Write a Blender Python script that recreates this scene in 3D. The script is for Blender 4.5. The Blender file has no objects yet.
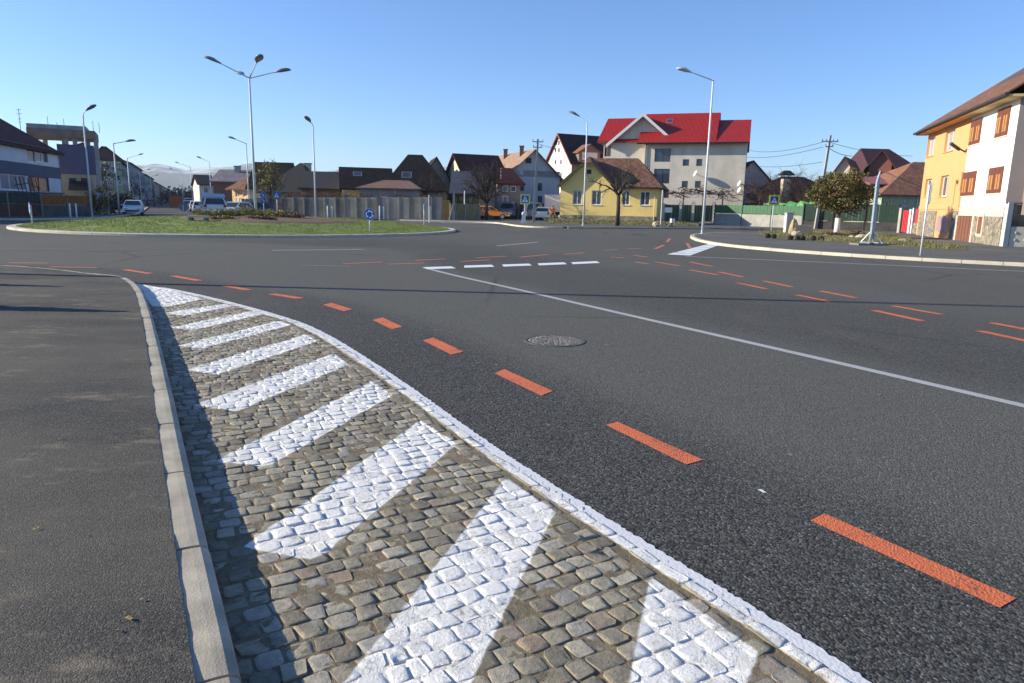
import bpy, math, random
import numpy as np
from mathutils import Vector
random.seed(7); rng = np.random.default_rng(7)
S = bpy.context.scene
COL = S.collection
# ------------------------------------------------------------------ camera
FP, H, ROLL, HC = 700.0, 1.65, 0.02, 206.0
PIT = math.atan((341.5 - HC) / FP)
cR, sR = math.cos(ROLL), math.sin(ROLL)
FW = Vector((0, math.cos(PIT), -math.sin(PIT))); UP = Vector((0, math.sin(PIT), math.cos(PIT))); RT = Vector((1, 0, 0))
camd = bpy.data.cameras.new('camera'); cam = bpy.data.objects.new('camera', camd); COL.objects.link(cam)
camd.sensor_width = 36; camd.lens = FP / 1024 * 36; camd.clip_start = 0.05; camd.clip_end = 20000
Rc = cR * RT + sR * UP; Uc = -sR * RT + cR * UP; Bc = -FW
from mathutils import Matrix
cam.matrix_world = Matrix(((Rc.x, Uc.x, Bc.x, 0), (Rc.y, Uc.y, Bc.y, 0), (Rc.z, Uc.z, Bc.z, H), (0, 0, 0, 1)))
S.camera = cam

def ray(px, py):
    u = (px - 512) / FP; v = (341.5 - py) / FP
    return FW + u * Rc + v * Uc
def G(px, py, z=0.0):                        # ground point seen at a pixel
    d = ray(px, py); t = (z - H) / d.z
    return (d.x * t, d.y * t)
def A(px, py, Y):                            # point seen at a pixel at distance Y
    d = ray(px, py); t = Y / d.y
    return Vector((d.x * t, Y, H + d.z * t))
def hor(px): return HC + 0.02 * (px - 512)
def XY(px, Y): p = A(px, hor(px), Y); return (p.x, p.y)
def Z(px, py, Y): return A(px, py, Y).z

# ------------------------------------------------------------------ tags and linking
def tag(o, label=None, cat=None, group=None, kind=None):
    if label: o['label'] = label
    if cat: o['category'] = cat
    if group: o['group'] = group
    if kind: o['kind'] = kind
    return o
def empty(name, loc, rz=0.0, label=None, cat=None, group=None):
    o = bpy.data.objects.new(name, None); COL.objects.link(o)
    o.location = loc; o.rotation_euler = (0, 0, rz); o.empty_display_size = .2
    return tag(o, label, cat, group)

class MB:
    def __init__(s, org=(0, 0, 0)):
        s.v = []; s.f = []; s.m = []; s.o = org
    def add(s, vs, fs, m=0):
        n = len(s.v); s.v.extend([tuple(p) for p in vs])
        for f in fs: s.f.append(tuple(n + i for i in f)); s.m.append(m)
    def hexa(s, b, t, m=0):                  # bottom 4, top 4 (counter-clockwise)
        s.add(list(b) + list(t), [(3, 2, 1, 0), (4, 5, 6, 7), (0, 1, 5, 4), (1, 2, 6, 5), (2, 3, 7, 6), (3, 0, 4, 7)], m)
    def box(s, x0, x1, y0, y1, z0, z1, m=0):
        s.hexa([(x0, y0, z0), (x1, y0, z0), (x1, y1, z0), (x0, y1, z0)], [(x0, y0, z1), (x1, y0, z1), (x1, y1, z1), (x0, y1, z1)], m)
    def cbox(s, c, sx, sy, sz, rz=0, m=0):   # centred, turned box
        a, b = math.cos(rz), math.sin(rz)
        q = [(c[0] + a * x - b * y, c[1] + b * x + a * y) for x, y in ((-sx / 2, -sy / 2), (sx / 2, -sy / 2), (sx / 2, sy / 2), (-sx / 2, sy / 2))]
        s.hexa([(x, y, c[2] - sz / 2) for x, y in q], [(x, y, c[2] + sz / 2) for x, y in q], m)
    def prism(s, poly, z0, z1, m=0, top_only=False):
        n = len(poly); z0f = z0 if callable(z0) else (lambda x, y: z0); z1f = z1 if callable(z1) else (lambda x, y: z1)
        vs = [(x, y, z0f(x, y)) for x, y in poly] + [(x, y, z1f(x, y)) for x, y in poly]
        fs = [tuple(range(n, 2 * n))]
        if not top_only: fs += [tuple(range(n - 1, -1, -1))]
        fs += [(i, (i + 1) % n, n + (i + 1) % n, n + i) for i in range(n)]
        s.add(vs, fs, m)
    def slab(s, pts, th, m=0):               # roof-like slab: top polygon in space, thickness downwards
        n = len(pts)
        vs = [tuple(p) for p in pts] + [(p[0], p[1], p[2] - th) for p in pts]
        s.add(vs, [tuple(range(n)), tuple(range(2 * n - 1, n - 1, -1))] + [((i + 1) % n, i, n + i, n + (i + 1) % n) for i in range(n)], m)
    def tube(s, pts, rad, n=8, m=0, cap=True):
        pts = [Vector(p) for p in pts]
        if not isinstance(rad, (list, tuple)): rad = [rad] * len(pts)
        vs = []; k = len(pts)
        for i, p in enumerate(pts):
            d = (pts[min(i + 1, k - 1)] - pts[max(i - 1, 0)]).normalized()
            a = d.cross(Vector((0, 0, 1)) if abs(d.z) < .95 else Vector((1, 0, 0))).normalized(); b = d.cross(a)
            for j in range(n):
                t = 2 * math.pi * j / n; vs.append(p + rad[i] * (math.cos(t) * a + math.sin(t) * b))
        fs = [(i * n + j, i * n + (j + 1) % n, (i + 1) * n + (j + 1) % n, (i + 1) * n + j) for i in range(k - 1) for j in range(n)]
        if cap: fs += [tuple(range(n - 1, -1, -1)), tuple(range((k - 1) * n, k * n))]
        s.add(vs, fs, m)
    def disc(s, c, nrm, r, th, n=24, m=0):
        nrm = Vector(nrm).normalized(); c = Vector(c)
        s.tube([c - nrm * th / 2, c + nrm * th / 2], r, n, m)
    def ball(s, c, rx, ry, rz, n=10, k=7, m=0):
        vs = [(c[0], c[1], c[2] - rz)]
        for i in range(1, k):
            t = math.pi * i / k
            for j in range(n):
                p = 2 * math.pi * j / n
                vs.append((c[0] + rx * math.sin(t) * math.cos(p), c[1] + ry * math.sin(t) * math.sin(p), c[2] - rz * math.cos(t)))
        vs.append((c[0], c[1], c[2] + rz)); L = len(vs) - 1
        fs = [(0, 1 + (j + 1) % n, 1 + j) for j in range(n)]
        for i in range(k - 2):
            for j in range(n):
                a = 1 + i * n + j; b = 1 + i * n + (j + 1) % n; fs.append((a, b, b + n, a + n))
        fs += [(L, 1 + (k - 2) * n + j, 1 + (k - 2) * n + (j + 1) % n) for j in range(n)]
        s.add(vs, fs, m)
    def build(s, name, mats, parent=None, smooth=False, loc=None):
        me = bpy.data.meshes.new(name)
        o3 = s.o
        me.from_pydata([(x - o3[0], y - o3[1], z - o3[2]) for x, y, z in s.v], [], s.f)
        if not isinstance(mats, (list, tuple)): mats = [mats]
        for m in mats: me.materials.append(m)
        if len(mats) > 1: me.polygons.foreach_set('material_index', s.m)
        if smooth: me.polygons.foreach_set('use_smooth', [True] * len(s.f))
        me.update()
        o = bpy.data.objects.new(name, me); COL.objects.link(o)
        if parent is not None: o.parent = parent
        elif any(o3): o.location = o3
        return o

# ------------------------------------------------------------------ materials
MATS = {}
def nd(nt, t, **k):
    n = nt.nodes.new(t)
    for a, b in k.items():
        if a in ('inp',):
            for i, v in b.items(): n.inputs[i].default_value = v
        else: setattr(n, a, b)
    return n
def ramp(nt, stops, fac=None):
    n = nt.nodes.new('ShaderNodeValToRGB'); e = n.color_ramp.elements
    while len(e) < len(stops): e.new(.5)
    for i, (p, c) in enumerate(stops): e[i].position = p; e[i].color = (*c, 1) if len(c) == 3 else c
    if fac is not None: nt.links.new(fac, n.inputs[0])
    return n
def mixc(nt, f, a, b, mode='MIX'):
    n = nt.nodes.new('ShaderNodeMix'); n.data_type = 'RGBA'; n.blend_type = mode
    for i, v in ((0, f), (6, a), (7, b)):
        if hasattr(v, 'is_output'): nt.links.new(v, n.inputs[i])
        elif i == 0: n.inputs[0].default_value = v
        else: n.inputs[i].default_value = (*v, 1) if len(v) == 3 else v
    return n.outputs[2]
def math_(nt, op, a, b=None, c=None, clamp=False):
    n = nt.nodes.new('ShaderNodeMath'); n.operation = op; n.use_clamp = clamp
    for i, v in enumerate((a, b, c)):
        if v is None: continue
        if hasattr(v, 'is_output'): nt.links.new(v, n.inputs[i])
        else: n.inputs[i].default_value = v
    return n.outputs[0]
def noise(nt, co, scale, detail=4, rough=.55, sc3=None):
    if sc3:
        mp = nd(nt, 'ShaderNodeMapping'); mp.inputs['Scale'].default_value = sc3; nt.links.new(co, mp.inputs[0]); co = mp.outputs[0]
    n = nd(nt, 'ShaderNodeTexNoise', inp={'Scale': scale, 'Detail': detail, 'Roughness': rough}); nt.links.new(co, n.inputs['Vector'])
    return n.outputs['Fac']
def voro(nt, co, scale, feature='F1', out='Distance'):
    n = nd(nt, 'ShaderNodeTexVoronoi', feature=feature, inp={'Scale': scale}); nt.links.new(co, n.inputs['Vector'])
    return n.outputs[out]
def new(name):
    m = bpy.data.materials.new(name); m.use_nodes = True; nt = m.node_tree
    b = nt.nodes['Principled BSDF']; co = nd(nt, 'ShaderNodeTexCoord').outputs['Object']
    return m, nt, b, co
def bump(nt, b, h, strength, dist=.01):
    n = nd(nt, 'ShaderNodeBump', inp={'Strength': strength, 'Distance': dist}); nt.links.new(h, n.inputs['Height']); nt.links.new(n.outputs[0], b.inputs['Normal'])
def mat(name, col, rough=.75, var=.18, scale=2.0, bmp=0.0, bsc=40, metal=0.0, spec=.35, dirt=0.0, coat=0.0):
    if name in MATS: return MATS[name]
    m, nt, b, co = new(name)
    f = noise(nt, co, scale, 6)
    lo = tuple(c * (1 - var) for c in col); hi = tuple(min(1, c * (1 + var)) for c in col)
    r = ramp(nt, [(.3, lo), (.7, hi)], f).outputs[0]
    if dirt:
        d = ramp(nt, [(.45, (0, 0, 0)), (.75, (1, 1, 1))], noise(nt, co, scale * .6, 8, .65, (1, 1, .35))).outputs[0]
        r = mixc(nt, math_(nt, 'MULTIPLY', d, dirt), r, (.12, .105, .09))
    nt.links.new(r, b.inputs['Base Color'])
    b.inputs['Roughness'].default_value = rough; b.inputs['Metallic'].default_value = metal; b.inputs['Specular IOR Level'].default_value = spec
    b.inputs['Coat Weight'].default_value = coat
    if bmp: bump(nt, b, noise(nt, co, bsc, 4), bmp, .02)
    MATS[name] = m; return m
def asphalt(name, dark, light, patch, agg=85, bs=.9, streak=(1, 1, 1), psc=.35, dust=(.16, .14, .115), dustamt=.35, wear=False):
    m, nt, b, co = new(name)
    vc = voro(nt, co, agg, out='Color'); sep = nd(nt, 'ShaderNodeSeparateColor'); nt.links.new(vc, sep.inputs[0])
    base = ramp(nt, [(0, dark), (.6, tuple((a + c) / 2 for a, c in zip(dark, light))), (.93, light), (1, tuple(c * 1.5 for c in light))], sep.outputs[0]).outputs[0]
    fine = noise(nt, co, agg * 2.3, 3)
    base = mixc(nt, .35, base, ramp(nt, [(.3, (0.35, .35, .35)), (.7, (1.6, 1.6, 1.6))], fine).outputs[0], 'MULTIPLY')
    p = noise(nt, co, psc, 7, .6, streak)
    if wear: p = math_(nt, 'ADD', math_(nt, 'MULTIPLY', p, .55), math_(nt, 'MULTIPLY', nd(nt, 'ShaderNodeAttribute', attribute_name='wear').outputs['Fac'], .5))
    base = mixc(nt, ramp(nt, [(.35, (0, 0, 0)), (.68, (1, 1, 1))], p).outputs[0], base, mixc(nt, .34 if wear else .55, base, patch))
    if wear:
        sp = ramp(nt, [(.80, (0, 0, 0)), (.86, (1, 1, 1))], noise(nt, co, 2.6, 3, .5)).outputs[0]; base = mixc(nt, math_(nt, 'MULTIPLY', sp, .5), base, (.19, .165, .12))
        ck = ramp(nt, [(.0, (1, 1, 1)), (.012, (0, 0, 0))], voro(nt, mixc(nt, .5, co, nd(nt, 'ShaderNodeTexNoise', inp={'Scale': 1.3, 'Detail': 5}).outputs['Color'], 'ADD'), .16, 'DISTANCE_TO_EDGE')).outputs[0]; base = mixc(nt, math_(nt, 'MULTIPLY', math_(nt, 'MULTIPLY', ck, .55), ramp(nt, [(.5, (0, 0, 0)), (.6, (1, 1, 1))], noise(nt, co, .12, 2)).outputs[0]), base, (.02, .02, .02))
    d = ramp(nt, [(.56, (0, 0, 0)), (.74, (1, 1, 1))], noise(nt, co, psc * 3.1, 9, .7, streak)).outputs[0]
    base = mixc(nt, math_(nt, 'MULTIPLY', d, dustamt), base, dust)
    nt.links.new(base, b.inputs['Base Color'])
    b.inputs['Roughness'].default_value = .9; b.inputs['Specular IOR Level'].default_value = .2
    vd = voro(nt, co, agg)
    hgt = math_(nt, 'ADD', math_(nt, 'MULTIPLY', vd, -1.0), math_(nt, 'MULTIPLY', fine, .5))
    bump(nt, b, hgt, bs, .006)
    MATS[name] = m; return m
ROAD = asphalt('road asphalt', (.020, .0198, .0195), (.118, .115, .105), (.190, .182, .150), 82, .8, (1, .3, 1), .16, dustamt=.3, wear=True)
WALK = asphalt('pavement asphalt', (.022, .0215, .021), (.10, .094, .085), (.175, .152, .118), 150, .45, (.6, 1.2, 1), .8, dust=(.27, .22, .155), dustamt=.9)
FARWALK = asphalt('old pavement asphalt', (.06, .06, .058), (.14, .138, .128), (.19, .182, .16), 60, .6, psc=.3)
def paint(name, col, wear, under, bs=.5, csc=85):
    m, nt, b, co = new(name)
    w = noise(nt, co, 38, 8, .72); w2 = noise(nt, co, 3, 4)
    k = ramp(nt, [(wear, (0, 0, 0)), (wear + .12, (1, 1, 1))], math_(nt, 'ADD', math_(nt, 'MULTIPLY', w, .7), math_(nt, 'MULTIPLY', w2, .3))).outputs[0]
    c = mixc(nt, noise(nt, co, 5, 4), tuple(x * .88 for x in col), col)
    nt.links.new(mixc(nt, k, under, c), b.inputs['Base Color']); b.inputs['Roughness'].default_value = .7
    bump(nt, b, math_(nt, 'SUBTRACT', noise(nt, co, csc * 1.4, 3), voro(nt, co, csc)), bs, .005)
    MATS[name] = m; return m
P_WHITE = paint('white road paint', (.78, .79, .80), .30, (.07, .07, .07), .5)
P_OLD = paint('dull white road paint', (.44, .44, .42), .33, (.06, .06, .06), .6)
P_FAINT = paint('worn white road paint', (.26, .26, .26), .44, (.06, .06, .06), .6)
P_ORANGE = paint('orange road paint', (.70, .165, .055), .36, (.07, .05, .045), .9)
P_ORANGE_OLD = paint('faded orange road paint', (.58, .19, .10), .36, (.06, .06, .06), .8)
KERB = mat('kerb concrete', (.43, .375, .285), .85, .22, 5, .22, 130, dirt=.4)
KERB_PALE = mat('pale kerb concrete', (.52, .47, .37), .85, .14, 1.2, .3, 40, dirt=.25)
KERB_DARK = mat('dark kerb concrete', (.26, .26, .26), .85, .2, 1.2, .3, 40, dirt=.35)  # darker tone for one stretch of the far kerb
STEEL = mat('galvanised steel', (.36, .39, .42), .45, .2, 3, .0, metal=.4, spec=.5)
GREYPOST = mat('light grey painted steel', (.60, .63, .66), .5, .1, 4)
DARKLAMP = mat('dark lamp housing', (.17, .18, .19), .45, .1, 4)
LIGHTLAMP = mat('pale lamp housing', (.45, .50, .52), .4, .1, 4)
LENS = mat('lamp lens', (.35, .38, .40), .2, .05, 4, spec=.6)
CONC = mat('weathered concrete', (.36, .345, .31), .9, .18, 1.5, .3, 30, dirt=.35)
CONC_DARK = mat('dark stained concrete', (.20, .19, .175), .9, .22, 1.1, .3, 30, dirt=.5)
BLACK = mat('black rubber', (.02, .02, .021), .8, .1, 8)
DARK = mat('dark interior', (.03, .03, .035), .8, .1, 8)
WHITE = mat('white painted surface', (.78, .78, .76), .6, .06, 2)
def glass(name, col=(.03, .045, .07)):
    m, nt, b, co = new(name)
    nt.links.new(mixc(nt, noise(nt, co, .7, 2), tuple(c * .6 for c in col), tuple(c * 1.5 for c in col)), b.inputs['Base Color'])
    b.inputs['Roughness'].default_value = .06; b.inputs['Specular IOR Level'].default_value = .7
    MATS[name] = m; return m
GLASS = glass('window glass'); CARGLASS = glass('car glass', (.018, .022, .028)); CURTAIN = glass('curtained window glass', (.30, .31, .33))
def tiles(name, c1, c2, c3, rough=.8, course=.34, spec=.25, dirt=(.05, .045, .04), da=.4, metal=0, seam=0):
    m, nt, b, co = new(name)
    sx = nd(nt, 'ShaderNodeSeparateXYZ'); nt.links.new(co, sx.inputs[0])
    cell = nd(nt, 'ShaderNodeCombineXYZ')
    zz = math_(nt, 'MULTIPLY', sx.outputs[2], 1 / (course * .55)); fl = math_(nt, 'FLOOR', zz); fr = math_(nt, 'FRACT', zz)
    nt.links.new(math_(nt, 'FLOOR', math_(nt, 'MULTIPLY', math_(nt, 'ADD', sx.outputs[0], math_(nt, 'MULTIPLY', fl, .13)), 4.0)), cell.inputs[0])
    nt.links.new(math_(nt, 'FLOOR', math_(nt, 'MULTIPLY', sx.outputs[1], 4.0)), cell.inputs[1]); nt.links.new(fl, cell.inputs[2])
    wn = nd(nt, 'ShaderNodeTexWhiteNoise'); nt.links.new(cell.outputs[0], wn.inputs['Vector'])
    c = ramp(nt, [(0, c1), (.55, c2), (1, c3)], wn.outputs['Value']).outputs[0]
    big = ramp(nt, [(.4, (0, 0, 0)), (.7, (1, 1, 1))], noise(nt, co, .45, 7, .65)).outputs[0]
    c = mixc(nt, math_(nt, 'MULTIPLY', big, da), c, dirt)
    if seam: c = mixc(nt, 1.0, c, ramp(nt, [(0, (.55, .55, .55)), (.16, (1, 1, 1)), (.84, (1, 1, 1)), (1, (.7, .7, .7))], math_(nt, 'FRACT', math_(nt, 'MULTIPLY', sx.outputs[0], 1 / seam))).outputs[0], 'MULTIPLY')
    nt.links.new(c, b.inputs['Base Color']); b.inputs['Roughness'].default_value = rough; b.inputs['Specular IOR Level'].default_value = spec; b.inputs['Metallic'].default_value = metal
    bump(nt, b, fr, .6, .05)
    MATS[name] = m; return m
T_MAROON = tiles('maroon roof tiles', (.055, .011, .012), (.075, .015, .016), (.095, .02, .02))
T_MAROON2 = tiles('brown maroon roof tiles', (.12, .04, .035), (.15, .05, .042), (.18, .065, .05))
T_RED = tiles('bright red metal tiles', (.31, .014, .009), (.34, .016, .010), (.37, .018, .012), .5, .4, .35, (.2, .01, .012), .4, seam=.55)
T_BROWN = tiles('old brown clay tiles', (.10, .048, .03), (.17, .08, .05), (.24, .12, .075), .85, .3)
T_ORANGE = tiles('orange brown clay tiles', (.20, .085, .05), (.26, .115, .07), (.32, .15, .09), .85, .3)
T_TAN = tiles('pale tan clay tiles', (.26, .16, .11), (.32, .20, .14), (.38, .25, .17), .85, .3, da=.2)
T_DARK = tiles('dark roof tiles', (.014, .012, .012), (.022, .018, .018), (.034, .026, .024), .8, .3, .1, (.012, .01, .01))
T_NAVY = tiles('dark violet roof tiles', (.018, .014, .02), (.026, .02, .03), (.035, .027, .04), .7, .3, .15)
# dark roof with morning frost along its lower part
def frosty(name):
    m, nt, b, co = new(name)
    sx = nd(nt, 'ShaderNodeSeparateXYZ'); nt.links.new(co, sx.inputs[0])
    f = math_(nt, 'ADD', math_(nt, 'MULTIPLY', sx.outputs[2], -.55), math_(nt, 'MULTIPLY', noise(nt, co, .9, 6, .65), 1.5))
    k = ramp(nt, [(.0, (0, 0, 0)), (.12, (1, 1, 1))], math_(nt, 'ADD', f, .55)).outputs[0]
    c = mixc(nt, noise(nt, co, 6, 3), (.014, .013, .015), (.026, .022, .022))
    nt.links.new(mixc(nt, math_(nt, 'MULTIPLY', k, .8), c, (.25, .29, .37)), b.inputs['Base Color']); b.inputs['Roughness'].default_value = .8
    MATS[name] = m; return m
T_FROST = frosty('frosted dark roof')
def stone_wall(name):
    m, nt, b, co = new(name)
    v = voro(nt, co, 6.0, 'DISTANCE_TO_EDGE'); vc = voro(nt, co, 6.0, out='Color'); sp = nd(nt, 'ShaderNodeSeparateColor'); nt.links.new(vc, sp.inputs[0])
    c = ramp(nt, [(0, (.12, .10, .08)), (.5, (.25, .21, .15)), (1, (.36, .31, .23))], sp.outputs[0]).outputs[0]
    nt.links.new(mixc(nt, ramp(nt, [(.02, (0, 0, 0)), (.05, (1, 1, 1))], v).outputs[0], (.42, .38, .30), c), b.inputs['Base Color']); b.inputs['Roughness'].default_value = .9
    bump(nt, b, ramp(nt, [(0, (0, 0, 0)), (.1, (1, 1, 1))], v).outputs[0], .8, .04)
    MATS[name] = m; return m
STONE = stone_wall('field stone cladding')
def leaf(name, cols, rough=.6, trans=.25):
    m, nt, b, co = new(name)
    oi = nd(nt, 'ShaderNodeNewGeometry').outputs['Random Per Island']
    nt.links.new(ramp(nt, [(i / (len(cols) - 1), c) for i, c in enumerate(cols)], oi).outputs[0], b.inputs['Base Color'])
    b.inputs['Roughness'].default_value = rough; b.inputs['Specular IOR Level'].default_value = .25
    b.inputs['Transmission Weight'].default_value = 0
    MATS[name] = m; return m
L_OLIVE = leaf('olive autumn leaves', [(.055, .065, .016), (.09, .09, .022), (.14, .11, .028), (.21, .115, .03), (.07, .08, .02), (.11, .10, .025)])
L_YELLOW = leaf('yellow green autumn leaves', [(.12, .12, .02), (.19, .165, .03), (.25, .19, .04), (.10, .11, .025)])
L_CONIFER = leaf('dark conifer needles', [(.012, .022, .014), (.02, .033, .02), (.03, .042, .024)])
L_SHRUB = leaf('shrub leaves', [(.22, .22, .045), (.29, .255, .06), (.18, .18, .04), (.32, .23, .08)])
L_RED = leaf('red brown shrub twigs', [(.18, .08, .05), (.22, .12, .075), (.14, .075, .05)])
L_BROWN = leaf('dry brown vine leaves', [(.09, .05, .03), (.13, .075, .045), (.07, .05, .035), (.17, .10, .05)])
GRASS = leaf('grass blades', [(.16, .22, .03), (.19, .25, .04), (.22, .26, .05), (.24, .23, .07), (.17, .23, .035)])
DRYGRASS = leaf('dry rough grass blades', [(.12, .15, .03), (.16, .17, .045), (.22, .185, .08), (.17, .125, .06), (.11, .14, .03)])
BARK = mat('grey brown bark', (.075, .062, .05), .9, .3, 6, .6, 30)
BARK_DARK = mat('dark bark', (.045, .036, .032), .9, .3, 6, .6, 30)
LIME = mat('whitewashed bark', (.66, .63, .58), .85, .12, 5, .4, 30)
def soil(name, c1, c2, c3, sc=6, grassy=0):
    m, nt, b, co = new(name)
    c = ramp(nt, [(.3, c1), (.5, c2), (.72, c3)], noise(nt, co, sc, 8, .7)).outputs[0]
    nt.links.new(c, b.inputs['Base Color']); b.inputs['Roughness'].default_value = .95
    bump(nt, b, noise(nt, co, 25, 5, .7), .8, .05)
    MATS[name] = m; return m
LAWN = soil('lawn', (.12, .175, .025), (.155, .21, .035), (.21, .21, .06), 1.3)
ROUGH = soil('rough grass earth', (.10, .115, .03), (.15, .135, .055), (.20, .145, .08), 2.0)
EARTH = soil('bare earth', (.11, .068, .04), (.15, .095, .055), (.19, .125, .075), 3)
GROUND = soil('dry ground', (.10, .09, .06), (.13, .115, .08), (.16, .14, .10), .2)
# ================================================================== GROUND
def struct(o): return tag(o, kind='structure')
def resample(P, step):
    P = [Vector((p[0], p[1], 0)) for p in P]; out = [P[0]]; acc = 0
    for a, b in zip(P, P[1:]):
        L = (b - a).length; t = step - acc
        while t <= L:
            out.append(a.lerp(b, t / L)); t += step
        acc = (acc + L) % step if L + acc >= step else acc + L
    out.append(P[-1]); return [(p.x, p.y) for p in out]
def smooth(P, n=3):
    for _ in range(n):
        Q = [P[0]]
        for a, b in zip(P, P[1:]):
            Q += [(a[0] * .75 + b[0] * .25, a[1] * .75 + b[1] * .25), (a[0] * .25 + b[0] * .75, a[1] * .25 + b[1] * .75)]
        P = Q + [P[-1]]
    return P
def normals(P):
    N = []
    for i in range(len(P)):
        a = P[max(0, i - 1)]; b = P[min(len(P) - 1, i + 1)]; d = math.hypot(b[0] - a[0], b[1] - a[1]) or 1
        N.append((-(b[1] - a[1]) / d, (b[0] - a[0]) / d))
    return N
def offset(P, d): return [(p[0] + n[0] * d, p[1] + n[1] * d) for p, n in zip(P, normals(P))]
def inside(p, poly):
    x, y = p; c = False; j = len(poly) - 1
    for i in range(len(poly)):
        xi, yi = poly[i]; xj, yj = poly[j]
        if (yi > y) != (yj > y) and x < (xj - xi) * (y - yi) / (yj - yi) + xi: c = not c
        j = i
    return c

g = MB(); g.box(-4500, 4500, -400, 4600, -.6, -.06); struct(g.build('ground', GROUND))
rd = MB()
rd.prism([(-10, 84), (-30, 150), (-520, 1000), (-560, 1000), (-95, 130), (-110, 84)][::-1], -.05, -.002, top_only=True)
struct(rd.build('road', ROAD))
gx = sorted(set([-140, -100, -70, -50, -35, -25, -18] + [round(-13 + .35 * i, 3) for i in range(86)] + [19, 24, 32, 45, 65, 110])); gy = sorted(set([-30, -15] + [round(-6 + .35 * i, 3) for i in range(100)] + [31, 36, 44, 54, 66, 84]))
rd = MB(); rd.add([(x, y, 0) for y in gy for x in gx], [(j * len(gx) + i, j * len(gx) + i + 1, (j + 1) * len(gx) + i + 1, (j + 1) * len(gx) + i) for j in range(len(gy) - 1) for i in range(len(gx) - 1)])
road = struct(rd.build('road', ROAD))
# how worn the surface is: fresh dark strip along the cobbles, worn lane up to the white line, darker again beyond
def signed(P, line):
    d = np.full(len(P), 1e9); sg = np.ones(len(P))
    for (ax, ay), (bx, by) in zip(line, line[1:]):
        vx, vy = bx - ax, by - ay; t = np.clip(((P[:, 0] - ax) * vx + (P[:, 1] - ay) * vy) / (vx * vx + vy * vy), 0, 1)
        dd = np.hypot(P[:, 0] - ax - t * vx, P[:, 1] - ay - t * vy); c = (P[:, 1] - ay) * vx - (P[:, 0] - ax) * vy
        m_ = dd < d; d = np.where(m_, dd, d); sg = np.where(m_, np.where(c < 0, 1, -1), sg)
    return d * sg
_c = np.array([(x, y) for y in gy for x in gx], float)
_dash = [(6, -4.5)] + [G(*p) for p in ((908, 560), (655, 443), (523, 382), (443, 346), (387, 323), (338, 307), (286, 296), (237, 288), (186, 278), (137, 271.5), (90, 268))] + [(-40, 18)]
_lane = [(9, -3)] + [G(*p) for p in ((1024, 406), (700, 331.5), (520, 290), (424, 267.6))] + [(-5, 26), (-30, 32)]
_dash = [(-p[0], p[1]) for p in _dash]; _lane = [(-p[0], p[1]) for p in _lane]; _m = _c * np.array([-1, 1])
sd_, sl_ = -signed(_m, _dash), -signed(_m, _lane)
ss = lambda v, a, b: (lambda t: t * t * (3 - 2 * t))(np.clip((v - a) / (b - a), 0, 1))
_w = .25 + .65 * ss(sd_, -.1, .9) - .50 * ss(sl_, -.2, 1.0) + .35 * ss(sl_, 3.5, 7)
_a = road.data.attributes.new('wear', 'FLOAT', 'POINT'); _a.data.foreach_set('value', _w.astype(np.float32))

# ---- kerb beside the painted cobbles; the line runs from behind the camera, forward, then round to the left
KB = [(2.6, -4.0), (.9, -1.2)] + [G(*p) for p in ((240, 683), (222, 611), (204, 535), (186.5, 462), (172.5, 398), (161, 350), (153.5, 322), (147.5, 305), (142.5, 294), (134, 286), (123, 281))] + [G(x, y, .06) for x, y in ((99.6, 277), (60, 271.5), (0, 267))] + [(-17, 16.6), (-30, 17.6), (-60, 18)]
KB = resample(smooth(KB, 2), .12)
KW = .155
def kerb_run(name, line, width, h, mat_, stone=1.0, gap=.009, side=1, cham=.042, jit=.003):
    """kerb stones laid end to end along a line (road side); width goes to the left of the line (side=1)"""
    mb = MB(); P = resample(line, stone / 6)
    N = normals(P); i = 0
    while i < len(P) - 1:
        j = min(i + 6, len(P) - 1)
        if len(P) - 1 - j < 2: j = len(P) - 1
        dz = random.uniform(-jit, jit); dw = random.uniform(-jit, jit) * .6
        sec = []
        for k in range(i, j + 1):
            p = P[k]; n = N[k]
            e = 0.0
            if k == i or k == j:
                q = P[min(k + 1, len(P) - 1)] if k == i else P[max(k - 1, 0)]
                d = math.hypot(q[0] - p[0], q[1] - p[1]) or 1; e = gap
                p = (p[0] + (q[0] - p[0]) / d * gap, p[1] + (q[1] - p[1]) / d * gap)
            prof = [(0.0, -.04), (.004, h - cham), (.012, h - cham * .35), (cham, h - .001), (width * .5, h + .001), (width - .008, h), (width, h - .008), (width, -.04)]
            dd = -.006 if (k == i or k == j) else 0
            sec.append([(p[0] + side * n[0] * (o + dw), p[1] + side * n[1] * (o + dw), max(z + dz + (dd if z > 0 else 0), -.04)) for o, z in prof])
        vs = [v for s_ in sec for v in s_]; m = 8
        fs = []
        for a in range(len(sec) - 1):
            for b in range(m - 1):
                q = (a * m + b, a * m + b + 1, (a + 1) * m + b + 1, (a + 1) * m + b)
                fs.append(q if side < 0 else q[::-1])
        fs += [tuple(range(m)) if side > 0 else tuple(range(m - 1, -1, -1)), tuple(range((len(sec) - 1) * m, len(sec) * m))[::-1] if side > 0 else tuple(range((len(sec) - 1) * m, len(sec) * m))]
        mb.add(vs, fs); i = j
    o = struct(mb.build(name, mat_)); return o
kerb_run('kerb', KB, KW, .12, KERB)
# pavement asphalt behind the kerb, ragged edge lying a little proud of the kerb top
inner = offset(resample(KB, .02), KW - .012)
_r = np.convolve(rng.normal(0, 1, len(inner) + 8), np.ones(5) / 5, 'same') * .0035
inner = [(x + r_ * n[0], y + r_ * n[1]) for (x, y), n, r_ in zip(inner, normals(inner), _r)]
pv = MB(); poly = inner + [(-60, -6), (2.4, -6)]
pv.prism(poly, -.04, lambda x, y: .124)
struct(pv.build('pavement', WALK))

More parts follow.
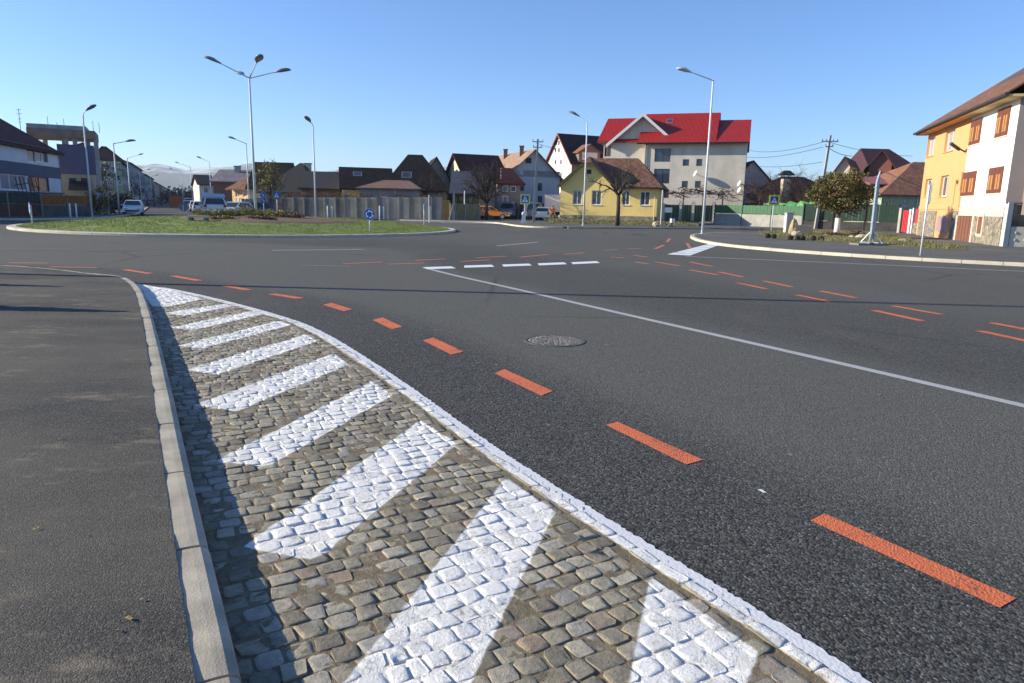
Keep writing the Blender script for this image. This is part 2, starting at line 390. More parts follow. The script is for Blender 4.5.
# ---- cobbled strip
EB = [(5.2, -5.2), (2.2, .4)] + [G(*p) for p in ((870, 683), (790, 630), (640, 540), (500, 452), (400, 379), (320, 329), (275, 314), (224.7, 300.7), (185, 291.5), (159.5, 287), (138, 283.6), (122, 281.4))]
EB = resample(smooth(EB, 2), .04)
region = EB + [p for p in KB if p[1] < 13.4 and p[0] > -8.2][::-1]
LINE_W = .075
# paint areas, as outlines on the ground
STR = [[(650, 578), (759, 656), (715, 760), (600, 830)],
       [(505.6, 480), (555.6, 514), (512, 599), (474, 680), (440, 760), (285, 760), (359, 667), (440, 564)],
       [(420, 422), (457, 446), (315, 563.5), (243, 549)],
       [(372, 383), (392.5, 397), (268, 468.5), (213, 464)],
       [(333.5, 354.7), (349, 365.5), (237, 413), (194, 407)],
       [(305.8, 335.3), (317.6, 342.2), (216.8, 376), (186, 371)],
       [(280, 321.4), (291, 326), (203, 349.3), (177, 347)],
       [(252.4, 311.6), (262.3, 315), (193, 331.2), (170, 328.5)],
       [(224.7, 304.6), (233.6, 306.8), (183, 317), (163, 314)],
       [(122, 282.5), (140, 285.5), (167, 290), (204, 299.7), (168.4, 307.6), (152, 307), (144, 296), (134, 287)]]
STRW = [[G(*p) for p in q] for q in STR]
def sdf_poly(P, poly):
    poly = np.array(poly); a = poly; b = np.roll(poly, -1, 0)
    d = np.full(len(P), 1e9); ins = np.zeros(len(P), bool)
    for (ax, ay), (bx, by) in zip(a, b):
        vx, vy = bx - ax, by - ay; t = np.clip(((P[:, 0] - ax) * vx + (P[:, 1] - ay) * vy) / (vx * vx + vy * vy), 0, 1)
        d = np.minimum(d, np.hypot(P[:, 0] - ax - t * vx, P[:, 1] - ay - t * vy))
        if ay != by:
            c = ((ay > P[:, 1]) != (by > P[:, 1])) & (P[:, 0] < (bx - ax) * (P[:, 1] - ay) / (by - ay) + ax); ins ^= c
    return np.where(ins, -d, d)
def dist_line(P, line):
    d = np.full(len(P), 1e9)
    for (ax, ay), (bx, by) in zip(line, line[1:]):
        vx, vy = bx - ax, by - ay; t = np.clip(((P[:, 0] - ax) * vx + (P[:, 1] - ay) * vy) / (vx * vx + vy * vy + 1e-12), 0, 1)
        d = np.minimum(d, np.hypot(P[:, 0] - ax - t * vx, P[:, 1] - ay - t * vy))
    return d
ECO = EB[::4]
def paint_attr(o):
    me = o.data; n = len(me.vertices); c = np.empty(n * 3); me.vertices.foreach_get('co', c); c = c.reshape(-1, 3)[:, :2]
    d = np.full(n, 1e9)
    for q in STRW: d = np.minimum(d, sdf_poly(c, q))
    d = np.minimum(d, dist_line(c, ECO) - .142)
    at = me.attributes.new('paint', 'FLOAT', 'POINT'); at.data.foreach_set('value', d.astype(np.float32))
def stones_at(line, off, row_w, lmin, lmax, mb, rnd):
    pass
stone_v = []; stone_f = []; stone_r = []; stone_e = []
def add_stone(c, tx, ty, lx, ly, dz):
    """one cobble: centre, unit row direction, size; rounded corners and a worn, uneven crown"""
    n0 = len(stone_v); hx, hy = lx / 2, ly / 2
    k = random.uniform(.06, .20) * min(lx, ly); sk = random.uniform(-.16, .16)
    out = [(-hx + k, -hy), (hx - k, -hy), (hx, -hy + k), (hx, hy - k), (hx - k, hy), (-hx + k, hy), (-hx, hy - k), (-hx, -hy + k)]
    out = [(x + sk * y * .5 + random.uniform(-.007, .007), y + random.uniform(-.006, .006)) for x, y in out]
    tilt = (random.uniform(-.045, .045), random.uniform(-.045, .045)); r = random.random()
    for sc, z, e in ((1.02, -.04, 0), (1.0, -.0052, .05), (.975, -.0012, .5), (.93, .0, .9), (.55, .0006, 1)):
        for x, y in out:
            X, Y = x * sc, y * sc
            zz = z + dz + X * tilt[0] + Y * tilt[1] + (random.uniform(-.0022, .0022) if sc < .98 else 0)
            stone_v.append((c[0] + X * tx[0] + Y * ty[0], c[1] + X * tx[1] + Y * ty[1], max(zz, -.045) + .014)); stone_r.append(r); stone_e.append(e)
    for a in range(4):
        for b in range(8): stone_f.append((n0 + a * 8 + b, n0 + a * 8 + (b + 1) % 8, n0 + (a + 1) * 8 + (b + 1) % 8, n0 + (a + 1) * 8 + b))
    stone_f.append(tuple(n0 + 32 + b for b in range(8)))
# border row lying along the edge line
B = resample(EB, .04); NB = normals(B); i = 2
def is_near(p): return -1.2 < p[1] < 14.2
while i < len(B) - 8:
    L = random.choice((4, 4, 5, 5, 6)); j = min(i + L, len(B) - 1)
    a, b = B[i], B[j]; n = NB[(i + j) // 2]; m = ((a[0] + b[0]) / 2 + n[0] * (LINE_W + .042), (a[1] + b[1]) / 2 + n[1] * (LINE_W + .042))
    ln = math.hypot(b[0] - a[0], b[1] - a[1]); d = ((b[0] - a[0]) / ln, (b[1] - a[1]) / ln)
    if is_near(m): add_stone(m, d, (-d[1], d[0]), ln - .012, .072, random.uniform(-.003, .004))
    i = j
# field rows square to the line
pitch = .104; R = resample(EB, pitch); NR = normals(R)
for q in range(4): NR = [NR[0]] + [tuple(np.mean([NR[i - 1], NR[i], NR[i + 1]], axis=0)) for i in range(1, len(NR) - 1)] + [NR[-1]]
for i in range(1, len(R) - 1):
    p, n = R[i], NR[i]; ln = math.hypot(*n); n = (n[0] / ln, n[1] / ln); t = (n[1], -n[0])
    s = LINE_W + .085 + random.uniform(0, .05)
    while s < 4.2:
        w = random.uniform(.088, .128) if random.random() < .88 else random.uniform(.06, .085); c = (p[0] + n[0] * (s + w / 2), p[1] + n[1] * (s + w / 2))
        # rows wander a little, so courses do not look ruled
        wob = .014 * math.sin(s * 2.1 + i * .35) + random.uniform(-.006, .006)
        c = (c[0] + t[0] * wob, c[1] + t[1] * wob)
        if not is_near(c): s += w; continue
        if not inside(c, region): break
        if random.random() > .004:
            add_stone(c, n, (-n[1], n[0]), w - random.uniform(.006, .014), pitch - random.uniform(.005, .013), random.gauss(0, .0018) - (.006 if random.random() < .05 else 0))
        s += w
me = bpy.data.meshes.new('cobble_paving'); me.from_pydata(stone_v, [], stone_f); me.polygons.foreach_set('use_smooth', [True] * len(stone_f))
for nm, arr in (('stone', stone_r), ('crown', stone_e)):
    at = me.attributes.new(nm, 'FLOAT', 'POINT'); at.data.foreach_set('value', np.array(arr, np.float32))
cob = bpy.data.objects.new('cobble_paving', me); COL.objects.link(cob); struct(cob); paint_attr(cob)
# sandy bed between the stones
bd = MB(); step = .035
xs = np.arange(-8.2, 4.2, step); ys = np.arange(-1.2, 13.9, step)
keep = {}
def bedz(x, y): return .0100 + .0028 * math.sin(x * 9.1 + math.sin(y * 5.3) * 2) * math.sin(y * 7.7 + x * 2.2) + random.uniform(-.003, .003)
RB = np.array(region)
XX, YY = np.meshgrid(xs, ys); PT = np.stack([XX.ravel(), YY.ravel()], 1)
ok = (sdf_poly(PT, RB[::3]) < .10).reshape(XX.shape) & ~((dist_line(PT, ECO) < LINE_W * .45).reshape(XX.shape))
outside_line = (sdf_poly(PT, RB[::3]) > 0).reshape(XX.shape) & (dist_line(PT, ECO) < .12).reshape(XX.shape)
ok &= ~outside_line
idx = -np.ones(XX.shape, int); vs = []; fs = []
for a in range(XX.shape[0]):
    for b in range(XX.shape[1]):
        if ok[a, b]: idx[a, b] = len(vs); vs.append((xs[b], ys[a], bedz(xs[b], ys[a])))
for a in range(XX.shape[0] - 1):
    for b in range(XX.shape[1] - 1):
        q = (idx[a, b], idx[a, b + 1], idx[a + 1, b + 1], idx[a + 1, b])
        if min(q) >= 0: fs.append(q)
bd.add(vs, fs); bed = struct(bd.build('paving_bed', WHITE, smooth=True)); paint_attr(bed)
def cobble_mat(name, bed_):
    m, nt, b, co = new(name)
    pa = nd(nt, 'ShaderNodeAttribute', attribute_name='paint').outputs['Fac']
    if not bed_:
        rn = nd(nt, 'ShaderNodeAttribute', attribute_name='stone').outputs['Fac']; cr = nd(nt, 'ShaderNodeAttribute', attribute_name='crown').outputs['Fac']
        c = ramp(nt, [(0, (.19, .17, .13)), (.3, (.29, .255, .19)), (.6, (.35, .315, .24)), (.8, (.43, .385, .30)), (.9, (.33, .31, .28)), (1, (.31, .24, .17))], rn).outputs[0]
        c = mixc(nt, .8, c, ramp(nt, [(.3, (.55, .54, .52)), (.7, (1.25, 1.23, 1.2))], noise(nt, co, 26, 8, .7)).outputs[0], 'MULTIPLY')
        sand = mixc(nt, noise(nt, co, 30, 4), (.22, .175, .11), (.31, .25, .165))
        k = math_(nt, 'ADD', math_(nt, 'MULTIPLY', noise(nt, co, 7, 6, .65), 1.5), math_(nt, 'MULTIPLY', cr, -.8))
        c = mixc(nt, ramp(nt, [(.42, (0, 0, 0)), (.62, (1, 1, 1))], k).outputs[0], c, sand)
    else:
        c = ramp(nt, [(.3, (.12, .092, .058)), (.5, (.20, .16, .10)), (.7, (.29, .23, .15))], noise(nt, co, 16, 9, .75)).outputs[0]
    edge = math_(nt, 'ADD', pa, math_(nt, 'MULTIPLY', math_(nt, 'SUBTRACT', noise(nt, co, 22, 5, .6), .5), .022))
    mask = ramp(nt, [(.495, (1, 1, 1)), (.505, (0, 0, 0))], math_(nt, 'ADD', edge, .5)).outputs[0]
    wear = noise(nt, co, 34, 8, .75); wear2 = noise(nt, co, 4.5, 4)
    wv = math_(nt, 'ADD', math_(nt, 'MULTIPLY', wear, .65), math_(nt, 'MULTIPLY', wear2, .35))
    keepp = ramp(nt, [(.35, (.10, .10, .10)), (.49, (1, 1, 1))] if not bed_ else [(.30, (.1, .1, .1)), (.44, (.95, .95, .95))], wv).outputs[0]
    mk = math_(nt, 'MULTIPLY', mask, keepp)
    pc = mixc(nt, noise(nt, co, 9, 5), (.72, .70, .655), (.86, .835, .785))
    nt.links.new(mixc(nt, mk, c, pc), b.inputs['Base Color'])
    b.inputs['Roughness'].default_value = .8; b.inputs['Specular IOR Level'].default_value = .3
    hgt = math_(nt, 'ADD', noise(nt, co, 55, 7, .7), math_(nt, 'MULTIPLY', noise(nt, co, 170, 3), .35))
    bump(nt, b, hgt, .9 if bed_ else .8, .016 if bed_ else .010)
    return m
cob.data.materials.append(cobble_mat('painted cobbles', False)); bed.data.materials[0] = cobble_mat('sand joints', True)
# smooth white line at the edge of the asphalt (ragged on the road side)
E2 = resample([p for p in EB if p[1] < 13.2], .02); NE = normals(E2)
el = MB(); vs = []
for p, n in zip(E2, NE):
    j = random.uniform(-.010, .006); 
    vs += [(p[0] + n[0] * j, p[1] + n[1] * j, .006), (p[0] + n[0] * LINE_W, p[1] + n[1] * LINE_W, .011)]
el.add(vs, [(2 * i, 2 * i + 2, 2 * i + 3, 2 * i + 1) for i in range(len(E2) - 1)])
P_EDGE = paint('white edge line paint', (.80, .785, .76), .22, (.10, .10, .10), .25, 60)
el.build('edge_line', P_EDGE, road)

# ---- road markings (children of the road)
def mark(name, px, m, z=.004, parent=None):
    mb = MB(); q = [G(x, y) for x, y in px]
    mb.add([(x, y, z) for x, y in q], [tuple(range(len(q)))]); return mb.build(name, m, parent or road)
def dash(p0, p1, w, m, name='orange_dash', skew=0.0):
    a, b = Vector((*G(*p0), 0)), Vector((*G(*p1), 0)); d = (b - a).normalized(); n = Vector((-d.y, d.x, 0)) * w / 2
    L = (b - a).length; k = max(2, int(L / .05)); L_ = []; R_ = []
    for i in range(k + 1):
        c = a.lerp(b, i / k); j = lambda: random.uniform(-.004, .004)
        e = 0
        L_.append(c + n + Vector((j(), j(), .004))); R_.append(c - n + Vector((j(), j(), .004)))
    mb = MB(); mb.add(L_ + R_[::-1], [tuple(range(2 * k + 2))][:0] + [(i, 2 * k + 1 - i, 2 * k - i, i + 1) for i in range(k)])
    return mb.build(name, m, road)
for q in ([(810.1, 521.1), (824.3, 514), (1016.5, 598.8), (999.6, 608.5)], [(605.6, 425.3), (617.6, 422.2), (703, 460.3), (686.4, 465)],
          [(494.5, 373.6), (504.5, 369.5), (553, 391.5), (541, 396)], [(422.5, 340.6), (433.5, 337.8), (463.5, 352), (451, 354.8)],
          [(372.5, 320.2), (382.5, 317.6), (402.5, 327), (391.5, 329.4)], [(323, 305), (331.5, 303), (352.5, 309.4), (343.5, 311.4)]):
    mark('orange_dash', [q[0], q[3], q[2], q[1]], P_ORANGE)
for p0, p1 in (((271.5, 294), (300, 298.5)), ((224, 285.7), (249, 290.2)), ((173, 276), (199, 280.7)), ((124.5, 269.6), (150, 273.7)), ((91, 273.6), (117, 278.2))):
    dash(p0, p1, .17, P_ORANGE)
for p0, p1 in (((50, 267), (98, 267.6)), ((8, 263), (48, 263.2))): dash(p0, p1, .17, P_ORANGE_OLD)
for p0, p1 in (((690, 270), (718, 275)), ((738, 283), (766.5, 289)), ((797, 295), (831, 302)), ((874, 310.5), (922, 321)), ((979, 331), (1050, 346)), ((655, 262), (680, 266)),
               ((1100, 356.5), (1180, 374.5)), ((1125, 349), (1205, 365)), ((1250, 390), (1350, 412)), ((1280, 380), (1380, 400)), ((719, 272), (742.5, 277)), ((764, 281), (791.5, 287)), ((820, 291), (856, 298)), ((893, 306), (941, 314.5)), ((992, 323), (1060, 336)), ((690, 262), (712, 266.5))):
    dash(p0, p1, .15, P_ORANGE)
for p0, p1 in (((343, 263.8), (382, 262)), ((389, 264.3), (424, 263)), ((415, 260.5), (445, 259)), ((461, 261.5), (490, 260)), ((476, 258), (506, 256.3)), ((520, 257.3), (548, 254.5)), ((565, 254.3), (585, 252.7)),
               ((603, 250.3), (618, 249.5)), ((611, 257), (625, 258.2)), ((634, 255.3), (647, 257.2)), ((627, 249), (642, 248.4)), ((655, 249), (664, 245)), ((667, 242), (670, 238.5)), ((635, 262), (648, 264)), ((672, 252), (684, 253.5)), ((690, 248), (687, 243))):
    dash(p0, p1, .15, P_ORANGE_OLD)
# white give-way dashes and lines
for q in ([(423, 267.3), (427, 269.3), (456, 268.4), (451, 266.4)], [(464.5, 265.6), (464, 267.8), (494.5, 266.9), (491.5, 264.8)],
          [(502, 264.6), (503.5, 266.7), (532, 265.6), (529, 263.7)], [(537.5, 263.4), (539, 265.5), (567, 264.3), (564, 262.4)], [(571, 262.3), (573, 264.3), (600, 263), (596.5, 261.2)]):
    mark('give_way_dash', q, P_WHITE)
def lane(pxs, w, m, name):
    P = resample(smooth([G(*p) for p in pxs], 2), .4); N = normals(P); mb = MB(); vs = []
    for p, n in zip(P, N): vs += [(p[0] + n[0] * w / 2, p[1] + n[1] * w / 2, .0035), (p[0] - n[0] * w / 2, p[1] - n[1] * w / 2, .0035)]
    mb.add(vs, [(2 * i, 2 * i + 1, 2 * i + 3, 2 * i + 2) for i in range(len(P) - 1)]); return mb.build(name, m, road)
lane([(424, 267.6), (452, 275), (520, 290), (610, 311), (700, 331.5), (860, 368), (1024, 406), (1140, 433), (1400, 493), (1900, 609)], .135, P_OLD, 'lane_line')
lane([(686, 256.5), (780, 260.5), (880, 264.8), (1024, 271.5), (1150, 277)], .14, P_OLD, 'lane_line')
for k in range(6):       # stop line of short dabs
    f0, f1 = k / 6, (k + .93) / 6; a0, b0 = (667, 254.4), (712, 243.2); c0, d0 = (690, 255.6), (722, 244)
    l = lambda p, q, f: (p[0] + (q[0] - p[0]) * f, p[1] + (q[1] - p[1]) * f)
    mark('stop_line', [l(a0, b0, f0), l(c0, d0, f0), l(c0, d0, f1), l(a0, b0, f1)], P_WHITE)
for p0, p1 in (((272, 250.4), (364, 249.4)), ((497, 246), (538, 242.2)), ((0, 249), (70, 248.6)), ((300, 265.3), (350, 266.3)), ((505, 229.6), (530, 230.2)), ((590, 231), (625, 232))):
    dash(p0, p1, .16, P_FAINT if p0[0] in (0, 300, 505, 590) else P_OLD, 'lane_dash')
dash((441, 222.6), (496, 223.6), .9, P_OLD, 'crossing_bar')
for p in ((762, 491.5), (572, 347.5), (476, 361), (418, 335), (396, 345), (716, 321), (861, 309), (872, 300), (930, 331), (820, 335), (963, 284), (803, 289), (551, 399), (640, 371), (478, 363), (496, 365), (556, 402), (598, 352), (741, 352), (690, 296), (790, 455), (548, 425), (905, 470), (660, 372), (607, 345), (980, 420), (880, 395), (700, 398), (436, 330)):     # surveyors' paint flecks
    a = G(*p); mb = MB(); k = random.uniform(.012, .03); t = random.uniform(0, 3)
    vs = [(a[0] + math.cos(t) * u * k * 1.6 - math.sin(t) * v * k * .6, a[1] + math.sin(t) * u * k * 1.6 + math.cos(t) * v * k * .6, .0038) for u, v in ((-1, -1), (.7, -1.1), (1, .8), (-.6, 1))]
    mb.add(vs, [(0, 1, 2, 3)]); mb.build('paint_fleck', P_FAINT if p[0] != 762 else P_WHITE, road)
# manhole cover
mc = Vector((*G(554.5, 340.8), 0)); rr = .345
mh = empty('manhole_cover', mc, 0, 'round iron manhole cover with raised studs set in the asphalt road', 'manhole cover')
IRON = mat('worn cast iron', (.245, .225, .195), .7, .35, 9, .6, 60, metal=.15); IRON_D = mat('dark iron rim', (.085, .08, .072), .7, .3, 9)
mb = MB(); n = 40
ringp = [(rr + .045, .002), (rr + .04, .008), (rr, .007), (rr - .012, .0025)]
for i in range(n):
    t = 2 * math.pi * i / n, 2 * math.pi * (i + 1) / n
    for (r0, z0), (r1, z1) in zip(ringp, ringp[1:]):
        mb.add([(r0 * math.cos(t[0]), r0 * math.sin(t[0]), z0), (r0 * math.cos(t[1]), r0 * math.sin(t[1]), z0), (r1 * math.cos(t[1]), r1 * math.sin(t[1]), z1), (r1 * math.cos(t[0]), r1 * math.sin(t[0]), z1)], [(0, 1, 2, 3)])
mb.build('rim', IRON_D, mh)
mb = MB(); mb.add([((rr - .012) * math.cos(2 * math.pi * i / n), (rr - .012) * math.sin(2 * math.pi * i / n), .0024) for i in range(n)], [tuple(range(n))])
for i in range(-9, 10):
    for j in range(-9, 10):
        x, y = i * .036 + (j % 2) * .018, j * .034
        if math.hypot(x, y) < rr - .035: mb.cbox((x, y, .006), .021, .021, .0075, random.choice((0, .78)))
mb.build('lid', IRON, mh)

# ---- roundabout island
IC = (-16.15, 43.9); IR = 12.5
circ = [(IC[0] + IR * math.cos(t), IC[1] + IR * math.sin(t)) for t in np.linspace(0, -2 * math.pi, 110)]
kerb_run('kerb', circ, .42, .12, KERB_PALE, 1.5, side=-1)
def mound(r): return .12 + .62 * max(0, 1 - (r / (IR - .4)) ** 2) ** 1.0
lw = MB(); rings = np.linspace(0, IR - .38, 16); n = 72; vs = [(IC[0], IC[1], mound(0))]
for r_ in rings[1:]:
    for j in range(n): vs.append((IC[0] + r_ * math.cos(2 * math.pi * j / n), IC[1] + r_ * math.sin(2 * math.pi * j / n), mound(r_) + random.uniform(-.015, .015)))
fs = [(0, 1 + j, 1 + (j + 1) % n) for j in range(n)]
for k in range(len(rings) - 2):
    for j in range(n):
        a = 1 + k * n + j; b = 1 + k * n + (j + 1) % n; fs.append((a, a + n, b + n, b))
lw.add(vs, fs); struct(lw.build('roundabout_lawn', LAWN, smooth=True))
def groundz(x, y):
    r_ = math.hypot(x - IC[0], y - IC[1])
    return mound(r_) if r_ < IR - .3 else .12
def blades(name, spots, h0, h1, w, m):
    mb = MB()
    for x, y, z in spots:
        for _ in range(3):
            t = random.uniform(0, 6.28); hh = random.uniform(h0, h1); dx, dy = w * math.cos(t), w * math.sin(t); lx, ly = random.uniform(-.5, .5) * hh, random.uniform(-.5, .5) * hh
            x2, y2 = x + random.uniform(-.06, .06), y + random.uniform(-.06, .06)
            mb.add([(x2 - dx, y2 - dy, z), (x2 + dx, y2 + dy, z), (x2 + lx, y2 + ly, z + hh)], [(0, 1, 2)])
    o = mb.build(name, m); return tag(o, kind='stuff')
sp = []
while len(sp) < 24000:
    t = random.uniform(0, 6.28); r_ = (IR - .45) * math.sqrt(random.random())
    x, y = IC[0] + r_ * math.cos(t), IC[1] + r_ * math.sin(t)
    if y > IC[1] + 5: continue
    if ((x + 14.2) / 5.3) ** 2 + ((y - 40.5) / 3.6) ** 2 < .8: continue
    if math.sin(x * .9 + 2 * math.sin(y * .5)) * math.sin(y * 1.3 + x * .4) > .82 and random.random() < .8: continue
    sp.append((x, y, mound(r_) - .01))
blades('grass', sp, .03, .075, .009, GRASS)
# planting bed on the island
bedm = MB(); vs = [(-14.2, 40.5, groundz(-14.2, 40.5) + .03)]; rn = 6
for k in range(1, rn + 1):
    for j in range(40):
        t = 2 * math.pi * j / 40; q = k / rn * (1 + .08 * math.sin(3 * t) + .05 * math.sin(7 * t)); x, y = -14.2 + 5.3 * q * math.cos(t), 40.5 + 3.4 * q * math.sin(t)
        vs.append((x, y, groundz(x, y) + (.04 + random.uniform(0, .05) if k < rn else -.05)))
fs = [(0, 1 + j, 1 + (j + 1) % 40) for j in range(40)] + [(1 + k * 40 + j, 1 + (k + 1) * 40 + j, 1 + (k + 1) * 40 + (j + 1) % 40, 1 + k * 40 + (j + 1) % 40) for k in range(rn - 1) for j in range(40)]
bedm.add(vs, fs); struct(bedm.build('planting_bed', EARTH))

# ---- right-hand pavement with its kerb
RK = [(16.5, 51.5), (13.6, 49.0), (12.2, 46.9)] + [G(x, y, .12) for x, y in ((690, 234.3), (690.5, 236.5), (697, 239.2), (715, 242.6), (740, 245.5), (770, 248), (800, 250.4), (850, 253.6), (900, 256.6), (960, 259.8), (1024, 263))] + [(26, 18.2), (40, 8.0), (60, -8)]
RK = resample(smooth(RK, 2), .3)
kerb_run('kerb', RK, .24, .12, KERB_PALE, 1.2, side=1)
rin = offset(RK, .235)
pv = MB(); pv.prism(rin + [(110, -8), (110, 83), (60, 83), (26, 83), (26, 62), (21.5, 57.5)], -.04, .121); struct(pv.build('pavement', FARWALK))
# ---- far pavement before the yellow house, the vans and the fences
FK = [G(x, y, .12) for x, y in ((400, 219.6), (440, 220.6), (470, 221.3), (494, 222.0), (505, 223.3), (515, 225.0), (530, 226.1), (555, 226.8), (600, 227.2), (660, 227.6), (720, 227.9), (756, 228.3))]
FKs = resample(smooth(FK, 2), .4)
kerb_run('kerb', [p for p in FKs if p[0] < 4.2], .22, .12, KERB_PALE, 1.2, side=1)
kerb_run('kerb', [p for p in FKs if p[0] >= 3.9], .22, .12, KERB_DARK, 1.2, side=1)
fin = offset(FKs, .21)
pv = MB(); pv.prism(fin + [(26, 62), (26, 110), (-25, 110), (-25, 80)], -.04, .118); struct(pv.build('pavement', FARWALK))
# ---- left far pavement
LK = [(-75, 33), (-46, 43.0), G(0, 218.6, .12), G(60, 218.4, .12), G(100, 217.2, .12), (-36, 66), (-42, 80), (-72, 140)]
LKs = resample(smooth(LK, 2), .5)
kerb_run('kerb', LKs, .25, .13, KERB_PALE, 1.2, side=1)
lin_ = offset(LKs, .24); pv = MB(); pv.prism(lin_ + [(-100, 150), (-110, 40)], -.04, .125); struct(pv.build('pavement', FARWALK))
# right side of the far street
SK = [(-26.5, 66), (-31, 80), (-44, 110), (-56, 138)]
SKs = resample(smooth(SK, 2), .5); kerb_run('kerb', SKs, .25, .12, KERB, 1.2, side=-1)
pv = MB(); pv.prism(offset(SKs, -.24) + [(-30, 150), (-12, 150), (-12, 76), (-10, 74.5), (-20, 64)], -.04, .115); struct(pv.build('pavement', FARWALK))
# ---- verge in front of the yellow house, rising to its wall
def plate(name, pts, m, sub=14):
    (a, b, c, d) = [Vector(p) for p in pts]; mb = MB(); vs = []
    for i in range(sub + 1):
        for j in range(sub + 1):
            p = a.lerp(b, j / sub).lerp(d.lerp(c, j / sub), i / sub); e = 0 if i in (0, sub) or j in (0, sub) else random.uniform(-.03, .05)
            vs.append((p.x, p.y, p.z + e))
    mb.add(vs, [(i * (sub + 1) + j, i * (sub + 1) + j + 1, (i + 1) * (sub + 1) + j + 1, (i + 1) * (sub + 1) + j) for i in range(sub) for j in range(sub)])
    return struct(mb.build(name, m, smooth=True))
YD = 74.0
vA, vB = XY(548, 65), XY(700, 66)
plate('verge', [(*vA, .13), (*vB, .13), (*XY(700, YD + 3), .44), (*XY(548, YD + 1), .44)], ROUGH, 24)
def vz(y): return .13 + .31 * min(1, max(0, (y - 65) / 9))
blades('grass', [(random.uniform(vA[0], vB[0]), (yy := random.uniform(65.5, 73.5)), vz(yy)) for _ in range(1500)], .05, .16, .03, DRYGRASS)
# ---- rough green on the right pavement
gp = [G(x, y, .13) for x, y in ((757, 233.2), (780, 231.5), (830, 231), (880, 233.5), (905, 239), (935, 244.5), (975, 249), (955, 250), (905, 247), (850, 243), (800, 240), (768, 237.3))]
gq = smooth(gp + [gp[0]], 2)[:-1]; cx = sum(p[0] for p in gq) / len(gq); cy = sum(p[1] for p in gq) / len(gq)
rg = MB(); vs = [(cx, cy, .24)]; N_ = len(gq); K = 7
for k in range(1, K + 1):
    for p in gq: vs.append((cx + (p[0] - cx) * k / K, cy + (p[1] - cy) * k / K, (.126 if k == K else .15 + .08 * (1 - k / K) + random.uniform(-.03, .06))))
fs = [(0, 1 + j, 1 + (j + 1) % N_) for j in range(N_)] + [(1 + k * N_ + j, 1 + (k + 1) * N_ + j, 1 + (k + 1) * N_ + (j + 1) % N_, 1 + k * N_ + (j + 1) % N_) for k in range(K - 1) for j in range(N_)]
rg.add(vs, [f[::-1] for f in fs]); struct(rg.build('rough_grass', ROUGH, smooth=True))
sp = []
bx = [min(p[0] for p in gq), max(p[0] for p in gq), min(p[1] for p in gq), max(p[1] for p in gq)]
while len(sp) < 3600:
    x, y = random.uniform(bx[0], bx[1]), random.uniform(bx[2], bx[3])
    if inside((x, y), gq) and math.sin(x * 1.1 + 1) * math.sin(y * .9) + random.random() > .1: sp.append((x, y, .16))
blades('grass', sp, .05, .20, .02, DRYGRASS)
# ================================================================== STREET FURNITURE
def lamp_post(px, py_base, d, py_top, arms, label, r0=.085, r1=.05, zb=None, head='dark', group='street lamps', short=False, zt=None):
    """arms: list of (dx, dy, rise) horizontal reach of each arm in metres and rise"""
    x, y = XY(px, d); zb = groundz(x, y) if zb is None else zb
    zt = zt or Z(px, py_top, d)
    t = empty('street_lamp', (x, y, zb), 0, label, 'street lamp', group)
    h = zt - zb
    m = MB(); m.tube([(0, 0, -.05), (0, 0, h * .5), (0, 0, h)], [r0, (r0 + r1) / 2, r1], 10); m.build('pole', GREYPOST, t, True)
    m = MB(); m.tube([(0, 0, -.02), (0, 0, .03)], r0 * 2.1, 10); m.tube([(0, 0, .03), (0, 0, .25)], r0 * 1.12, 10); m.build('base_plate', STEEL, t)
    for ax, ay, rise in arms:
        L = math.hypot(ax, ay); ux, uy = ax / L, ay / L
        m = MB()
        if short: m.tube([(0, 0, h - .05), (ux * .25 * L, uy * .25 * L, h + rise * .55), (ax, ay, h + rise)], [.04, .035, .03], 7)
        else: m.tube([(0, 0, h - .08), (ax, ay, h + rise)], [.04, .03], 7)
        arm = m.build('arm', GREYPOST, t)
        m = MB(); hl, hw = .78, .25; sl = min(.42, rise / L * .8)
        prof = [(-.08, .05, .05), (.1, .13, .09), (.32, hw, .17), (.6, hw * .95, .16), (.82, hw * .65, .09), (.9, .05, .03)]
        vs = []; n = 8
        for q, ww, hh in prof:
            for j in range(n):
                a = 2 * math.pi * j / n; o = ww * math.cos(a); zz = (hh if math.sin(a) > 0 else .05) * math.sin(a)
                vs.append((ax + ux * q - uy * o, ay + uy * q + ux * o, h + rise + q * sl + zz))
        fs = [(i * n + j, i * n + (j + 1) % n, (i + 1) * n + (j + 1) % n, (i + 1) * n + j) for i in range(len(prof) - 1) for j in range(n)] + [tuple(range(n - 1, -1, -1)), tuple(range((len(prof) - 1) * n, len(prof) * n))]
        m.add(vs, fs); hd = m.build('lamp_head', LIGHTLAMP if head == 'light' else DARKLAMP, t, True)
        m = MB(); m.add([(ax + ux * q - uy * o, ay + uy * q + ux * o, h + rise + q * sl - .056) for q, o in ((.2, -.1), (.62, -.08), (.62, .08), (.2, .1))], [(0, 1, 2, 3)]); m.build('lens', LENS, hd)
    return t
lamp_post(255.3, 219, 45.5, 77, [(-1.7, -.2, .75), (1.6, .2, .36), (1.05, -1.5, .62), (-1.0, 1.5, .40)], 'tall four armed street lamp standing in the shrubs of the roundabout lawn')
lamp_post(704, 235, 46.0, 79, [(-1.5, -.2, .36)], 'tall pale street lamp on the rounded kerb corner before the white red roofed block', zb=.12, head='light')
lamp_post(584, 226, 60.5, 121, [(-.7, .25, .42)], 'single arm street lamp on the pavement before the left half of the yellow house', zb=.12)
lamp_post(90.5, 218, 57, 116, [(.4, -.1, .42)], 'street lamp with short upturned arm on the pavement by the orange wooden fence', zb=.12, short=True)
lamp_post(315.5, 217, 66, 126, [(-.1, -.5, .3)], 'slim street lamp seen head on behind the roundabout lawn, before the concrete fence', zb=.12, short=True)
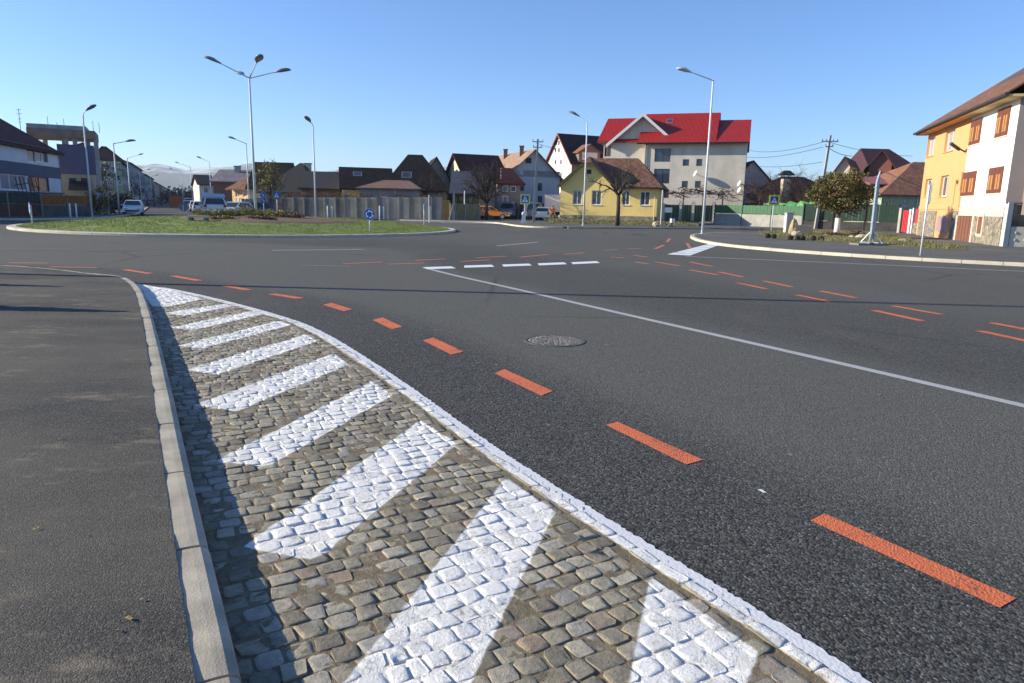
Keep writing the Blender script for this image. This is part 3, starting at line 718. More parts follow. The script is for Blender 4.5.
lamp_post(118, 214, 69, 143, [(1.0, .3, .18)], 'street lamp with arm to the right on the pavement behind the white parked car', zb=.12)
lamp_post(249, 211, 80, 143, [(-1.25, .2, .4)], 'street lamp rising just beside the four armed lamp, arm out over the parked cars', zb=.12)
lamp_post(211.5, 204, 118, 161.5, [(-1.4, .3, .5)], 'street lamp standing behind the white pickup, arm to the left', zb=.1, group='street lamps')
FS = 'lamps down the far street'
for px, d, top, arm, lb in ((183, 190, 172, -2.4, 'distant street lamp above the brown container'), (192.5, 158, 167, -2.6, 'distant street lamp rising over the row of far parked cars'),
                        (130.5, 124, 158, 1.8, 'distant street lamp behind the white car, before the green block'), (141.5, 165, 172, 1.6, 'distant lamp on left pavement of the far street before grey blocks'),
                        (152, 205, 177, 1.5, 'farthest lamp on left pavement of the far street, by the conifers')):
    lamp_post(px, 200, d, top, [(arm, .2, .6 * abs(arm) / 2)], lb, zb=.1, group=FS, r0=.1, r1=.07)
# lamp outside the left of the picture whose shadow crosses the road
lamp_post(512 - FP * .86, 290, 14.0, 0, [(1.6, -.5, .5)], 'street lamp on the near pavement casting the long shadow over the road', zb=.12, r0=.12, r1=.075, zt=9.6)
# --- concrete and steel poles
def utility_pole(px, d, py_top, label, zb, lean_px=0, bars=((.35, .9),), w=.26, arms=(), box_=False):
    x, y = XY(px, d); h = Z(px, py_top, d) - zb; lx = lean_px * d / FP
    t = empty('utility_pole', (x, y, zb), 0, label, 'utility pole', None)
    m = MB(); a, b = w / 2, w / 2 * .62
    m.hexa([(-a, -a, -.05), (a, -a, -.05), (a, a, -.05), (-a, a, -.05)], [(lx - b, -b, h), (lx + b, -b, h), (lx + b, b, h), (lx - b, b, h)]); m.build('pole', CONC, t)
    for k, (dz, hw) in enumerate(bars):
        m = MB(); f = (h - dz) / h; m.cbox((lx * f, -w * .42, h - dz), hw * 2, .09, .09); cb = m.build('crossarm', STEEL, t)
        for s in ((-1, -.45, .45, 1) if hw > .5 else (-1, 1)):
            m = MB(); m.tube([(lx * f + s * hw * .92, -w * .42, h - dz + .045), (lx * f + s * hw * .92, -w * .42, h - dz + .2)], [.04, .05], 6); m.build('insulator', DARKLAMP, cb)
    if box_:
        m = MB(); m.cbox((lx * .5 - .12, -.2, h * .5), .36, .26, .55); m.build('junction_box', DARKLAMP, t)
    return t
utility_pole(534, 68, 139, 'tall concrete utility pole beside the crosswalk sign and parked vans', .12, 2.2, ((.25, .5), (.75, .42)))
utility_pole(817, 66, 135, 'leaning concrete utility pole rising behind the round olive tree', .12, 5.5, ((.55, .75), (1.0, .35)), box_=True)
utility_pole(453.5, 72, 192, 'low dark pole with splayed feet at the corner beside the orange gate', .12, .5, ())
for s in (-1, 1):
    t = bpy.data.objects['utility_pole.002']; m = MB(); m.tube([(s * .42, -.12, 0), (s * .05, -.12, 1.5)], [.07, .06], 6); m.build('brace', DARKLAMP, t)
def thin_post(px, d, py_top, label, zb=.12, r=.04, m_=None, name='post', lean=0, cat='post', group=None):
    x, y = XY(px, d); h = Z(px, py_top, d) - zb
    m = MB((x, y, zb)); m.tube([(x, y, zb - .05), (x + lean, y, zb + h)], [r, r * .9], 8); m.ball((x + lean, y, zb + h), r * .9, r * .9, r * .5, 8, 4)
    o = m.build(name, m_ or GREYPOST, None, True); return tag(o, label, cat, group)
thin_post(464.5, 76, 191, 'plain pale steel post before the frosted roof shop, right of the orange gate', .12, .06)
thin_post(823.5, 66, 175, 'slim white pipe standing close beside the leaning concrete pole', .12, .05, GREYPOST)
thin_post(500.5, 84, 168, 'thin pale pole by the maroon roofed house behind the orange car', .12, .05, CONC)
WG = 'white marker posts before the concrete fence'
for px, d, top, lb in ((327.3, 63, 206, 'left of the two short white posts right of the slim lamp'), (331.8, 63, 206.5, 'right of the two short white posts right of the slim lamp'), (379.5, 62, 206, 'left of the two short white posts right of the roundabout sign'), (383.5, 62, 207, 'right of the two short white posts right of the roundabout sign'), (68.8, 52, 203.5, 'left of the two short white posts before the orange fence'), (75, 52, 203.5, 'right of the two short white posts before the orange fence')):
    thin_post(px, d, top, lb, .12, .055, WHITE, 'marker_post', group=WG)
# --- signs
BLUE = mat('sign blue', (.012, .075, .36), .35, .05, 4, spec=.5); SIGNW = mat('sign white', (.80, .80, .80), .4, .03, 4); LIMEG = mat('fluorescent yellow green sign border', (.62, .78, .10), .45, .05, 4)
BLK = mat('sign black', (.015, .015, .018), .5, .1, 4); SIGNBACK = mat('sign back grey', (.25, .27, .29), .5, .1, 4); DGREEN_EDGE = mat('dull green sign border', (.16, .26, .10), .5, .1, 4)
def face(mb, pts, y, th=.004): mb.add([(x, y, z) for x, z in pts], [tuple(range(len(pts)))])
def crosswalk_sign(px, d, ptop, pbot, base, label, zb=.12, rz=0, border=None, half_px=5.0):
    x, y = XY(px, d); t = empty('crosswalk_sign', (x, y, zb), rz, label, 'traffic sign', 'crosswalk signs')
    zt = Z(px, ptop, d) - zb; s = (zt - (Z(px, pbot, d) - zb)) / 2; zc = zt - s; s = min(s, half_px * d / FP)
    m = MB(); m.tube([(0, 0, -.05), (0, 0, zt - .04)], .038, 8); m.build('post', GREYPOST, t, True)
    m = MB(); m.box(-s, s, -.062, -.045, zc - s, zc + s); m.build('sign_plate', border or LIMEG, t)
    q = s * .74; m = MB(); m.box(-q, q, -.068, -.0625, zc - q, zc + q); m.build('sign_face', BLUE, t)
    m = MB(); face(m, [(-q * .85, zc - q * .72), (q * .85, zc - q * .72), (0, zc + q * .85)], -.071); tri = m.build('triangle', SIGNW, t)
    m = MB(); k = q * .34; y_ = -.0735; cz = zc - q * .18          # walking figure
    m.disc((k * .15, y_, cz + k * 1.15), (0, 1, 0), k * .28, .002, 10)
    for p in ([(-.25, .8), (.35, .8), (.25, -.1), (-.2, -.1)], [(-.2, -.1), (.1, -.1), (-.55, -1.35), (-.85, -1.35)], [(0, -.1), (.25, -.1), (.8, -1.35), (.5, -1.35)], [(-.25, .8), (-.1, .55), (-.7, .1), (-.8, .25)], [(.3, .8), (.3, .5), (.85, .1), (.95, .25)]):
        face(m, [(a * k, cz + b * k) for a, b in p][::-1], y_)
    m.build('pedestrian_symbol', BLK, t); return t
crosswalk_sign(773, 50, 194.3, 206.3, 231, 'crosswalk sign with yellow green border before the green fence on its concrete base', .12, 0)
crosswalk_sign(525, 66, 194.3, 204.3, 222, 'crosswalk sign with yellow green border in front of the parked vans', .12, 0)
crosswalk_sign(277, 62, 191, 199.5, 215, 'crosswalk sign with dull border by the yellow autumn tree', .12, 0, DGREEN_EDGE)
def round_sign(px, d, zc_py, r_px, label, zb, rz=0, arrows=True, back=None, extra=None, cat='traffic sign', single=True, pr=.035):
    x, y = XY(px, d); t = empty('round_sign', (x, y, zb), rz, label, cat, None); r = r_px * d / FP
    cs = [Z(px, q, d) - zb for q in ([zc_py] if single else zc_py)]
    top = max(cs) + r * .6
    m = MB(); m.tube([(0, 0, -.05), (0, 0, top)], pr, 8); m.build('post', GREYPOST, t, True)
    for zc in cs:
        m = MB(); m.disc((0, -.05, zc), (0, 1, 0), r, .02, 28); pl = m.build('sign_disc', back or BLUE, t)
        if back is None:
            m = MB()
            for i in range(28):
                a0, a1 = 2 * math.pi * i / 28, 2 * math.pi * (i + 1) / 28
                m.add([(R_ * math.cos(a), -.062, zc + R_ * math.sin(a)) for R_, a in ((r * .93, a0), (r * .99, a0), (r * .99, a1), (r * .93, a1))], [(0, 1, 2, 3)])
            m.build('rim', SIGNW, pl)
        if arrows == 'round':
            m = MB()
            for k in range(3):
                b0 = math.radians(90 + 120 * k - 70)
                for i in range(8):
                    a0, a1 = b0 + math.radians(75) * i / 8, b0 + math.radians(75) * (i + 1) / 8
                    m.add([(R_ * math.cos(a), -.063, zc + R_ * math.sin(a)) for R_, a in ((r * .44, a0), (r * .68, a0), (r * .68, a1), (r * .44, a1))], [(0, 1, 2, 3)])
                a = b0 + math.radians(75); tip = a + math.radians(32)
                m.add([(R_ * math.cos(q), -.063, zc + R_ * math.sin(q)) for R_, q in ((r * .26, a), (r * .86, a), (r * .56, tip))], [(0, 1, 2)])
            m.build('arrow', SIGNW, pl)
        elif arrows == 'down':
            m = MB(); c_, s_ = math.cos(-.785), math.sin(-.785)
            for p in ([(-.6, -.13), (.15, -.13), (.15, .13), (-.6, .13)], [(.1, -.38), (.65, 0), (.1, .38)]):
                m.add([((a * c_ - b * s_) * r, -.063, zc + (a * s_ + b * c_) * r) for a, b in p], [tuple(range(len(p)))])
            m.build('arrow', SIGNW, pl)
    return t
def gz(px, d): return groundz(*XY(px, d))
round_sign(369.5, 36.8, 214.3, 5.8, 'round blue roundabout sign with three white arrows on the right of the lawn', gz(369.5, 36.8), 0, 'round')
round_sign(29.5, 38.2, 208.5, 6.0, 'round blue sign turned edge on, standing on the left tip of the lawn', gz(29.5, 38.2), math.radians(-50), 'round')
round_sign(182.5, 54.5, 207.2, 4.2, 'dark back of a round sign on a white post beyond the lawn', gz(182.5, 54.5), math.pi, False, DARKLAMP)
round_sign(263.5, 64, (195, 200.2), 2.9, 'two round blue signs stacked on one post beside the autumn tree', .12, 0, 'down', single=False)
round_sign(424, 52, 207, 4.2, 'white post with sign seen edge on at the right end of the lawn', .12, math.radians(86), False, SIGNBACK)
round_sign(925.8, 26.6, (188, 199), 5.2, 'steel post with two round signs seen edge on, before the peach house', .13, math.radians(72), False, SIGNBACK, single=False)
# plate seen edge-on left of the crossing and the little white unit at the foot of the sign
x, y = XY(429.3, 63); t = empty('sign_post', (x, y, .12), math.radians(80), 'pale post with a dark rectangular sign seen edge on before the concrete fence', 'traffic sign')
m = MB(); m.tube([(0, 0, -.05), (0, 0, Z(429, 195, 63) - .12)], .06, 8); m.build('post', GREYPOST, t)
m = MB(); zz = Z(429, 201, 63) - .12; m.box(-.32, .32, -.09, -.065, zz - .45, zz + .45); m.build('sign_plate', DARKLAMP, t)
x, y = XY(524, 65.2); m = MB((x, y, .12)); m.hexa([(x - .22, y - .2, .12), (x + .22, y - .2, .12), (x + .22, y + .2, .12), (x - .22, y + .2, .12)], [(x - .14, y - .14, .95), (x + .14, y - .14, .95), (x + .14, y + .14, .95), (x - .14, y + .14, .95)])
m.ball((x, y, .97), .2, .17, .2, 10, 6); tag(m.build('bollard', WHITE), 'short white plastic bollard at the foot of the crosswalk sign before the vans', 'bollard')
# info board post at right corner of the yellow house
x, y = XY(661.5, 66); t = empty('notice_board', (x, y, .2), 0, 'small white notice board before the dark green gate, beside a grey post', 'notice board')
m = MB(); m.tube([(0, 0, -.05), (0, 0, Z(661.5, 190, 66) - .2)], .05, 8); m.build('post', GREYPOST, t)
m = MB(); cx = XY(668.5, 66)[0] - x; zc = Z(668.5, 210, 66) - .2; m.box(cx - .34, cx + .34, -.03, 0, zc - .23, zc + .23); bo = m.build('board', SIGNW, t)
m = MB(); m.tube([(cx - .3, .03, -.05), (cx - .3, .03, zc)], .02, 6); m.tube([(cx + .3, .03, -.05), (cx + .3, .03, zc)], .02, 6); m.build('support', DARKLAMP, bo)
x, y = XY(672, 62.5); t = empty('floodlight', (x, y, .14), 0, 'small white floodlight on a dark base on the verge by the green gate', 'floodlight')
m = MB(); m.box(-.28, .28, -.18, .18, -.03, .1); m.box(-.08, .08, -.06, .06, .1, .36); m.build('base', DARKLAMP, t)
m = MB(); m.cbox((.1, 0, .52), .34, .26, .36, .3); m.build('housing', WHITE, t)
# cabinet, stone blocks, dug-out rubble
x, y = XY(789.5, 49); t = empty('utility_cabinet', (x, y, .12), .1, 'pale grey utility cabinet standing before the green fence on its concrete base', 'cabinet')
hh = Z(789, 213.5, 49) - .12; m = MB(); m.box(-.24, .24, -.17, .17, .1, hh); m.build('housing', mat('pale grey cabinet', (.50, .52, .52), .5, .06, 3), t)
m = MB(); m.box(-.21, .21, -.182, -.171, .16, hh - .08); dr = m.build('door', mat('cabinet door', (.46, .48, .48), .5, .06, 3), t); m = MB(); m.box(.13, .16, -.2, -.183, hh * .5, hh * .5 + .1); m.build('handle', DARKLAMP, dr)
m = MB(); m.box(-.27, .27, -.2, .2, -.04, .1); m.build('plinth', CONC, t); m = MB(); m.hexa([(-.27, -.2, hh), (.27, -.2, hh), (.27, .2, hh), (-.27, .2, hh)], [(-.24, -.17, hh + .07), (.24, -.17, hh + .07), (.24, .17, hh + .05), (-.24, .17, hh + .05)]); m.build('roof', CONC, t)
def rock(name, px, d, sx, sy, sz, label, m_, z=.16, rz=0, group=None, cat='stone block', rough_=.12):
    x, y = XY(px, d); mb = MB((x, y, z)); k = 4; vs = []; 
    o = mb; o.ball((x, y, z + sz * .42), sx, sy, sz * .62, 9, 6)
    mb.v = [(a + (random.uniform(-1, 1) * rough_ * sx), b + random.uniform(-1, 1) * rough_ * sy, max(z - .05, c + random.uniform(-1, 1) * rough_ * sz)) for a, b, c in mb.v]
    return tag(mb.build(name, m_), label, cat, group)
BLOCKM = mat('yellowish broken stone', (.40, .30, .18), .9, .3, 5, .6, 30); PALEST = mat('pale broken stone', (.42, .37, .28), .9, .2, 5, .6, 30)
rock('stone_block', 795, 44.5, .27, .25, .95, 'upright yellowish lump of stone on the rough grass before the cabinet', BLOCKM)
rock('stone_block', 798.5, 43.0, .30, .25, .34, 'low pale block lying before the upright yellowish stone on the grass', PALEST)
x, y = XY(803, 47); m = MB((x, y, .12)); m.cbox((x, y, .45), 1.35, .5, .68, .05); tag(m.build('concrete_block', PALEST), 'grey concrete block behind the yellowish stone, right of the cabinet', 'concrete block')
for px, d, s, lb in ((906, 38.5, .18, 'grey clod of rubble on the grass near the steel mast'), (866, 41, .3, 'pile of pale rubble under dry weeds on the right end of the rough grass'), (857, 41.5, .24, 'small heap of pale rubble left of the steel mast'), (828, 45, .14, 'small pale stone at the foot of the round olive tree')):
    rock('rubble', px, d, s * 1.5, s, s * .9, lb, PALEST, .15, cat='rubble')
for px, d in ((770, 41), (776, 40.5), (793, 39), (800, 38.6), (805, 38.8), (816, 38.4), (824, 38.5)):
    rock('clod', px, d, .17, .13, .24, 'dark clod of dug earth on the rough grass by the road kerb', mat('dark wet earth', (.035, .028, .02), .95, .3, 5), .13, group='dark clods on the rough grass', cat='clod')
x, y = XY(657, 62); m = MB((x, y, .16)); m.ball((x, y, .3), .3, .25, .26, 9, 6); m.v = [(a + random.uniform(-.06, .06), b, c + random.uniform(-.05, .05)) for a, b, c in m.v]
tag(m.build('stone_block', mat('cream stone', (.5, .42, .27), .9, .2, 5)), 'cream boulder on the verge at right corner of the yellow house', 'stone block')
# steel mast: tapered lattice-free column on a cross foot
x, y = XY(874.5, 34.5); t = empty('steel_mast', (x, y, .17), .1, 'tapering galvanised mast on a splayed foot standing in the rough grass', 'mast')
hh = Z(880, 171, 34.5) - .17; lx = -.02
m = MB(); a, b, c2 = .078, .062, .05
m.hexa([(-a, -a, .25), (a, -a, .25), (a, a, .25), (-a, a, .25)], [(lx - b, -b, hh * .86), (lx + b, -b, hh * .86), (lx + b, b, hh * .86), (lx - b, b, hh * .86)])
m.hexa([(lx - b, -b, hh * .86), (lx + b, -b, hh * .86), (lx + b, b, hh * .86), (lx - b, b, hh * .86)], [(lx + .02, -.05, hh * .965), (lx + b * .9, -.05, hh), (lx + b * .9, .05, hh), (lx + .02, .05, hh * .965)])
m.build('column', STEEL, t)
for z in (.3, .55, .78):
    m = MB(); m.cbox((lx * z, 0, hh * z), .21, .21, .04, 0); m.build('flange', STEEL, t)
for k in range(4):
    q = math.pi / 4 + k * math.pi / 2; m = MB(); m.tube([(.48 * math.cos(q), .48 * math.sin(q), .04), (.1 * math.cos(q), .1 * math.sin(q), .55)], .035, 6); m.tube([(0, 0, .07), (.52 * math.cos(q), .52 * math.sin(q), .06)], .045, 6); m.build('foot', STEEL, t)
m = MB(); m.box(-.85, .8, -.35, .45, -.1, .03); m.build('base_slab', CONC_DARK, t)
# bench slab on the roundabout bed
x, y = XY(197.5, 37.5); zb = groundz(x, y); t = empty('stone_slab', (x, y, zb), 0, 'low pale concrete slab lying in the bare bed of the roundabout', 'slab')
m = MB(); m.box(-.55, .55, -.2, .2, .16, .26); m.build('top', KERB_PALE, t)
for s in (-.4, .4): m = MB(); m.box(s - .08, s + .08, -.15, .15, -.05, .16); m.build('foot', CONC_DARK, t)

# ================================================================== VEHICLES
def carpaint(name, col, metal=.0): 
    return mat('car paint ' + name, col, .3, .04, 2, spec=.5, coat=.6, metal=metal)
LIGHTR = mat('red tail lamp', (.35, .01, .01), .25, .1, 5); LIGHTW = mat('clear headlamp', (.6, .62, .65), .15, .1, 5); PLATE = mat('number plate', (.7, .7, .68), .5, .05, 5); RIM = mat('alloy rim', (.45, .46, .48), .35, .1, 5, metal=.6)
PROFILE = {   # side outline: (x, z) lower body top line and cabin, nose at +x
    'hatch': dict(L=4.0, W=1.72, body=[(-2.0, .35), (-2.0, .75), (-1.93, .95), (-1.2, .98), (.75, .95), (1.55, .82), (1.95, .68), (2.0, .35)], cab=[(-1.88, .95), (-1.55, 1.42), (-1.1, 1.5), (.0, 1.47), (.85, .94)]),
    'estate': dict(L=4.5, W=1.75, body=[(-2.25, .35), (-2.25, .8), (-2.2, .97), (-1.2, .98), (.85, .95), (1.7, .84), (2.2, .66), (2.25, .35)], cab=[(-2.15, .96), (-1.9, 1.4), (-1.4, 1.5), (.1, 1.47), (1.0, .94)]),
    'van': dict(L=4.9, W=1.95, body=[(-2.45, .4), (-2.45, 1.05), (-2.4, 1.15), (1.2, 1.15), (1.9, 1.05), (2.4, .85), (2.45, .4)], cab=[(-2.42, 1.14), (-2.3, 1.88), (-2.0, 1.98), (.7, 1.95), (1.6, 1.12)]),
    'pickup': dict(L=5.0, W=1.85, body=[(-2.5, .5), (-2.5, 1.1), (-2.46, 1.18), (1.0, 1.15), (2.0, 1.05), (2.45, .9), (2.5, .5)], cab=[(-2.46, 1.17), (-2.3, 1.82), (-1.9, 1.9), (.1, 1.86), (.9, 1.14)]),
}
def vehicle(name, kind, px, d, rz, paintm, label, zb=0.0, cat='car', group='parked vehicles'):
    x, y = XY(px, d); t = empty(name, (x, y, zb), rz, label, cat, group); P = PROFILE[kind]; W = P['W'] / 2; wr = .32 if kind in ('hatch', 'estate') else .36
    def loft(outline, inset_top, m, zt, zb_):
        vs = []; n = len(outline)
        def ins(z): return inset_top * (z - zb_) / max(.01, zt - zb_)
        for s in (-1, 1):
            for a, z in outline: vs.append((a, s * (W - ins(z)), z))
        m.add(vs, [tuple(range(n))[::-1] if False else tuple(range(n)), tuple(range(2 * n - 1, n - 1, -1))] + [(i, n + i, n + (i + 1) % n, (i + 1) % n) for i in range(n)])
    m = MB(); loft(P['body'], .06, m, 1.1, .35); bo = m.build('body', paintm, t)
    m = MB(); loft(P['cab'], .22, m, P['cab'][2][1], P['cab'][0][1]); cb = m.build('cabin', paintm, t)
    bv = bo.modifiers.new('bevel', 'BEVEL'); bv.width = .05; bv.segments = 2; bv = cb.modifiers.new('bevel', 'BEVEL'); bv.width = .05; bv.segments = 2
    c = P['cab']; z0, z1 = c[0][1], c[2][1]
    def cw(z): return W - .22 * (z - z0) / (z1 - z0)
    # side windows, split by the pillars
    xr0, xr1, xf1, xf0 = c[1][0] - .1, c[2][0] + .02, c[3][0], c[4][0] - .12
    cuts = [0, .36, .70, 1] if kind != 'hatch' else [0, .3, .64, 1]
    zl, zh = z0 + .06, z1 - .12
    for s in (-1, 1):
        for a, b in zip(cuts, cuts[1:]):
            m = MB(); lo0 = c[0][0] + .3; lo1 = c[4][0] - .2; hi0 = c[2][0] - .1; hi1 = c[3][0] + .05
            q = [(lo0 + (lo1 - lo0) * (a + .015), zl), (lo0 + (lo1 - lo0) * (b - .015), zl), (hi0 + (hi1 - hi0) * (b - .015), zh), (hi0 + (hi1 - hi0) * (a + .015), zh)]
            m.add([(u, s * (cw(v) + .006), v) for u, v in q] + [(u, s * (cw(v) - .02), v) for u, v in q], [(0, 1, 2, 3), (7, 6, 5, 4)]); m.build('side_window', CARGLASS, cb)
    for nm, (p, q) in (('windscreen', (c[3], c[4])), ('rear_window', (c[1] if kind != 'van' else c[1], c[0]))):
        m = MB(); dx, dz = q[0] - p[0], q[1] - p[1]; L = math.hypot(dx, dz); nx, nz = (-dz / L, dx / L); 
        if (nx < 0) != (nm == 'rear_window'): nx, nz = -nx, -nz
        vs = []
        for f in (.1, .88):
            a, z = p[0] + dx * f + nx * .008, p[1] + dz * f + nz * .008; wv = cw(z) - .1
            vs += [(a, -wv, z), (a, wv, z)]
        m.add(vs, [(0, 1, 3, 2)]); m.build(nm, CARGLASS, cb)
    for fx in (-P['L'] / 2 + .85, P['L'] / 2 - .85):
        for s in (-1, 1):
            m = MB(); m.disc((fx, s * (W - .09), wr), (0, 1, 0), wr, .2, 18); wl = m.build('wheel', BLACK, t)
            m = MB(); m.disc((fx, s * (W + .012), wr), (0, 1, 0), wr * .62, .012, 14); m.build('rim', RIM, wl)
    e = P['L'] / 2; hz = P['body'][1][1]
    for s in (-1, 1):
        m = MB(); m.cbox((e - .12, s * (W - .3), hz * .88), .22, .34, .15); m.build('headlight', LIGHTW, t)
        m = MB(); m.cbox((-e + .03, s * (W - .17), hz + .02), .1, .2, .22); m.build('tail_light', LIGHTR, t)
        m = MB(); m.cbox((c[4][0] - .2, s * (W + .06), z0 + .08), .1, .16, .12); m.build('mirror', paintm, t)
    for s in (-1, 1):
        m = MB(); m.cbox((s * (e + .003), 0, .55), .02, .5, .11); m.build('number_plate', PLATE, t)
    m = MB(); m.cbox((e - .005, 0, .48), .05, P['W'] * .7, .14); m.build('grille', BLK, t)
    return t
WHP = carpaint('white', (.72, .73, .74)); SILV = carpaint('silver', (.58, .60, .60), .2); ORG = carpaint('orange', (.75, .27, .02)); BLUG = carpaint('blue grey', (.14, .18, .26), .2); DRKB = carpaint('dark', (.035, .045, .06)); RED = carpaint('dark red', (.25, .02, .02))
D2R = math.radians
vehicle('parked_car', 'hatch', 132.5, 70, D2R(-65), WHP, 'white car facing the camera, parked alone at the left of the far street')
pk = vehicle('parked_pickup', 'pickup', 212, 62, D2R(118), WHP, 'white pickup truck with a high canopy, parked at the mouth of the far street', .04, 'pickup')
m = MB(); m.hexa([(-2.4, -.86, 1.84), (-.4, -.86, 1.84), (-.4, .86, 1.84), (-2.4, .86, 1.84)], [(-2.2, -.78, 2.14), (-.55, -.78, 2.14), (-.55, .78, 2.14), (-2.2, .78, 2.14)]); m.build('canopy', carpaint('pale blue grey', (.40, .46, .55)), pk)
vehicle('parked_car', 'hatch', 234, 66, D2R(-105), SILV, 'silver hatchback facing the camera behind the shrubs, right of the white pickup', .04)
vehicle('parked_car', 'estate', 249, 68, D2R(-150), DRKB, 'dark estate car with pale nose behind the shrubs, beside the silver hatchback', .04)
vehicle('parked_car', 'hatch', 225, 74, D2R(115), DRKB, 'dark car half hidden behind the silver hatchback and the white pickup', .04)
vehicle('parked_car', 'hatch', 199.5, 86, D2R(116), WHP, 'white car right behind the pickup in the row down the far street')
vehicle('parked_car', 'hatch', 195.5, 100, D2R(116), WHP, 'second white car behind the pickup in the row down the far street')
vehicle('parked_car', 'hatch', 189, 108, D2R(-66), DRKB, 'dark car facing the camera, left of the white cars in the far street')
vehicle('parked_van', 'van', 188.5, 150, D2R(-66), WHP, 'white van farthest down the far street, beyond the dark car', cat='van')
for px, d, p_, lb in ((151, 178, RED, 'small dark red car under the conifers down the far street'), (143, 168, DRKB, 'dark car left of the dark red one under the conifers down the far street')): vehicle('parked_car', 'hatch', px, d, D2R(-66), p_, lb)
vehicle('parked_car', 'estate', 492, 82, D2R(-10), ORG, 'orange estate car parked side on before the dark hedge', .12)
vehicle('parked_van', 'van', 511, 85, D2R(80), BLUG, 'blue grey van left of the crosswalk sign, seen from behind', .12, 'van')
vehicle('parked_van', 'van', 530.5, 83, D2R(100), BLUG, 'blue grey van between the crosswalk sign and the utility pole, seen from behind', .12, 'van')
vehicle('parked_car', 'estate', 545.5, 80, D2R(78), WHP, 'white car seen from behind, right of the utility pole', .12)
# person beside the white car: hi-vis orange jacket
def person(px, d, zb, label, top, legs, hgt=1.72, rz=0, stride=.16):
    x, y = XY(px, d); t = empty('person', (x, y, zb), rz, label, 'person', None)
    J = {'pel': (0, 0, .93), 'ch': (0, 0, 1.25), 'nk': (0, 0, 1.45), 'hd': (0, -.02, 1.58), 'ht': (0, -.01, 1.70)}
    pts = list(J.values()); ed = [(0, 1), (1, 2), (2, 3), (3, 4)]; rad = [.155, .165, .065, .105, .085]
    for s in (-1, 1):
        b = len(pts); pts += [(s * .1, 0, .86), (s * .11, -s * stride * .5, .48), (s * .11, -s * stride + .03, .08), (s * .12, -s * stride - .14, .04)]; rad += [.1, .07, .05, .045]; ed += [(0, b), (b, b + 1), (b + 1, b + 2), (b + 2, b + 3)]
        b = len(pts); pts += [(s * .2, 0, 1.38), (s * .26, s * .05, 1.12), (s * .24, s * .1 - .08, .88), (s * .235, s * .1 - .12, .8)]; rad += [.07, .052, .042, .035]; ed += [(1, b), (b, b + 1), (b + 1, b + 2), (b + 2, b + 3)]
    me = bpy.data.meshes.new('body'); me.from_pydata(pts, ed, []); o = bpy.data.objects.new('body', me); COL.objects.link(o); o.parent = t
    k = hgt / 1.78; o.scale = (k, k, k)
    sk = o.modifiers.new('skin', 'SKIN'); 
    for v, r in zip(me.skin_vertices[0].data, rad): v.radius = (r, r)
    me.skin_vertices[0].data[0].use_root = True
    o.modifiers.new('sub', 'SUBSURF').levels = 1; o.modifiers['sub'].render_levels = 2
    # clothing by height in one body
    mm, nt, b, co = new('clothed body'); sx = nd(nt, 'ShaderNodeSeparateXYZ'); nt.links.new(co, sx.inputs[0])
    r = ramp(nt, [(0, (.02, .02, .02)), (.045, legs), (.485, top), (.80, (.42, .26, .19)), (.885, (.05, .035, .025))], math_(nt, 'DIVIDE', sx.outputs[2], 1.8)); r.color_ramp.interpolation = 'CONSTANT'
    nt.links.new(r.outputs[0], b.inputs['Base Color']); b.inputs['Roughness'].default_value = .8; me.materials.append(mm)
    m = MB(); m.ball((0, .012, 1.625), .098, .105, .10, 10, 7); h = m.build('hair', mat('dark hair', (.03, .022, .018), .8, .2, 9), t, True); h.scale = (k, k, k)
    return t
person(553, 75, .12, 'person in an orange jacket standing beside the white car', (.75, .22, .06), (.06, .06, .07))
person(111.5, 68, .12, 'person in dark clothes walking along the left pavement by the lamp', (.03, .035, .05), (.03, .04, .08), rz=1.0)
# white box lorry half hidden behind the yellow house
x, y = XY(556, 88); t = empty('box_lorry', (x, y, .12), D2R(80), 'white box lorry mostly hidden behind left corner of the yellow house', 'lorry')
m = MB(); m.box(-2.6, 1.2, -1.1, 1.1, .95, 2.95); m.build('cargo_box', WHITE, t)
m = MB(); m.hexa([(1.3, -1, .5), (3.1, -1, .5), (3.1, 1, .5), (1.3, 1, .5)], [(1.3, -.9, 2.3), (2.5, -.9, 2.3), (2.5, .9, 2.3), (1.3, .9, 2.3)]); m.build('cab', WHITE, t)
m = MB(); m.box(-2.6, 1.3, -.5, .5, .55, .95); m.build('chassis', BLACK, t)
for fx in (-1.6, 2.2):
    for s in (-1, 1): m = MB(); m.disc((fx, s * .9, .45), (0, 1, 0), .45, .25, 16); m.build('wheel', BLACK, t)
# brown container in the far street
x, y = XY(176, 130); t = empty('container', (x, y, 0), D2R(25), 'rusty brown container standing in the far street, left of the parked cars', 'container')
m = MB(); m.box(-1.15, 1.15, -1.4, 1.4, .2, 2.2); m.build('shell', mat('rusty container steel', (.22, .075, .04), .8, .25, 2), t)
for q in (-.9, -.45, 0, .45, .9): m = MB(); m.box(q - .05, q + .05, -1.45, -1.403, .2, 2.2); m.build('rib', mat('rusty container rib', (.18, .06, .035), .8, .25, 2), t)
m = MB(); m.box(-1.2, 1.2, -1.5, 1.5, 2.2, 2.3); m.build('lid', mat('rusty container rib', (.18, .06, .035)), t)

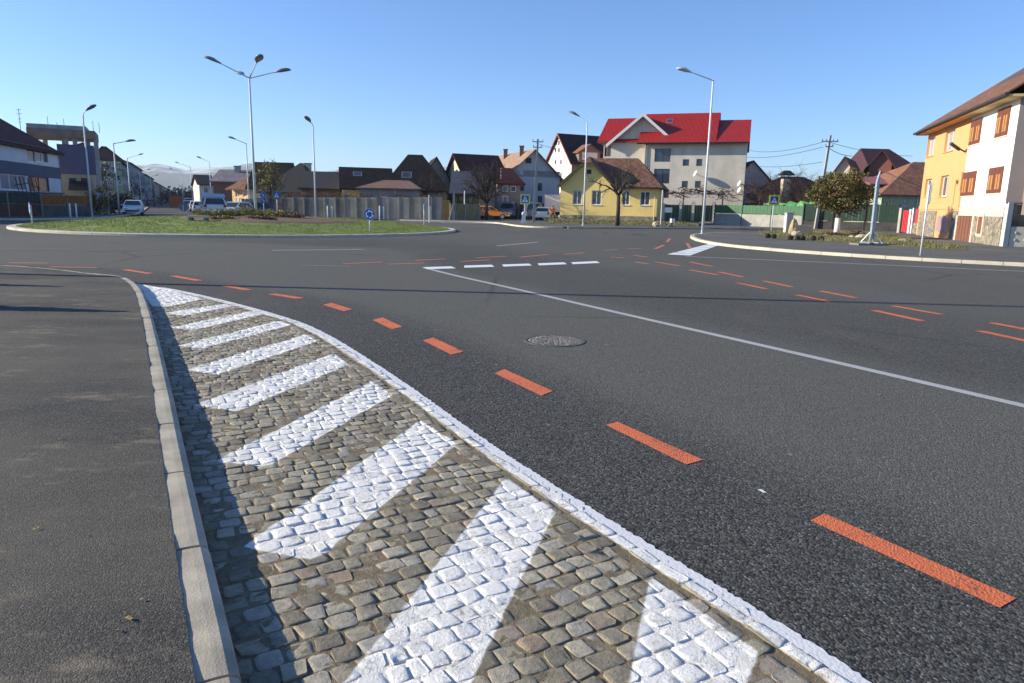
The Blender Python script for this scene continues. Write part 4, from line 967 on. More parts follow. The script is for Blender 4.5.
# ================================================================== TREES AND SHRUBS
def leaves(mb, c, rad, n, s, flat=.0, hollow=.55):
    for _ in range(n):
        while True:
            p = Vector((random.uniform(-1, 1), random.uniform(-1, 1), random.uniform(-1, 1))); L = p.length
            if .05 < L < 1: break
        p = p / L * (hollow + (1 - hollow) * random.random() ** .7) if random.random() < .75 else p
        q = Vector((c[0] + p.x * rad[0], c[1] + p.y * rad[1], c[2] + p.z * rad[2]))
        a = Vector((random.gauss(0, 1), random.gauss(0, 1), random.gauss(0, 1))).normalized(); b = a.cross(Vector((random.gauss(0, 1), random.gauss(0, 1), random.gauss(0, 1)))).normalized()
        k = s * random.uniform(.6, 1.4)
        mb.add([q - a * k, q - b * k * .55, q + a * k, q + b * k * .55], [(0, 1, 2, 3)])
def branch(mb, p, d, L, r, depth, spread, up, nch=(2, 3), curv=.12, tips=None):
    k = 3; pts = [p]; rr = [r]
    for i in range(k):
        d = (d + Vector((random.gauss(0, curv), random.gauss(0, curv), random.gauss(0, curv) + up * .1))).normalized(); pts.append(pts[-1] + d * L / k); rr.append(r * (1 - .32 * (i + 1) / k))
    mb.tube(pts, rr, 6 if r > .03 else (4 if r > .012 else 3), cap=False)
    if depth == 0:
        if tips is not None: tips.append(pts[-1])
        return
    for _ in range(random.randint(*nch)):
        f = random.uniform(.45, 1); q = pts[min(k, int(f * k) + (1 if f > .8 else 0))] if f > .33 else pts[1]
        nd_ = (d + Vector((random.gauss(0, spread), random.gauss(0, spread), random.gauss(0, spread) + up)) ).normalized()
        branch(mb, q, nd_, L * random.uniform(.6, .82), r * random.uniform(.5, .66), depth - 1, spread, up, nch, curv, tips)
def bare_tree(px, d, zb, h_trunk, L0, r0, depth, label, m_=None, spread=.55, up=.12, n0=4, nch=(2, 3), group=None, name='bare_tree', loc=None):
    x, y = loc or XY(px, d); t = empty(name, (x, y, zb), 0, label, 'tree', group)
    m = MB(); m.tube([(0, 0, -.1), (.03, 0, h_trunk * .5), (0, .02, h_trunk)], [r0 * 1.25, r0, r0 * .9], 8); m.build('trunk', m_ or BARK, t, True)
    m = MB()
    for k in range(n0):
        a = 2 * math.pi * k / n0 + random.uniform(-.4, .4); dv = Vector((math.cos(a) * spread * 1.1, math.sin(a) * spread * 1.1, .9)).normalized()
        branch(m, Vector((0, .02, h_trunk * .96)), dv, L0, r0 * .6, depth, spread, up, nch)
    m.build('crown', m_ or BARK, t); return t
bare_tree(486.5, 78, .12, 1.7, 2.0, .17, 4, 'tall bare tree with a wide twiggy crown before the maroon roofed house', BARK_DARK, .42, .14, 8, (3, 4))
bare_tree(618, 63, .18, 2.6, 1.5, .17, 4, 'pollarded bare tree with a forked trunk before the yellow house', BARK_DARK, .65, .12, 5)
bare_tree(426, 79, .1, 1.8, 1.5, .12, 4, 'dark bare tree before the big dark roof behind the concrete fence', BARK_DARK, .42, .15, 6, (2, 3))
for px, d, l in ((768, 82, 'bare brown tree at left of the cream chimney behind the green fence'), (795, 84, 'bare brown tree at right of the cream chimney behind the green fence'), (812, 80, 'bare brown tree behind the leaning utility pole')):
    bare_tree(px, d, .1, 1.0, 2.3, .13, 5, l, mat('reddish brown twigs', (.075, .042, .032), .9, .3, 6), .55, .06, 5, (3, 4), 'bare trees behind the green fence')
bare_tree(556, 97, .1, 2.2, 1.5, .1, 3, 'slender bare tree before the white gable house', mat('pale grey twigs', (.20, .17, .14), .9, .3, 6), .4, .2, 4)
bare_tree(893, 66, .12, 1.3, 1.1, .07, 3, 'small bare fruit tree before the pale green wall', BARK, .5, .15, 4)
# round olive tree with limewashed trunk
x, y = XY(838.5, 46); t = empty('round_tree', (x, y, .15), 0, 'dense round tree with olive brown leaves and a whitewashed trunk', 'tree')
zl, zh = Z(838, 217, 46) - .15, Z(838, 167.5, 46) - .15
m = MB(); m.tube([(0, 0, -.1), (.02, 0, .5), (0, 0, 1.15)], [.22, .17, .16], 10); tr = m.build('trunk', LIME, t, True)
m = MB(); limb_tips = []
m.tube([(0, 0, 1.1), (0, 0, 1.7)], [.15, .12], 8)
for k in range(7):
    a = k * .9 + random.uniform(-.3, .3); branch(m, Vector((0, 0, 1.4)), Vector((math.cos(a) * .8, math.sin(a) * .8, .8)).normalized(), 1.1, .07, 2, .5, .1)
m.build('limb', BARK, t)
m = MB(); cz = (zl + zh) / 2; rz_ = (zh - zl) / 2
leaves(m, (0, 0, cz), (1.6, 1.5, rz_ * .86), 4200, .07, hollow=.5)
for k in range(46):
    a, e = random.uniform(0, 6.28), random.uniform(-.8, 1.2); f = random.uniform(.75, 1.06)
    leaves(m, (1.72 * math.cos(a) * math.cos(e) * f, 1.6 * math.sin(a) * math.cos(e) * f, cz + rz_ * .86 * math.sin(e) * f), (random.uniform(.3, .6), random.uniform(.3, .6), random.uniform(.25, .45)), 125, .066, hollow=.2)
for s in (-1, 1): leaves(m, (s * 1.75, -.2, cz - .15), (.62, .6, .5), 260, .08, hollow=.2)
m.build('crown', L_OLIVE, t)
# loose autumn tree behind the roundabout
x, y = XY(271, 72); t = empty('autumn_tree', (x, y, .12), 0, 'loose yellow green autumn tree before the dark roofs, right of the four armed lamp', 'tree')
m = MB(); m.tube([(0, 0, -.1), (.05, 0, 1.0), (0, 0, 1.9)], [.17, .13, .11], 8); m.build('trunk', BARK, t, True)
m = MB(); zc = Z(271, 181, 72) - .12
for k in range(7): a = k * .9; branch(m, Vector((0, 0, 1.6)), Vector((math.cos(a) * .6, math.sin(a) * .6, .9)).normalized(), 1.3, .06, 3, .5, .15)
m.build('limb', BARK, t); m = MB()
for k in range(46):
    a, e, f = random.uniform(0, 6.28), random.uniform(-1, 1.4), random.random() ** .5
    leaves(m, (1.6 * f * math.cos(a) * math.cos(e), 1.4 * f * math.sin(a) * math.cos(e), zc + 2.0 * f * math.sin(e)), (.45, .45, .4), 34, .085, hollow=.1)
m.build('crown', L_YELLOW, t)
def conifer(px, d, pyt, wpx, label, group='dark conifers down the far street', zb=0):
    x, y = XY(px, d); h = Z(px, pyt, d) - zb; R_ = wpx * d / FP / 2; t = empty('conifer', (x, y, zb), 0, label, 'tree', group)
    m = MB(); m.tube([(0, 0, -.1), (0, 0, h * .95)], [.18, .03], 6); m.build('trunk', BARK_DARK, t); m = MB()
    for k in range(26):
        f = k / 25; leaves(m, (0, 0, .6 + (h - .9) * f), (R_ * (1 - f) + .12, R_ * (1 - f) + .12, h * .05), int(36 * (1 - f) + 8), .06 * h / 4, hollow=.4)
    m.build('crown', L_CONIFER, t)
for px, d, pt, w_, lb in ((154, 160, 183, 9, 'dark narrow conifer left of the pair down the far street'), (161, 175, 183, 9, 'dark narrow conifer right of the pair down the far street'), (199, 150, 174, 7, 'dark narrow conifer beside the small white house'), (147, 150, 190, 8, 'low dark conifer by the left pavement of the far street')): conifer(px, d, pt, w_, lb)
def bush(name, px, d, w_, h_, dep, m_, n, s, label, zb=None, cat='shrub', group=None, loc=None):
    x, y = loc or XY(px, d); zb = groundz(x, y) if zb is None else zb; mb = MB((x, y, zb))
    for k in range(max(4, int(w_ * 5))):
        cx, cy = x + random.uniform(-.5, .5) * w_ * .8, y + random.uniform(-.5, .5) * dep * .8; hh = h_ * random.uniform(.5, .9)
        leaves(mb, (cx, cy, zb + hh * .5), (w_ / max(3, w_ * 2.2), dep / 3, hh * .52), n, s, hollow=.15)
    return tag(mb.build(name, m_), label, cat, group)
GB = 'low shrubs on the roundabout bed'
for i, (px, d, w_, h_, m_, lb) in enumerate(((206, 41, 1.5, .55, L_SHRUB, 'low yellow green shrub leftmost in the roundabout bed'), (221, 41.5, 1.6, .6, L_SHRUB, 'low yellow green shrub between the slab and the four armed lamp'), (236, 42, 1.5, .62, L_SHRUB, 'low yellow green shrub just left of the four armed lamp'),
                                             (246, 43.5, 1.2, .8, L_SHRUB, 'taller yellow green shrub at left foot of the four armed lamp'), (264, 42.5, 1.2, .55, L_SHRUB, 'yellow green shrub at right foot of the four armed lamp'), (277, 42, 1.4, .65, L_SHRUB, 'yellow green shrub right of the four armed lamp'),
                                             (291, 41.5, 1.2, .55, L_RED, 'reddish brown shrub at right end of the roundabout bed'), (222, 38.6, 1.4, .25, L_SHRUB, 'low green tuft at the front of the roundabout bed'), (262, 39, 2.2, .28, L_RED, 'reddish brown ground shrub before the four armed lamp'))):
    bush('shrub', px, d, w_, h_, 1.0, m_, 150, .05, lb, group=GB)
bush('weeds', 862, 41.5, 1.0, .6, .8, L_BROWN, 120, .06, 'dry brown weeds growing over the rubble near the steel mast', .14, 'weeds')
bush('weeds', 838, 45, 1.6, .4, .8, L_BROWN, 100, .05, 'dry weeds around the whitewashed trunk', .14, 'weeds')
bush('hedge', 498, 86.5, 2.6, 2.0, 1.0, L_CONIFER, 160, .08, 'dark clipped hedge behind the orange car', .1, 'hedge')
bush('bush', 100, 66, 2.2, 3.4, 1.6, L_OLIVE, 160, .11, 'tall rusty autumn bush at right end of the orange fence', .1, 'bush')
bush('bush', 106, 72, 2.4, 2.6, 1.6, L_CONIFER, 200, .11, 'dark evergreen bush on the left pavement behind the walking person', .1, 'bush')
bush('bush', 122, 88, 3.2, 2.8, 1.6, L_CONIFER, 220, .12, 'dark bushes at the foot of the green block behind the white car', .1, 'bush')
for px, d, l, h_ in ((107, 118, 'tree with thin dark leaves before the green block', 7.2), (140, 178, 'dark tree before the grey blocks down the far street', 6.5)):
    x, y = XY(px, d); t = empty('street_tree', (x, y, .1), 0, l, 'tree'); m = MB(); m.tube([(0, 0, -.1), (0, 0, h_ * .6)], [.2, .12], 6); m.build('trunk', BARK_DARK, t); m = MB()
    for k in range(20): leaves(m, (random.gauss(0, 1.2), random.gauss(0, 1), h_ * random.uniform(.4, .95)), (.8, .8, .7), 40, .16, hollow=.1)
    m.build('crown', L_CONIFER, t)
# two unseen leafy cones, added to cast tapering shadows on the near pavement
for k, (lx_, ly_, hh, rr_) in enumerate(((-7.95, 9.6, .95, .36), (-10.4, 12.2, .9, .3))):
    t = empty('shadow_cone', (lx_, ly_, .125), 0, ('near' if k == 0 else 'far') + ' unseen leafy cone added to cast a shadow on the near pavement', 'shrub')
    m = MB(); m.tube([(0, 0, 0), (0, 0, hh)], [rr_ * .8, .02], 12); m.build('stem', L_CONIFER, t); m = MB()
    for q in range(14): leaves(m, (0, 0, .05 + hh * q / 14), (rr_ * (1 - q / 15),) * 2 + (.07,), 60, .05, hollow=.6)
    m.build('crown', L_CONIFER, t)
# ---------------- fallen leaves on the near pavement
DRYL = mat('dry yellow leaf', (.36, .24, .09), .8, .25, 30)
for px, py in ((142, 601), (129, 620), (85, 536), (118, 632), (36, 530), (60, 440)):
    a = G(px, py, .124); t = random.uniform(0, 6.28); k = random.uniform(.012, .02); m = MB((a[0], a[1], .128)); vs = []
    for u, v, z_ in ((-1, 0, .002), (-.3, -.5, .006), (.6, -.35, .004), (1.1, 0, .008), (.6, .4, .005), (-.3, .45, .009)): vs.append((a[0] + k * (u * math.cos(t) - v * math.sin(t)), a[1] + k * (u * math.sin(t) + v * math.cos(t)), .128 + z_))
    m.add(vs, [(0, 1, 5), (1, 2, 4, 5), (2, 3, 4)]); tag(m.build('fallen_leaf', DRYL), 'small dry yellow leaf lying on the dark near pavement', 'leaf', 'leaves on the near pavement')

L_TWIG = leaf('dark red brown twigs and leaves', [(.045, .025, .02), (.065, .035, .026), (.035, .024, .02), (.05, .04, .022)])
for px, d, w_, h_, lb in ((767, 80, 2.6, 3.1, 'dark reddish brown shrubbery behind the green fence, left of the cream chimney'), (777, 87, 2.8, 3.6, 'dark reddish brown shrubbery just behind the cream chimney'), (797, 80, 3.0, 3.4, 'dark reddish brown shrubbery behind the green fence, right of the cream chimney'), (811, 78, 2.6, 2.9, 'dark reddish brown shrubbery behind the leaning utility pole')):
    bush('shrubbery', px, d, w_, h_, 1.6, L_TWIG, 130, .07, lb, .1, 'shrub', 'shrubbery behind the green fence')
# ================================================================== BUILDINGS
class Wall:
    """vertical plane through two ground points; n points outwards (towards the camera side)"""
    def __init__(s, a, b):
        s.a = Vector((a[0], a[1], 0)); s.b = Vector((b[0], b[1], 0)); s.L = (s.b - s.a).length; s.t = (s.b - s.a) / s.L; s.n = Vector((s.t.y, -s.t.x, 0))
    def sz(s, px, py):
        d = ray(px, py); o = Vector((0, 0, H)); k = (s.a - o).dot(s.n) / d.dot(s.n); p = o + d * k
        return ((p - s.a).dot(s.t), p.z)
    def p(s, u, z, off=0.0): q = s.a + s.t * u + s.n * off; return (q.x, q.y, z)
    def box(s, mb, u0, u1, z0, z1, o0, o1, m=0):
        mb.hexa([s.p(u0, z0, o1), s.p(u1, z0, o1), s.p(u1, z0, o0), s.p(u0, z0, o0)], [s.p(u0, z1, o1), s.p(u1, z1, o1), s.p(u1, z1, o0), s.p(u0, z1, o0)], m)
    def rect(s, x0, y0, x1, y1):
        p = [s.sz(x0, y0), s.sz(x1, y0), s.sz(x0, y1), s.sz(x1, y1)]
        return (min(q[0] for q in p[0::2]) + (p[2][0] - p[0][0]) * 0, p[1][0], (p[2][1] + p[3][1]) / 2, (p[0][1] + p[1][1]) / 2)
def wall_from(px_a, da, ang, L):
    """wall whose left end is at pixel column px_a, distance da; runs at angle ang from the picture plane (degrees, + = right end farther)"""
    a = XY(px_a, da); r_ = math.radians(ang); return Wall(a, (a[0] + L * math.cos(r_), a[1] + L * math.sin(r_)))
def wall_to(px_a, da, px_b, ang):
    """same, with the right end on pixel column px_b"""
    a = XY(px_a, da); r_ = math.radians(ang); u = (XY(px_b, 100)[0]) / 100; L = (u * a[1] - a[0]) / (math.cos(r_) - u * math.sin(r_)); return wall_from(px_a, da, ang, L)
class House:
    def __init__(s, name, label, wall, W, z0, zE, wall_m, cat='house', group=None, rev=.14):
        s.w = wall; s.W = W; s.z0 = z0; s.zE = zE; s.m = wall_m; s.rev = rev
        c = wall.a.lerp(wall.b, .5) - wall.n * W * .5
        s.o = (c.x, c.y, z0); s.root = empty(name, s.o, 0, label, cat, group); s.open = []; s.side_open = []
    def q(s, u, v, z): return s.w.p(u, z, -v)
    def mb(s): return MB(s.o)
    def part(s, mb, name, m, parent=None, smooth=False): return mb.build(name, m, parent or s.root, smooth)
    def walls(s, name='wall', gable=None, zR=None, extra=None):
        """four walls; window openings are cut in the front; gable 'front' or 'side' adds the triangles"""
        m = s.mb(); L, W, z0, zE = s.w.L, s.W, s.z0 - .3, s.zE
        us = sorted({0, L} | {v for r in s.open for v in r[:2]}); zs = sorted({z0, zE} | {v for r in s.open for v in r[2:]})
        for i in range(len(us) - 1):
            for j in range(len(zs) - 1):
                cu, cz = (us[i] + us[i + 1]) / 2, (zs[j] + zs[j + 1]) / 2
                if any(r[0] < cu < r[1] and r[2] < cz < r[3] for r in s.open): continue
                m.add([s.q(us[i], 0, zs[j]), s.q(us[i + 1], 0, zs[j]), s.q(us[i + 1], 0, zs[j + 1]), s.q(us[i], 0, zs[j + 1])], [(0, 1, 2, 3)])
        for u0, u1, a, b in s.open:
            k = s.rev
            for P, Q in (((u0, a), (u0, b)), ((u0, b), (u1, b)), ((u1, b), (u1, a)), ((u1, a), (u0, a))):
                m.add([s.q(P[0], 0, P[1]), s.q(Q[0], 0, Q[1]), s.q(Q[0], k, Q[1]), s.q(P[0], k, P[1])], [(0, 1, 2, 3)])
        for u, flip in ((0, 1), (L, 0)):
            f = [s.q(u, 0, z0), s.q(u, W, z0), s.q(u, W, zE), s.q(u, 0, zE)]; m.add(f, [(3, 2, 1, 0) if flip else (0, 1, 2, 3)])
        m.add([s.q(L, W, z0), s.q(0, W, z0), s.q(0, W, zE), s.q(L, W, zE)], [(0, 1, 2, 3)])
        if gable == 'front':
            for v in (0, W): m.add([s.q(0, v, zE), s.q(L, v, zE), s.q(L / 2, v, zR)], [(0, 1, 2)])
        if gable == 'side':
            for u in (0, L): m.add([s.q(u, 0, zE), s.q(u, W, zE), s.q(u, W / 2, zR)], [(0, 1, 2)])
        if extra: extra(m)
        s.wallo = s.part(m, name, s.m); return s.wallo
    def roof_along(s, zR, m, o=.45, og=.35, th=.14, u0=None, u1=None, name='roof'):
        mb = s.mb(); W = s.W; k = (zR - s.zE) / (W / 2); e = s.zE - o * k + .04; a = -og if u0 is None else u0; b = s.w.L + og if u1 is None else u1; R_ = zR + .1
        mb.slab([s.q(a, -o, e + .06), s.q(b, -o, e + .06), s.q(b, W / 2, R_), s.q(a, W / 2, R_)], th)
        mb.slab([s.q(a, W / 2 + .001, R_), s.q(b, W / 2 + .001, R_), s.q(b, W + o, e + .06), s.q(a, W + o, e + .06)], th)
        s.roof = s.part(mb, name, m); s.k = k; return s.roof
    def roof_across(s, zR, m, o=.4, og=.45, th=.14, name='roof', v1=None):
        mb = s.mb(); L = s.w.L; k = (zR - s.zE) / (L / 2); e = s.zE - o * k + .1; R_ = zR + .1; V = s.W + og if v1 is None else v1
        mb.slab([s.q(-o, -og, e), s.q(L / 2, -og, R_), s.q(L / 2, V, R_), s.q(-o, V, e)], th)
        mb.slab([s.q(L / 2 + .001, -og, R_), s.q(L + o, -og, e), s.q(L + o, V, e), s.q(L / 2 + .001, V, R_)], th)
        s.roof = s.part(mb, name, m); return s.roof
    def roof_hip(s, zR, m, hl, hr, o=.5, th=.14, name='roof'):
        mb = s.mb(); L, W = s.w.L, s.W; k = (zR - s.zE) / (W / 2); e = s.zE - o * k + .1; R_ = zR + .1; c = .002
        A_, B_, C_, D_ = s.q(-o, -o, e), s.q(L + o, -o, e), s.q(L + o, W + o, e), s.q(-o, W + o, e); P, Q = s.q(hl, W / 2, R_), s.q(L - hr, W / 2, R_)
        mb.add([A_, B_, C_, D_, P, Q], [(0, 1, 5, 4), (1, 2, 5), (2, 3, 4, 5), (3, 0, 4)])
        f = lambda p: (p[0], p[1], p[2] - th); mb.add([A_, B_, C_, D_, f(A_), f(B_), f(C_), f(D_)], [(0, 4, 5, 1), (1, 5, 6, 2), (2, 6, 7, 3), (3, 7, 4, 0), (7, 6, 5, 4)])
        s.roof = s.part(mb, name, m); return s.roof
    def window(s, r, frame=None, pane=None, mull=1, sill=True, fr=.07, sillm=None, transom=False, name='window'):
        """a real opening with frame and glass set back in it; call before walls()"""
        u0, u1, a, b = r; s.open.append(r); k = s.rev - .01; w = s.w; m = s.mb()
        f = lambda x0, x1, y0, y1, o0=-k, o1=-k + .06: w.box(m, x0, x1, y0, y1, o0, o1)
        f(u0, u0 + fr, a, b); f(u1 - fr, u1, a, b); f(u0 + fr, u1 - fr, b - fr, b); f(u0 + fr, u1 - fr, a, a + fr)
        for i in range(mull): c = u0 + (u1 - u0) * (i + 1) / (mull + 1); f(c - fr * .45, c + fr * .45, a + fr, b - fr, -k + .002, -k + .064)
        if transom: f(u0 + fr, u1 - fr, a + (b - a) * .68 - fr * .35, a + (b - a) * .68 + fr * .35, -k + .004, -k + .066)
        fo = s.part(m, name, frame or WHITE)
        m = s.mb(); w.box(m, u0 + fr * .5, u1 - fr * .5, a + fr * .5, b - fr * .5, -k - .02, -k + .02); s.part(m, 'pane', pane or GLASS, fo)
        if sill: m = s.mb(); w.box(m, u0 - .06, u1 + .06, a - .06, a - .003, -k + .07, .07); s.part(m, 'sill', sillm or WHITE, fo)
        return fo
    def panel(s, r, m, name='door', o1=.05, o0=.004):
        b = s.mb(); s.w.box(b, r[0], r[1], r[2], r[3], o0, o1); return s.part(b, name, m)
    def chimney(s, u, v, zt, m, w=.5, d=.5, cap=None, zb=None):
        b = s.mb(); p = s.q(u, v, 0); b.cbox((p[0], p[1], (zt + (zb or s.zE)) / 2), w, d, zt - (zb or s.zE)); c = s.part(b, 'chimney', m, s.roof)
        b = s.mb(); b.cbox((p[0], p[1], zt + .06), w * 1.25, d * 1.25, .12); s.part(b, 'chimney', cap or CONC_DARK, s.roof) if False else b.build('chimney_cap', cap or CONC_DARK, s.root)
        return c
    def skylight(s, u, f, m=None, w=.75, h=1.0, zR=None):
        """roof window on the front slope, f = fraction of the way up"""
        v = s.W / 2 * f; z = s.zE + (zR - s.zE) * f + .16; k = (zR - s.zE) / (s.W / 2); c = 1 / math.hypot(1, k)
        b = s.mb(); b.slab([s.q(u - w / 2, v - h / 2 * c, z - h / 2 * c * k), s.q(u + w / 2, v - h / 2 * c, z - h / 2 * c * k), s.q(u + w / 2, v + h / 2 * c, z + h / 2 * c * k), s.q(u - w / 2, v + h / 2 * c, z + h / 2 * c * k)], .1)
        fo = s.part(b, 'skylight', DARKLAMP, s.roof); b = s.mb(); w *= .8; h *= .8; z += .004
        b.slab([s.q(u - w / 2, v - h / 2 * c, z - h / 2 * c * k), s.q(u + w / 2, v - h / 2 * c, z - h / 2 * c * k), s.q(u + w / 2, v + h / 2 * c, z + h / 2 * c * k), s.q(u - w / 2, v + h / 2 * c, z + h / 2 * c * k)], .02)
        b.build('skylight_pane', GLASS, s.root)
def stucco(n, c, v=.07, d=.15): return mat(n, c, .88, v, .6, .25, 25, dirt=d)
S_YEL = stucco('yellow stucco', (.84, .63, .23), .09, .25); S_WHT = stucco('off white stucco', (.62, .56, .47), .09, .35); S_PEACH = stucco('peach stucco', (.68, .345, .15), .04, .03); S_BW = stucco('bright white stucco', (.86, .80, .72), .03, .03); S_PINK = stucco('pale pink plaster band', (.68, .50, .42), .05, .05)
S_CREAM = stucco('cream stucco', (.66, .55, .40)); S_GREY = stucco('grey stucco', (.30, .31, .32)); S_PALE = stucco('pale grey stucco', (.46, .47, .48)); S_GREENP = stucco('pale green stucco', (.36, .42, .28)); S_LGREEN = stucco('light green stucco', (.30, .38, .22)); S_OLD = stucco('old grey plaster', (.30, .28, .25), .15, .4)
S_TAUPE = stucco('taupe stucco', (.27, .225, .21)); S_DBLUE = stucco('slate blue cladding', (.085, .10, .15)); S_BROWNW = stucco('brown wall', (.16, .095, .07)); S_GREYBLOCK = stucco('grey block plaster', (.27, .27, .28), .12, .3); S_BROWNBLOCK = stucco('pinkish brown block plaster', (.36, .25, .21), .12, .3)
TRIMW = mat('white trim', (.66, .66, .66), .6, .05, 3); TRIMG = mat('green trim', (.06, .11, .03), .6, .1, 3); GUTTER = mat('dark gutter', (.05, .04, .04), .5, .1, 3); WOODB = mat('brown shutter wood', (.15, .05, .03), .6, .15, 5); DOORB = mat('brown wooden door', (.20, .085, .055), .6, .15, 5); PVC = mat('white pvc frame', (.72, .73, .75), .4, .04, 4); DKFRAME = mat('dark window frame', (.07, .065, .06), .5, .1, 4)
def gutter(h, z=None, o=.5, u0=-.3, u1=None, r=.06):
    m = h.mb(); z = z or h.zE; m.tube([h.q(u0, -o - .05, z), h.q(h.w.L + .3 if u1 is None else u1, -o - .05, z)], r, 6); h.part(m, 'gutter', GUTTER)
def downpipe(h, u, z1, z0=None, m_=None):
    m = h.mb(); m.tube([h.q(u, -.1, z0 or h.z0), h.q(u, -.1, z1)], .05, 6); h.part(m, 'downpipe', m_ or TRIMW)

# ---------------- yellow house
w0 = wall_to(614, YD, 660.5, 0)          # right, ridge along the street
hz = wall_to(560, YD + 1.6, 657, -16); zE = hz.sz(640, 186.5)[1]; zR = hz.sz(620, 158.5)[1] + .3; z0 = .44
h = House('yellow_house', 'yellow bungalow with old clay tile roof and green gable trim facing the junction', hz, 8.2, z0, zE, S_YEL)
hw = [hz.rect(*r) for r in ((573, 190.5, 582, 204.5), (592, 190.5, 601.7, 204.8), (622.5, 190.8, 630, 205), (640.5, 191.5, 650.3, 205.2))]
for r in hw: h.window(r, PVC, GLASS, 1)
uG = hz.sz(613.5, 200)[0]; zP = hz.sz(588, 158.5)[1]
def yg(m):      # jerkin-headed front gable
    c = uG / 2; zt = zE + (zP - zE) * .80; hw_ = c * .20
    m.add([h.q(0, 0, zE), h.q(uG, 0, zE), h.q(c + hw_, 0, zt), h.q(c - hw_, 0, zt)], [(0, 1, 2, 3)])
h.walls(extra=yg)
mb = h.mb(); L = hz.L; o = .55; e = zE - .12; W = 8.2; u_l, u_r = uG * .5, L - 2.6
def flare(u0, u1):                        # front slope of the main roof with the flared eave, right hip
    pass
zm = zE + .55; vm = .75
mb.slab([h.q(uG, -o, e), h.q(L + o, -o, e), h.q(L - .15, vm, zm), h.q(uG, vm, zm)], .1)
mb.slab([h.q(uG * .5, vm, zm), h.q(L - .15, vm, zm), h.q(u_r, W / 2, zR), h.q(uG * .5, W / 2, zR)], .1)
mb.slab([h.q(L + o, -o, e), h.q(L + o, W + o, e), h.q(L - .15, W - vm, zm), h.q(L - .15, vm, zm)], .1)
mb.slab([h.q(L - .15, vm, zm), h.q(L - .15, W - vm, zm), h.q(u_r, W / 2, zR)], .1)
mb.slab([h.q(-o, W + o, e), h.q(u_r, W / 2, zR), h.q(uG * .5, W / 2, zR)][::-1], .1)
mb.slab([h.q(u_r, W / 2, zR - .01), h.q(L + o, W + o, e), h.q(-o, W + o, e)], .1)
# gable roof, valley into the main roof, clipped tip
c = uG / 2; zt = zE + (zP - zE) * .80; f = .80; tp = c * .20; vb = 3.2
mb.slab([h.q(-.3, -o, e + .1), h.q(c - tp, -o, zt + .12), h.q(c, .7, zP + .25), h.q(c, vb, zP + .25), h.q(-.3, W, e + .1)], .12)
mb.slab([h.q(c + tp, -o, zt + .12), h.q(uG + .35, -o, e - .05), h.q(uG + .35, vb, e), h.q(c, vb, zP + .25), h.q(c, .7, zP + .25)], .12)
mb.slab([h.q(c - tp, -o, zt + .12), h.q(c + tp, -o, zt + .12), h.q(c, .7, zP + .25)], .1)
h.roof = h.part(mb, 'roof', T_BROWN)
mb = h.mb()                              # green soffit boards of the gable
for a, b in (((-.3, e - .06), (c - tp, zt - .04)), ((c + tp, zt - .04), (uG + .35, e - .2)), ((c - tp, zt - .05), (c + tp, zt - .05))):
    mb.hexa([h.q(a[0], -o + .01, a[1] - .14), h.q(b[0], -o + .01, b[1] - .14), h.q(b[0], .02, b[1] - .14), h.q(a[0], .02, a[1] - .14)], [h.q(a[0], -o + .01, a[1]), h.q(b[0], -o + .01, b[1]), h.q(b[0], .02, b[1]), h.q(a[0], .02, a[1])])
h.part(mb, 'gable_trim', TRIMG)
mb = h.mb(); r = hz.rect(587, 169.5, 591.5, 174); hz.box(mb, *r, .004, .03); h.part(mb, 'attic_window', DARK)
mb = h.mb(); hz.box(mb, -.05, L + .05, z0 - .3, z0 + .42, .004, .06); h.part(mb, 'plinth', STONE)
mb = h.mb(); u_ = hz.sz(655, 200)[0]; mb.tube([h.q(u_, -.1, z0), h.q(u_, -.1, zE - .3), h.q(u_ + .25, -o, zE - .05)], .05, 6); h.part(mb, 'downpipe', mat('cream pipe', (.6, .5, .32), .5))
mb = h.mb(); mb.tube([h.q(uG + .4, -o - .06, e), h.q(L + o, -o - .06, e)], .06, 6); h.part(mb, 'gutter', GUTTER)

# ---------------- white block with the bright red roof
d = 92; wr_ = wall_to(641.5, d + 2, 742, -18); zE = wr_.sz(700, 140.5)[1]; zR = wr_.sz(680, 113)[1] + 1.5; W = 13.0
h = House('apartment_house', 'large off white block of flats with a bright red metal roof and white gable boards', wr_, W, .1, zE, S_WHT, 'apartment house')
for r in ((655, 148.6, 671, 161.8), (654.2, 168.8, 670, 183.5)): h.window(wr_.rect(*r), DKFRAME, GLASS, 1, False)
for r in ((683, 159.3, 689.3, 165.8), (696.6, 159, 702.5, 166), (682, 181, 688, 187.6), (695.2, 181, 701, 187.8), (663.2, 190.3, 669, 198)): h.window(wr_.rect(*r), DKFRAME, GLASS, 0, False)
h.walls(extra=lambda m: [m.add([h.q(u_, 0, h.zE), h.q(u_, W, h.zE), h.q(u_, W / 2, z_)], [(0, 1, 2)]) for u_, z_ in ((0, Z(690, 113, 98.5) - .3), (h.w.L, Z(740, 121.5, 98.5) - .3))])
uS = wr_.sz(717.5, 125)[0]; k = (zR - zE) / (W / 2); o = .9; e = zE - o * .3
mb = h.mb(); gz_ = wr_.sz(680, 113)[1]
def rs(u0, u1, zr):
    mb.slab([h.q(u0, -o, e), h.q(u1, -o, e), h.q(u1, W / 2, zr), h.q(u0, W / 2, zr)], .2); mb.slab([h.q(u0, W / 2, zr), h.q(u1, W / 2, zr), h.q(u1, W + o, e), h.q(u0, W + o, e)], .2)
def zat(py, px=690): d_ = d + W / 2; return Z(px, py, d_)
ZR1, ZR2 = zat(113), zat(121.5, 740)
rs(-.9, uS, ZR1); rs(uS, wr_.L + .25, ZR2)
